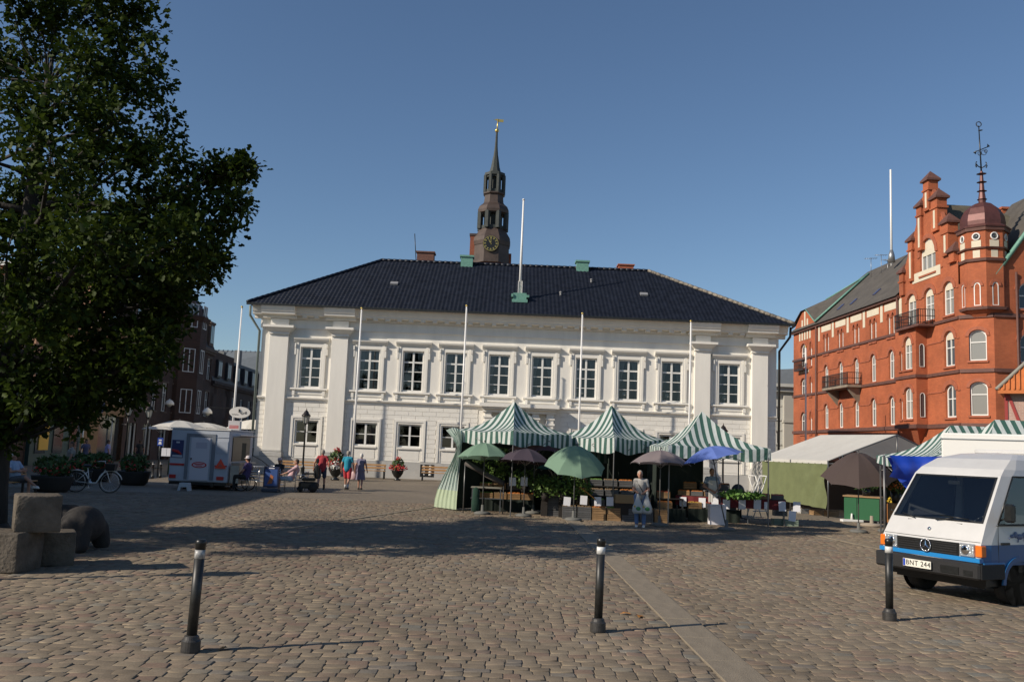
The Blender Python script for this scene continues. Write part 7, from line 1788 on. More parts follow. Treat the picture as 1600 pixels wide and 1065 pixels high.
# ================================================================ VAN
VX, VY, VA = 6.835, 14.651, -1.101
VAN = empty('delivery_van', (VX, VY, 0), VA, 'white van with blue lower side and black bumper, front towards the camera', 'van')
VW = mat('van_white', (.54, .535, .52), .38, coat=.35, var=.05, vscale=2.5); VB = mat('van_blue', (.015, .10, .26), .3, coat=.5); VBB = mat('van_bright_blue', (.015, .20, .50), .3, coat=.5)
BUMP = mat('bumper_plastic', (.011, .011, .012), .65, bump=.2, bscale=60); CHR = mat('chrome', (.75, .75, .75), .12, metal=1)
VG = glass_mat('van_glass', (.80, .86, .88), .05)
Lv = 4.9
lev = [(.43, .90, .02), (.50, .91, .0), (.62, .93, -.01), (.70, .935, -.01), (.93, .93, .0), (1.23, .90, .168), (1.973, .82, .674), (2.08, .79, .80), (2.24, .70, 1.10), (2.33, .50, 1.45), (2.36, 0, 1.7)]
# y columns: slanted front edge, window front, window rear, B pillar, mid, rear
def ycol(l, c):
    y0 = lev[l][2]
    if c == 0: return y0
    return {1: max(y0+.20, .0) if l < 5 else y0+.24, 2: 1.78, 3: 1.86, 4: 3.4, 5: Lv}[c] if not (c == 1 and l > 7) else y0+.1
def vp_(l, c, s_): z, hw, y0 = lev[l]; return (s_*(hw - (.03 if c == 0 else 0) - (.02 if c == 5 else 0)), ycol(l, c), z - (.05 if c == 5 and l > 7 else 0))
mats_v = [VW, VB]
body = MB()
for s_ in (-1, 1):
    for l in range(len(lev)-1):
        for c in range(5):
            if l == 5 and c == 1: continue
            body.cur = 1 if (l < 4 and c >= 0) else 0
            if l < 4 and False: body.cur = 1
            f = [vp_(l, c, s_), vp_(l, c+1, s_), vp_(l+1, c+1, s_), vp_(l+1, c, s_)]
            if s_ < 0: f = f[::-1]
            body.quad(*f, smooth=l >= 7)
body.cur = 0
# nose and scuttle, windscreen surround, roof front
def row(l, n=9, wf=1.0):
    z, hw, y0 = lev[l]; return [((hw-.03)*wf*(-1+2*i/(n-1)), y0 - .05*(1-(-1+2*i/(n-1))**2)*(1 if l < 7 else 1.2), z) for i in range(n)]
for l in (0, 1, 2, 3, 4, 6, 7, 8):
    A_, B_ = row(l), row(l+1)
    for i in range(8): body.quad(A_[i], A_[i+1], B_[i+1], B_[i], smooth=l >= 6)
A_ = row(9); body.add(A_ + [(0, 1.7, 2.36)], [(i, i+1, 9) for i in range(8)], True)
body.add([vp_(l, 5, 1) for l in range(11)] + [vp_(l, 5, -1) for l in range(10)], [tuple(range(11)) + tuple(range(20, 10, -1))])
bd = body.build('body', mats_v, VAN)
# windscreen: gasket, glass
def wpt(l, f, dy=0.0, k=1.0):
    z, hw, y0 = lev[l]; x = (hw-.03)*f; return Vector((x, y0 - .05*(1-f*f) + dy, z))
def wgrid(f0, f1, t0, t1, n, dy):
    vs = []; fs = []
    for j in range(3):
        t = t0+(t1-t0)*j/2
        for i in range(n+1):
            f = f0+(f1-f0)*i/n; P_ = wpt(5, f).lerp(wpt(6, f), t); vs.append((P_.x, P_.y+dy, P_.z))
    for j in range(2):
        for i in range(n): fs.append((j*(n+1)+i, j*(n+1)+i+1, (j+1)*(n+1)+i+1, (j+1)*(n+1)+i))
    return vs, fs
m = MB(); m.add(*wgrid(-.93, .93, .035, .965, 8, -.004), True); m.build('windscreen', VG, VAN)
m = MB()
for f0, f1, t0, t1 in ((-1, -.93, 0, 1), (.93, 1, 0, 1), (-.93, .93, 0, .035), (-.93, .93, .965, 1)): m.add(*wgrid(f0, f1, t0, t1, 8, .0))
m.build('pillar', VW, VAN)
m = MB()
for f0, f1, t0, t1 in ((-.95, -.915, .02, .98), (.915, .95, .02, .98), (-.93, .93, .02, .055), (-.93, .93, .945, .98)): m.add(*wgrid(f0, f1, t0, t1, 8, -.009))
m.build('windscreen_seal', BLACKP, VAN)
for s_ in (-1, 1):
    f = [vp_(5, 1, s_), vp_(5, 2, s_), vp_(6, 2, s_), vp_(6, 1, s_)]; m = MB(); m.quad(*[(x*.995, y, z) for x, y, z in (f if s_ > 0 else f[::-1])]); sw_ = m.build('side_window', VG, VAN)
    c4 = [Vector(vp_(5, 1, s_)), Vector(vp_(5, 2, s_)), Vector(vp_(6, 2, s_)), Vector(vp_(6, 1, s_))]; m = MB()
    for a, b in zip(c4, c4[1:]+c4[:1]): m.tube([tuple(a), tuple(b)], .018, 4)
    m.build('window_seal', BLACKP, sw_)
m = MB(); m.box(-.86, .2, 1.05, .86, .62, 1.2); m.box(-.84, .62, .4, .84, .7, 1.1); m.build('dashboard', mat('dash_grey', (.05, .05, .055), .7), VAN)
m = MB(); m.box(-.80, 1.95, .4, .80, 2.0, 2.25); m.build('partition', mat('cab_dark', (.04, .04, .042), .9), VAN)
m = MB(); m.box(-.86, .25, .38, .86, 1.95, .45); m.build('cab_floor', BLACKP, VAN)
for x in (-.42, .42): m = MB(); m.bbox(x-.25, 1.2, .7, x+.25, 1.7, .85, .03); m.bbox(x-.25, 1.62, .8, x+.25, 1.76, 1.5 if x > 0 else 1.15, .04); m.build('seat', mat('seat_cloth', (.02, .02, .025), .9), VAN)
m = MB(); Mt = Matrix.Translation((.42, .8, 1.22)) @ Matrix.Rotation(R(35), 4, 'X'); m.M = Mt
for k in range(18): a, b = k*math.pi/9, (k+1)*math.pi/9; m.tube([(.2*math.cos(a), .2*math.sin(a), 0), (.2*math.cos(b), .2*math.sin(b), 0)], .014, 5)
m.tube([(-.2, 0, 0), (.2, 0, 0)], .014, 5); m.build('steering_wheel', BLACKP, VAN)
m = MB(); m.bbox(-.1, .60, 1.80, .12, .63, 1.87, .01); m.build('interior_mirror', BLACKP, VAN)
m = MB(); m.tube([(-.88, .012, .965), (-.5, -.022, .965), (0, -.046, .965), (.5, -.022, .965), (.88, .012, .965)], .004, 4); m.build('bonnet_seam', BLACKP, VAN)
m = MB(); m.box(-.5, .12, 1.20, .5, .2, 1.215); m.build('air_intake', BLACKP, VAN)
# hood seam, badge, grille, lights
m = MB(); m.box(-.56, -.075, .735, .56, -.04, .93); grl = m.build('grille', BLACKP, VAN)
for k in range(5): m = MB(); m.box(-.55, -.088, .75+.036*k, .55, -.07, .764+.036*k); m.build('grille_bar', BUMP, grl)
m = MB(); 
for k in range(28): a, b = 2*math.pi*k/28, 2*math.pi*(k+1)/28; m.tube([(.095*math.cos(a), -.1, .835+.095*math.sin(a)), (.095*math.cos(b), -.1, .835+.095*math.sin(b))], .009, 6)
for k in range(3): a = R(90+120*k); m.add([(.018*math.cos(a+1.57), -.1, .835+.018*math.sin(a+1.57)), (.018*math.cos(a-1.57), -.1, .835+.018*math.sin(a-1.57)), (.092*math.cos(a), -.1, .835+.092*math.sin(a)), (0, -.118, .835)], [(0, 2, 3), (2, 1, 3)])
m.build('three_pointed_star', CHR, VAN)
m = MB(); m.M = Matrix.Translation((-.02, .03, 1.09)) @ Matrix.Rotation(R(60), 4, 'X'); m.lathe([(.028, -.0), (.028, .015), (0, .016)], seg=14); m.build('bonnet_badge', CHR, VAN)
HL = mat('headlight_lens', (.55, .57, .58), .12, metal=.6, bump=.6, bscale=60); ORI = mat('indicator_orange', (.75, .17, .02), .25, coat=.5)
for s_ in (-1, 1):
    m = MB(); m.bbox(min(s_*.57, s_*.82), -.065, .735, max(s_*.57, s_*.82), -.01, .935, .012); m.cur = 0; hl = m.build('headlight', HL, VAN)
    m = MB(); m.M = Matrix.Translation((s_*.68, -.066, .835)) @ Matrix.Rotation(R(90), 4, 'X'); m.lathe([(.075, 0), (.06, .008), (0, .012)], seg=14); m.build('reflector', CHR, hl)
    m = MB(); m.bbox(min(s_*.825, s_*.935), -.042, .745, max(s_*.825, s_*.935), .08, .92, .012); m.build('indicator', ORI, VAN)
m = MB(); m.box(-.92, -.07, .665, .92, .02, .73); m.build('blue_strip', VBB, VAN)
for s_ in (-1, 1): m = MB(); m.box(s_*.931, .0, .62, s_*.945, .5, .665); m.build('side_strip', VBB, VAN)
m = MB(); m.bbox(-.96, -.14, .41, .96, .12, .655, .03); bp_ = m.build('bumper', BUMP, VAN)
for s_ in (-1, 1): m = MB(); m.bbox(s_*.955-.02*(s_ < 0)-.0, -.1, .42, s_*.955+.02*(s_ > 0), .45, .645, .008); m.build('bumper_end', BUMP, bp_)
m = MB(); m.box(.30, -.15, .46, .62, -.135, .57); m.box(.70, -.148, .46, .85, -.135, .54); m.build('fog_recess', BLACKP, bp_)
px_ = -.10
m = MB(); m.box(px_-.26, -.185, .475, px_+.26, -.172, .595); pl = m.build('number_plate', mat('plate_white', (.72, .70, .62), .4), VAN)
m = MB(); m.box(px_-.255, -.188, .48, px_-.215, -.1855, .59); m.build('plate_band', mat('plate_blue', (.02, .06, .4), .4), pl)
text_mesh('plate_characters', 'BNT 244', .112, BLACKP, pl, (px_+.025, -.188, .535), spacing=1.12)
m = MB(); m.box(-.80, .2, .26, .80, .6, .40); m.build('underbody', BLACKP, VAN)
for a, b, c_ in (((-.35, .10, 1.24), (-.62, .14, 1.30), (-.80, .17, 1.34)), ((.05, .09, 1.24), (.35, .12, 1.29), (.62, .14, 1.31))):
    m = MB(); m.tube([a, b], .009, 5); m.tube([(b[0]-.22, b[1]-.03, b[2]+.03), (c_[0]+.12*0, c_[1]-.03, c_[2]-.02)], .011, 4); m.build('wiper', BLACKP, VAN)
for s_ in (-1, 1):
    m = MB(); m.bbox(min(s_*.98, s_*1.14), .42, 1.28, max(s_*.98, s_*1.14), .52, 1.56, .03); m.tube([(s_*.88, .5, 1.3), (s_*1.0, .48, 1.34)], .014, 5)
    if s_ > 0: m.build('wing_mirror', BLACKP, VAN)
m = MB(); m.box(-.86, .15, .30, .86, 4.6, .43); m.build('sill_skirt', BLACKP, VAN)
RIM = mat('wheel_rim_grey', (.4, .4, .4), .35, metal=.7)
for s_ in (-1, 1):
    for y in (.85, 3.75):
        m = MB(); m.M = Matrix.Translation((s_*.80, y, .33)) @ Matrix.Rotation(R(90), 4, 'Y'); m.lathe([(.18, -.1*s_), (.29, -.11), (.33, -.08), (.33, .08), (.29, .11), (.2, .11), (.18, .08)], seg=24); w_ = m.build('wheel', RUBBER, VAN)
        m = MB(); m.M = Matrix.Translation((s_*.80, y, .33)) @ Matrix.Rotation(R(90)*s_, 4, 'Y'); m.lathe([(.19, .09), (.16, .06), (.08, .08), (.07, .11), (0, .115)], seg=20); m.build('wheel_rim', RIM, w_)
        m = MB(); m.M = Matrix.Translation((s_*.925, y, .33)) @ Matrix.Rotation(R(90)*s_, 4, 'Y'); n = 16
        V_ = []; F2 = []
        for k in range(n+1):
            a = R(90) + R(180)*(k/n-.5)*1.0; V_ += [(-.42*math.sin(a), .42*math.cos(a), .0), (-.42*math.sin(a), .42*math.cos(a), .03), (-.35*math.sin(a), .35*math.cos(a), .03)]
        m.add([( -v[0]*-1, v[1], v[2]) for v in V_], [(3*k+i, 3*k+3+i, 3*k+4+i, 3*k+1+i) for k in range(n) for i in (0, 1)])
        if s_ > 0: m.build('wheel_arch', VB, VAN)
        m = MB(); m.M = Matrix.Translation((s_*.926, y, .33)) @ Matrix.Rotation(R(90)*s_, 4, 'Y'); m.lathe([(0, .004), (.36, .004)], seg=24); m.build('wheel_well', BLACKP, VAN)
m = MB()
for y in (.36, 1.82): m.box(.931, y, .5, .935, y+.008, 1.22)
m.box(.905, .36, 1.215, .936, 1.82, 1.225); m.build('door_seam', BLACKP, VAN)
m = MB(); m.bbox(.93, .42, .93, .955, .62, .965, .005); m.build('door_handle', BLACKP, VAN)
m = MB()
for y, z, ry, rz2 in ((.72, 1.06, .05, .03), (.80, 1.08, .05, .05), (.9, 1.05, .09, .045), (1.02, 1.07, .06, .05), (1.12, 1.04, .05, .03), (1.2, 1.09, .04, .05)): m.ball((.925, y, z), (.012, ry, rz2), 8, 5)
m.tube([(.934, .66, 1.05), (.934, .62, 1.02)], .008, 4); m.tube([(.934, .86, 1.02), (.934, .84, .97)], .008, 4); m.tube([(.934, 1.0, 1.02), (.934, 1.02, .97)], .008, 4); m.build('side_emblem', mat('emblem_blue', (.10, .14, .24), .5), VAN)['kind'] = 'stuff'
m = MB(); m.bbox(-.55, 1.9, 2.34, .55, 3.6, 2.42, .02); m.build('roof_hatch', VW, VAN)

# ================================================================ WHITE BOX TRUCK BEHIND THE VAN
q = at(1471, 690, 20.0); TRK = empty('box_truck', (q.x, 20.0, 0), R(-28), 'white box truck body with plain side showing above the van roof', 'truck'); tz_ = CAMZ + (727-675.5)*20/FPX
m = MB(); m.bbox(0, 0, .95, 5.2, 2.2, tz_, .03); m.build('box_body', WPAINT, TRK); m = MB(); m.box(-.02, -.02, tz_-.14, 5.22, -.001, tz_-.12); m.box(-.02, -.02, .92, 5.22, .02, 1.02); m.build('body_rail', STEEL, TRK)
m = MB(); m.box(.2, .4, .55, 6.8, 1.8, .93); m.build('chassis', BLACKP, TRK)
m = MB(); m.xprism([(0.1, .5), (2.1, .5), (2.1, 2.0), (.1, 2.0)], 5.35, 6.5); m.add([(6.5, .1, .5), (7.1, .15, .5), (7.1, 2.05, .5), (6.5, 2.1, .5), (6.5, .1, 2.0), (6.9, .15, 1.2), (6.9, 2.05, 1.2), (6.5, 2.1, 2.0), (7.1, .15, 1.1), (7.1, 2.05, 1.1)], [(0,1,8,5,4), (3,7,6,9,2), (4,5,6,7), (5,8,9,6), (1,2,9,8)]); m.build('cab', WPAINT, TRK)
for x in (1.0, 6.1):
    for y in (.1, 2.0): m = MB(); m.M = Matrix.Translation((x, y, .42)) @ Matrix.Rotation(R(90), 4, 'X'); m.lathe([(0, -.12), (.4, -.12), (.42, -.08), (.42, .08), (.4, .12), (0, .12)], seg=20); m.build('wheel', RUBBER, TRK)
# ================================================================ THE TREE
def build_tree(lbl, second=False):
    Yt = 18.0
    def tp(u, v, dy=0.0): return at(u, v, Yt+dy)
    base = tp(-12, 833); base.z = 0
    TR_ = empty('oak_tree', tuple(base), 0, lbl, 'tree')
    rt = random.Random(11); nr = np.random.default_rng(11)
    BARK = mat('dark_bark', (.03, .026, .022), .9, var=.3, vscale=6, bump=.8, bscale=14, stretch=(1, 1, .25))
    trunk = [base, tp(-6, 760), tp(4, 640), tp(22, 500, .1), tp(42, 380, .1), tp(52, 280), tp(66, 180), tp(82, 90, .2)]
    rad = [.27, .22, .20, .19, .17, .13, .09, .04]
    m = MB(); m.tube([tuple(p - base) for p in trunk], rad, 12); m.tube([(0, 0, -.02), (0, 0, .25)], [.42, .26], 12)
    # clumps: (u, v, radius px, depth offset m)
    cl = [(60, 60, 62, .3), (135, 95, 62, -.8), (190, 120, 58, .8), (215, 60, 30, 0), (175, 30, 34, .6), (222, 18, 18, .2), (92, 22, 26, -.3), (20, 110, 60, 1), (235, 150, 34, -.4), (205, 190, 58, -1.3), (150, 190, 66, 1.5), (90, 160, 66, -1.6),
          (30, 190, 60, -1.5), (245, 235, 34, .6), (100, 290, 66, 1.7), (175, 260, 62, .2), (225, 255, 40, -1), (20, 320, 62, 1.6), (120, 345, 66, -1.4), (175, 340, 60, 1.4), (225, 330, 56, -.5), (262, 330, 50, 1.2), (300, 320, 44, -.6), (330, 295, 36, .6), (352, 272, 22, .2), (362, 322, 22, -.4), (378, 264, 13, 0), (310, 370, 44, .5), (325, 400, 24, -.5), (268, 385, 58, -1.6),
          (215, 410, 66, .8), (150, 425, 70, -1.2), (80, 430, 70, 1.6), (20, 440, 66, -1.4), (275, 430, 40, .6), (310, 418, 24, .4), (248, 470, 52, -.6), (190, 490, 66, 1.3), (120, 510, 72, -.6), (50, 520, 70, .9), (235, 520, 40, .8), (215, 560, 44, -.9), (160, 575, 56, .6), (95, 590, 62, -1.4), (35, 600, 60, .5), (150, 625, 26, -.2), (200, 605, 34, .4), (95, 640, 26, .5),
          (-40, 100, 70, .5), (-60, 220, 75, -1), (-40, 340, 75, .5), (-50, 460, 75, 1.2), (-40, 570, 65, -.5), (-130, 160, 80, 1), (-140, 300, 85, -1), (-140, 430, 80, .8), (-130, 540, 60, 0), (-220, 250, 75, 0), (-220, 380, 70, 1), (80, -30, 50, .5), (10, -20, 55, -.6), (-70, 20, 60, .8), (150, -18, 34, -.3),
          (60, 350, 60, 3.0), (140, 140, 60, 3.2), (180, 430, 60, 3.2), (80, 240, 60, -3.2), (150, 380, 60, -3.4), (60, 480, 60, -3), (-40, 250, 60, 3), (100, 480, 62, 2.8), (245, 400, 50, 2.4), (10, 400, 60, -3)]
    cl += [(255, 455, 46, 1.5), (235, 545, 46, -1.2), (262, 505, 36, 0), (200, 590, 44, 1.2), (130, 600, 50, 1.6), (40, 655, 40, .8), (-10, 660, 50, -.5), (60, 615, 50, -1.6), (-60, 650, 50, .8), (120, 655, 24, -.6)]
    twl = []
    px = Yt/FPX
    for u, v, rp, dy in cl:
        if u > 150 and v < 300: u -= 26*min(1, (300-v)/60)*(1 if u < 250 else .2)
        c = tp(u, v, dy); r_ = rp*px
        # limb from the closest lower trunk point
        best = None
        for i in range(2, len(trunk)):
            for f in (0, .5):
                q = trunk[i-1].lerp(trunk[i], f); d = (q-c).length + max(0, q.z - c.z + .5)*1.8
                if best is None or d < best[0]: best = (d, q, rad[i])
        q = best[1]; mid = q.lerp(c, .5) + Vector((rt.uniform(-.2, .2), rt.uniform(-.2, .2), -.25*(c-q).length*.35 + .1))
        r0 = min(best[2]*.6, .03+.016*(c-q).length)
        m.tube([tuple(p_ - base) for p_ in (q, q.lerp(mid, .5)+Vector((0, 0, .05)), mid, mid.lerp(c, .55), c)], [r0, r0*.8, r0*.6, r0*.4, r0*.2], 6)
        k_ = .76 if v < 300 else .86; r_ *= k_; nsub = int(7 + (r_/.5)**2*(6.3 if v < 300 else 8))
        for k in range(nsub):
            d = nr.normal(size=3); d /= np.linalg.norm(d); s_ = r_*nr.uniform(.2, 1.0)**.5
            t = c + Vector(d)*s_
            twl.append(t)
            if k % 2 == 0 and s_ > .3: m.tube([tuple(c-base), tuple(c.lerp(t, .5)+Vector((0, 0, .04))-base), tuple(t-base)], [.012, .009, .004], 4)
    for u, v, du, dv in ((215, 60, 28, -14), (205, 20, 26, -22), (95, 15, 6, -26), (225, 95, 24, 6), (235, 140, 22, -6), (238, 185, 30, -4), (245, 215, 32, 8), (255, 245, 34, 6), (345, 262, 45, -2), (352, 300, 26, 14), (345, 340, 22, 18), (325, 385, 18, 22), (312, 418, 22, 20), (270, 440, 20, 26), (285, 290, -6, -22), (318, 268, 4, -20), (30, 30, -6, -24), (255, 300, -4, -14)):
        a, b = tp(u, v, rt.uniform(-.4, .4)), tp(u+du, v+dv, rt.uniform(-.4, .4)); m.tube([tuple(a-base), tuple(b-base)], [.012, .004], 4)
        for f in (.35, .7, 1.0): twl.append(a.lerp(b, f)); 
    # single hanging twigs that break the outline
    for u, v in ((238, 20), (212, 22), (75, 4), (240, 66), (230, 95), (262, 205), (250, 212), (268, 248), (280, 256), (245, 262), (390, 263), (366, 322), (345, 380), (338, 410), (325, 432), (348, 258), (235, 118), (60, 15), (232, 150)):
        twl.append(tp(u, v, rt.uniform(-.3, .3)))
    m.build('trunk', BARK, TR_)
    # lobed leaves: six-cornered, folded a little along the midrib
    T_ = np.array([tuple(t) for t in twl]); nl = 32
    N = len(T_)*nl
    P = np.repeat(T_, nl, 0) + nr.normal(size=(N, 3))*np.array([.125, .125, .105])
    dirn = P - np.repeat(T_, nl, 0); dirn += nr.normal(size=(N, 3))*.08; dirn[:, 2] -= .03; dirn /= np.linalg.norm(dirn, axis=1)[:, None]
    side = np.cross(dirn, nr.normal(size=(N, 3)) + np.array([0, 0, 1.2])); side /= np.linalg.norm(side, axis=1)[:, None]
    nrm = np.cross(side, dirn); L_ = nr.uniform(.075, .145, N)[:, None]
    prof = [(0, 0), (.30, .28), (.48, .17), (.72, .33), (1.0, 0), (.72, -.33), (.48, -.17), (.30, -.28)]
    V = np.stack([P + dirn*L_*a*1.25 + side*L_*b*1.3 + nrm*L_*abs(b)*.35 for a, b in prof], 1).reshape(-1, 3) - np.array(tuple(base))
    idx = np.arange(N)[:, None]*8
    F_ = np.concatenate([idx + np.array([0, 1, 2, 3, 4]), idx + np.array([0, 4, 5, 6, 7])], 0)
    me = bpy.data.meshes.new('crown')
    me.vertices.add(N*8); me.vertices.foreach_set('co', V.ravel()); me.loops.add(len(F_)*5); me.loops.foreach_set('vertex_index', F_.ravel())
    me.polygons.add(len(F_)); me.polygons.foreach_set('loop_start', np.arange(len(F_))*5); me.polygons.foreach_set('loop_total', np.full(len(F_), 5))
    attr_float(me, 'tint', np.repeat(nr.uniform(0, 1, N), 8)); me.update(calc_edges=True)
    lm = bpy.data.materials.new('oak_leaf'); lm.use_nodes = True; nt = lm.node_tree; b = nt.nodes['Principled BSDF']; b.inputs['Roughness'].default_value = .6; b.inputs['Specular IOR Level'].default_value = .15
    a = nt.nodes.new('ShaderNodeAttribute'); a.attribute_name = 'tint'; cr = nt.nodes.new('ShaderNodeValToRGB')
    cr.color_ramp.elements[0].color = (.010, .024, .004, 1); cr.color_ramp.elements[1].color = (.055, .082, .010, 1)
    nt.links.new(a.outputs['Fac'], cr.inputs[0]); nt.links.new(cr.outputs[0], b.inputs['Base Color'])
    tr = nt.nodes.new('ShaderNodeBsdfTranslucent'); nt.links.new(cr.outputs[0], tr.inputs[0]); ms = nt.nodes.new('ShaderNodeMixShader'); ms.inputs[0].default_value = .28
    nt.links.new(b.outputs[0], ms.inputs[1]); nt.links.new(tr.outputs[0], ms.inputs[2]); nt.links.new(ms.outputs[0], nt.nodes['Material Output'].inputs[0])
    me.materials.append(lm); o = link('crown', me, TR_); o['kind'] = 'stuff'
    print('leaves', N)
    return TR_
OAK = build_tree('large dark leafy tree filling the upper left behind the granite blocks')
OAK2 = copy_tree(OAK); put(OAK2, (-18.3, 13.2, 0), R(200), 'companion leafy tree outside the left picture edge, shading the paving'); OAK2.scale = (.82, .82, .82)

# fallen leaves
m = MB(); m.add([(0, 0, 0), (.05, .03, .015), (.11, .02, .01), (.13, -.01, 0), (.06, -.04, .012)], [(0, 1, 2, 3, 4)]); fl = m.mesh('fallen_leaf', mat('dry_leaf', (.35, .16, .04), .8))
for i, (u, v) in enumerate(((968, 958), (998, 964), (1008, 964), (362, 1012))):
    q = gr(u, v, .012); o = link('fallen_leaf', fl, None, tuple(q), (0, 0, i*1.3), (1.2, 1.2, 1.5)); tag(o, ['lone dry brown leaf nearest to the central bollard', 'left one of a touching pair of dry leaves right of the central bollard', 'right one of a touching pair of dry leaves right of the central bollard', 'dry leaf lying right of the leftmost bollard foot'][i], 'leaf', 'fallen dry leaves')

# ================================================================ PEOPLE
SKIN = mat('skin', (.40, .21, .14), .55); HAIRG = mat('grey_hair', (.30, .27, .23), .8, var=.15, vscale=30); HAIRW = mat('white_hair', (.62, .60, .55), .8); HAIRB = mat('brown_hair', (.08, .05, .03), .7); SHOE = mat('dark_shoes', (.03, .025, .02), .6)
def clothm(name, c, **k): return mat(name, c, .88, var=.10, vscale=14, bump=.25, bscale=12, **k)
BASEJ = dict(pel=(0, 0, .95), wai=(0, 0, 1.10), che=(0, -.01, 1.30), nec=(0, 0, 1.47), hea=(0, -.02, 1.62),
             shL=(-.165, 0, 1.41), shR=(.165, 0, 1.41), elL=(-.23, .02, 1.14), elR=(.23, .02, 1.14), wrL=(-.24, -.06, .90), wrR=(.24, -.06, .90),
             hiL=(-.10, 0, .92), hiR=(.10, 0, .92), knL=(-.11, -.02, .50), knR=(.11, -.02, .50), anL=(-.11, .02, .09), anR=(.11, .02, .09))
def person(loc, rz, h, label, top, bottom, pose=None, belly=1.0, shorts=True, dress=None, hair=HAIRG, hairlen=0, shoes=SHOE, sleeves=.55, hat=None, face=True, group=None, socks=None, faceaway=False, name='person', skirtlen=.5, baldtop=False, grip=False):
    J = {k: Vector(v) for k, v in BASEJ.items()}
    if pose:
        for k, v in pose.items(): J[k] = Vector(v)
    s_ = h/1.75; J = {k: v*s_ for k, v in J.items()}
    o = empty(name, loc, rz, label, 'person', group)
    m = MB(); c = lambda a, b, r0, r1: m.capsule(tuple(J[a]), tuple(J[b]), r0*s_, r1*s_, 10)
    c('pel', 'wai', .135*belly, .125*belly); c('wai', 'che', .125*belly, .15); c('hiL', 'hiR', .11, .11); c('shL', 'shR', .075, .075); m.capsule(tuple(J['che']), tuple(J['nec']), .12*s_, .06*s_); c('nec', 'hea', .055, .055)
    hc = J['hea']; m.ball(tuple(hc+Vector((0, 0, .02*s_))), (.078*s_, .095*s_, .115*s_), 12, 9); m.ball(tuple(hc+Vector((0, -.03*s_, -.06*s_))), (.055*s_, .06*s_, .05*s_), 10, 7)
    m.ball(tuple(hc+Vector((0, -.10*s_, -.005*s_))), (.014*s_, .022*s_, .026*s_), 8, 6)
    for sx in (-1, 1): m.ball(tuple(hc+Vector((sx*.08*s_, 0, .0))), (.012*s_, .022*s_, .032*s_), 6, 5)
    for S_ in 'LR':
        c('hi'+S_, 'kn'+S_, .092, .058); c('kn'+S_, 'an'+S_, .058, .038); c('sh'+S_, 'el'+S_, .056, .042); c('el'+S_, 'wr'+S_, .042, .028)
        w_ = J['wr'+S_]; d_ = (w_ - J['el'+S_]).normalized(); sx = -1 if S_ == 'L' else 1
        pa = w_ + d_*.085*s_; m.capsule(tuple(w_), tuple(pa), .028*s_, .032*s_, 8)
        sd = d_.cross(Vector((1, 0, 0))).normalized() if abs(d_.x) < .9 else Vector((0, 1, 0))
        inn = Vector((-sx, 0, 0)); inn = (inn - d_*inn.dot(d_)).normalized()
        for f, ln in ((-.026, .060), (-.009, .072), (.009, .068), (.026, .052)):
            a_ = pa + sd*f*s_ + d_*.01*s_; k1 = a_ + d_*ln*.6*s_; m.capsule(tuple(a_), tuple(k1), .0095*s_, .0085*s_, 6); k2 = k1 + (d_*.5 + inn*.8).normalized()*ln*(.7 if grip else .5)*s_; m.capsule(tuple(k1), tuple(k2), .0085*s_, .0075*s_, 6)
        th = w_ + d_*.03*s_ + sd*(-.03)*s_; m.capsule(tuple(th), tuple(th + (d_*.7 - sd*.6 + inn*.3).normalized()*.055*s_), .012*s_, .009*s_, 6)
        an = J['an'+S_]; kn = J['kn'+S_]; fw = Vector((0, -1, 0)); m.capsule(tuple(an), tuple(an+Vector((0, -.12*s_, -.045*s_))), .038*s_, .03*s_)
    fused('body', m, SKIN, o, .013, 3)
    if face:
        for sx in (-1, 1): m = MB(); m.ball(tuple(hc+Vector((sx*.03*s_, -.088*s_, .022*s_))), (.012*s_, .008*s_, .007*s_), 6, 4); m.build('eye', BLACKP, o)
        m = MB(); m.ball(tuple(hc+Vector((0, -.09*s_, -.055*s_))), (.022*s_, .008*s_, .006*s_), 6, 4); m.build('mouth', mat('lips', (.3, .1, .08), .6), o)
    # shirt / dress top
    e = .016
    m = MB(); c = lambda a, b, r0, r1: m.capsule(tuple(J[a]), tuple(J[b]), (r0+e)*s_, (r1+e)*s_, 12)
    c('pel', 'wai', .140*belly, .132*belly); c('wai', 'che', .132*belly, .152); c('shL', 'shR', .062, .062); c('che', 'nec', .12, .052); c('hiL', 'hiR', .10, .10)
    for S_ in 'LR':
        a, b = J['sh'+S_], J['el'+S_]; m.capsule(tuple(a), tuple(a.lerp(b, min(1, sleeves))), (.060+e*.5)*s_, (.052+e*.5)*s_, 10)
        if sleeves > 1: m.capsule(tuple(b), tuple(J['wr'+S_]), (.048+e)*s_, (.034+e)*s_, 10)
    if top: fused('shirt' if not dress else 'dress_top', m, top, o, .018, 3)
    if dress:
        a = J['wai']; k_ = (J['knL']+J['knR'])/2; bot = Vector((k_.x, k_.y, k_.z - .02)) if not pose or 'sit' not in pose else k_
        m = MB(); n = 28; V_ = []; 
        for j in range(9):
            t = j/8; c_ = a.lerp(bot, t*1.0 + .0); rx = (.16+.075*t)*s_; ry = (.13+.05*t)*s_
            for i in range(n): th = 2*math.pi*i/n; w_ = 1+.05*t*math.sin(th*7); V_.append((c_.x+rx*w_*math.cos(th), c_.y+ry*w_*math.sin(th), c_.z))
        m.add(V_, [(j*n+i, j*n+(i+1) % n, (j+1)*n+(i+1) % n, (j+1)*n+i) for j in range(8) for i in range(n)], True); m.build('skirt', dress, o)
    elif bottom:
        m = MB(); e2 = .020; c = lambda a, b, r0, r1: m.capsule(tuple(J[a]), tuple(J[b]), r0*s_, r1*s_, 12)
        c('hiL', 'hiR', .125, .125); m.capsule(tuple(J['pel']), tuple(J['pel'].lerp(J['wai'], .35)), .142*belly*s_, .138*belly*s_)
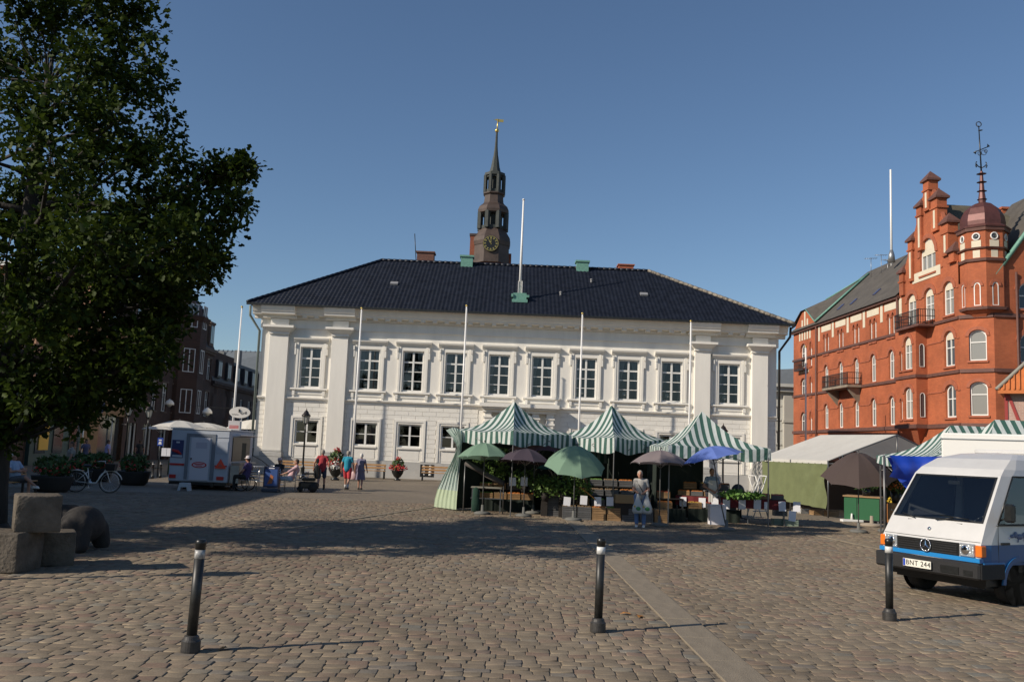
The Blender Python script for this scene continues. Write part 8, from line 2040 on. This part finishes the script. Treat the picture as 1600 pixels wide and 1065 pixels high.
        for S_ in 'LR':
            a, b = J['hi'+S_], J['kn'+S_]
            if shorts: m.capsule(tuple(a), tuple(a.lerp(b, .86)), .112*s_, .092*s_, 12)
            else: m.capsule(tuple(a), tuple(b), .108*s_, .075*s_, 12); m.capsule(tuple(b), tuple(J['an'+S_]+Vector((0, 0, .02))), .075*s_, .062*s_, 12)
        fused('shorts' if shorts else 'trousers', m, bottom, o, .018, 3)
    for S_ in 'LR':
        an = J['an'+S_]; m = MB(); m.capsule(tuple(an+Vector((0, .03*s_, -.04*s_))), tuple(an+Vector((0, -.14*s_, -.05*s_))), .046*s_, .038*s_)
        m.box(an.x-.042*s_, an.y-.18*s_, an.z-.09*s_, an.x+.042*s_, an.y+.075*s_, an.z-.065*s_); fused('shoe', m, shoes, o, .014, 2)
        if socks: m = MB(); m.capsule(tuple(an), tuple(an.lerp(J['kn'+S_], .28)), .046*s_, .05*s_); m.build('sock', socks, o)
    if hair:
        m = MB(); m.ball(tuple(hc+Vector((0, .016*s_, .045*s_))), (.088*s_, .10*s_, .098*s_), 12, 8); m.ball(tuple(hc+Vector((0, .045*s_, -.0*s_))), (.078*s_, .068*s_, (.09+hairlen)*s_), 12, 8); fused('hair', m, hair, o, .014, 2)
    if hat:
        m = MB(); m.lathe([(.17*s_, .045*s_), (.10*s_, .065*s_), (.095*s_, .12*s_), (.07*s_, .155*s_), (0, .165*s_)], tuple(hc), 16); m.build('hat', hat, o)
    return o, J
walk1 = dict(knL=(-.11, -.12, .52), anL=(-.11, -.16, .10), knR=(.11, .04, .50), anR=(.11, .20, .14), elL=(-.27, .08, 1.16), wrL=(-.27, .02, .92), elR=(.27, -.02, 1.15), wrR=(.26, -.12, .93))
walk2 = dict(knL=(-.10, .02, .50), anL=(-.10, .16, .12), knR=(.10, -.12, .52), anR=(.10, -.14, .10), elL=(-.26, -.02, 1.15), wrL=(-.27, -.10, .92), elR=(.27, .06, 1.15), wrR=(.28, .02, .90))
q = gr(501, 765); person((q.x, q.y, 0), R(184), 1.74, 'heavy man in dark red striped shirt and navy shorts walking away', clothm('red_shirt', (.33, .03, .04)), clothm('navy_shorts', (.035, .05, .09)), dict(walk1, elL=(-.32, .08, 1.17), elR=(.33, .05, 1.17), wrL=(-.34, 0, .93), wrR=(.36, 0, .93)), 1.28, socks=mat('dark_socks', (.03, .03, .035), .9), face=False, hair=HAIRG)
q = gr(541, 765); person((q.x, q.y, 0), R(172), 1.72, 'man in teal shirt and red shorts walking away beside the woman in grey', clothm('teal_shirt', (.015, .23, .33)), clothm('red_shorts', (.50, .05, .06)), walk2, 1.12, face=False, hair=HAIRG, socks=mat('pale_socks', (.5, .5, .48), .9))
q = gr(562, 765); person((q.x, q.y, 0), R(176), 1.62, 'white-haired woman in grey lavender dress walking away on the right', clothm('lavender_grey', (.16, .15, .21)), None, dict(walk2, elL=(-.27, .05, 1.16), wrL=(-.30, -.02, .95)), 1.08, dress=clothm('lavender_grey', (.16, .15, .21)), hair=HAIRW, face=False, sleeves=.35)
# their bags
q = gr(551, 764)
m = MB(); m.lathe([(.10, 0), (.15, .05), (.16, .22), (.09, .34), (.03, .4)], seg=12, sy=.45); m.tube([(-.05, 0, .34), (-.02, 0, .52), (.03, 0, .34)], .012, 5); o = m.build('shopping_bag', mat('pale_pink_bag', (.6, .42, .42), .6), None, (q.x, q.y, .42)); tag(o, 'pale pink carrier bag held between the teal shirted man and the woman', 'bag')
q = gr(555, 764); m = MB(); m.lathe([(.06, 0), (.12, .06), (.13, .4), (.08, .55), (.0, .58)], seg=12, sy=.5); o = m.build('hanging_jacket', mat('plum_jacket', (.10, .07, .11), .9), None, (q.x-.02, q.y+.05, .55)); tag(o, 'dark plum jacket carried over the arm of the woman in the grey dress', 'jacket')
# market customer
q = gr(1000, 823)
wp = dict(elL=(-.23, .0, 1.14), wrL=(-.13, -.2, 1.09), elR=(.24, .02, 1.14), wrR=(.13, -.2, 1.07), hea=(-.03, -.07, 1.60), nec=(0, -.02, 1.46))
person((q.x, q.y, 0), R(-12), 1.64, 'grey-haired woman in pale patterned shirt and jeans holding two white bags', clothm('pale_check_shirt', (.32, .31, .29)), clothm('blue_jeans', (.12, .19, .34)), wp, 1.06, shorts=False, hair=HAIRG, shoes=mat('white_shoes', (.7, .68, .65), .6), sleeves=.6, grip=True)
BAGW = mat('white_carrier_bag', (.60, .60, .57), .5, trans=.25, bump=.3, bscale=9)
for i, dx in enumerate((-.13, .13)):
    m = MB(); m.lathe([(.02, .62), (.035, .5), (.09, .34), (.15, .18), (.16, .06), (.12, 0), (0, 0)], seg=16, sy=.6); m.tube([(-.03, 0, .58), (0, 0, .68), (.03, 0, .58)], .01, 5)
    o = empty('carrier_bag', (q.x+dx+.02, q.y-.22, .40), R(-12), ['white carrier bag with green print hanging from the left hand in the photo of the market woman', 'white carrier bag with green print hanging nearer the market table side'][i], 'bag', 'carrier bags of the market customer')
    o['label'] = ['left of the two white printed bags held by the market customer', 'right of the two white printed bags held by the market customer'][i]
    m.build('sack', BAGW, o)
    m = MB(); m.ball((.02, -.085, .14), (.07, .02, .06), 8, 5); m.build('green_print', mat('bag_green', (.05, .22, .06), .5), o); m = MB(); m.ball((-.08, -.07, .2), (.03, .02, .03), 8, 5); m.build('yellow_print', mat('bag_yellow', (.6, .4, .05), .5), o)
m = MB(); m.tube([(-.16, -.02, 1.46), (-.05, -.17, 1.28), (.12, -.18, 1.02), (.2, -.02, .95), (.05, .14, 1.2), (-.14, .06, 1.45)], .012, 5); m.bbox(.14, -.1, .82, .26, .06, .98, .02); o = m.build('shoulder_bag', BLACKP, None, (q.x, q.y, 0), (0, 0, R(-12))); tag(o, 'small black bag with strap worn across the market customer', 'bag')
o.scale = (.94, .94, .94)
# seller
q = at(1112, 760, 29.6)
person((q.x, 29.6, 0), R(6), 1.72, 'dark-haired seller in light blue shirt and white apron behind the right stall', clothm('light_blue_shirt', (.20, .26, .34)), clothm('dark_trousers', (.03, .03, .04)), dict(elL=(-.28, -.02, 1.16), wrL=(-.1, -.22, 1.05), elR=(.28, -.02, 1.16), wrR=(.08, -.24, 1.02)), 1.05, shorts=False, hair=HAIRB, grip=True)
m = MB(); n = 12
for j in range(6):
    z = 1.32-.13*j; V_ = []
rows = [[(-.16+.32*i/10, -.17-.03*math.sin(math.pi*i/10)-.012*math.sin(i*2), 1.34-.14*j) for i in range(11)] for j in range(6)]
o = link('apron', cloth_mesh('apron', rows, [[0]*11]*6, mat('white_apron', (.6, .58, .54), .85)), None, (q.x, 29.6, 0), (0, 0, R(6))); tag(o, 'white apron worn by the seller behind the right stall', 'apron')
# seated people
def sit(seat=.46, lean=.1, kx=.12, arms='lap'):
    p_ = dict(pel=(0, 0, seat+.09), wai=(0, .03+lean*.3, seat+.24), che=(0, .03+lean, seat+.44), nec=(0, .03+lean*1.2, seat+.62), hea=(0, -.0+lean*1.2, seat+.77), shL=(-.19, .03+lean*1.1, seat+.56), shR=(.19, .03+lean*1.1, seat+.56),
              hiL=(-.10, -.02, seat+.07), hiR=(.10, -.02, seat+.07), knL=(-kx, -.42, seat+.07), knR=(kx, -.42, seat+.07), anL=(-kx, -.44, .09), anR=(kx, -.44, .09))
    if arms == 'lap': p_.update(elL=(-.26, -.02, seat+.30), elR=(.26, -.02, seat+.30), wrL=(-.10, -.22, seat+.22), wrR=(.10, -.22, seat+.22))
    if arms == 'cross': p_.update(elL=(-.26, -.06, seat+.32), elR=(.26, -.06, seat+.32), wrL=(.08, -.18, seat+.36), wrR=(-.06, -.2, seat+.33))
    if arms == 'fwd': p_.update(elL=(-.24, -.12, seat+.34), elR=(.24, -.12, seat+.34), wrL=(-.16, -.36, seat+.24), wrR=(.16, -.36, seat+.24))
    return p_
q = gr(452, 768); person((q.x, q.y, 0), R(-75), 1.70, 'seated cafe guest in pale pink top and light blue shorts facing left', clothm('pale_pink_top', (.52, .34, .36)), clothm('light_blue_shorts', (.30, .40, .50)), sit(.47, .18, .12, 'fwd'), 1.0, hair=HAIRB, sleeves=.9, face=True)
q = gr(433, 762); person((q.x, q.y, 0), R(-20), 1.64, 'seated cafe guest in dark clothes and pale sun hat at the table', clothm('black_top', (.03, .03, .035)), clothm('dark_trousers', (.03, .03, .04)), sit(.47, .05, .1, 'lap'), 1.05, hair=HAIRB, shorts=False, hat=mat('pale_hat', (.6, .45, .42), .8))
q = gr(382, 767); person((q.x, q.y, 0), R(-100), 1.70, 'person in purple top and pale cap sitting in the wheelchair', clothm('purple_top', (.07, .05, .14)), clothm('black_trousers', (.02, .02, .02)), sit(.52, .05, .1, 'lap'), 1.1, hair=HAIRB, shorts=False, hat=mat('pale_cap', (.55, .5, .5), .8))
q = gr(40, 777); person((q.x-.42, q.y+.1, 0), R(70), 1.76, 'white-haired man in light blue shirt and shorts sitting on the left bench', clothm('sky_blue_shirt', (.30, .40, .55)), clothm('grey_shorts', (.10, .11, .13)), dict(sit(.46, .12, .12, 'cross'), knL=(-.05, -.44, .62), anL=(.12, -.66, .38)), 1.12, hair=HAIRW, shoes=mat('white_shoes', (.7, .68, .65), .6))
for i, (u, v, rz, top, lb_) in enumerate(((165, 735, 120, (.42, .38, .6), 'distant passer-by in lilac shirt by the ochre house entrance'), (131, 735, 60, (.10, .10, .16), 'distant passer-by in dark blue by the ochre house'), (216, 728, 200, (.03, .03, .03), 'distant passer-by in black near the left street lamps'), (107, 757, -60, (.30, .28, .25), 'distant passer-by in beige bending by the tubs'))):
    q = gr(u, v); person((q.x, q.y, 0), R(rz), 1.7, lb_, clothm('passer_shirt_%d' % i, top), clothm('passer_trousers', (.03, .03, .04)), walk1 if i % 2 else walk2, 1.0, shorts=False, hair=HAIRB, face=False)
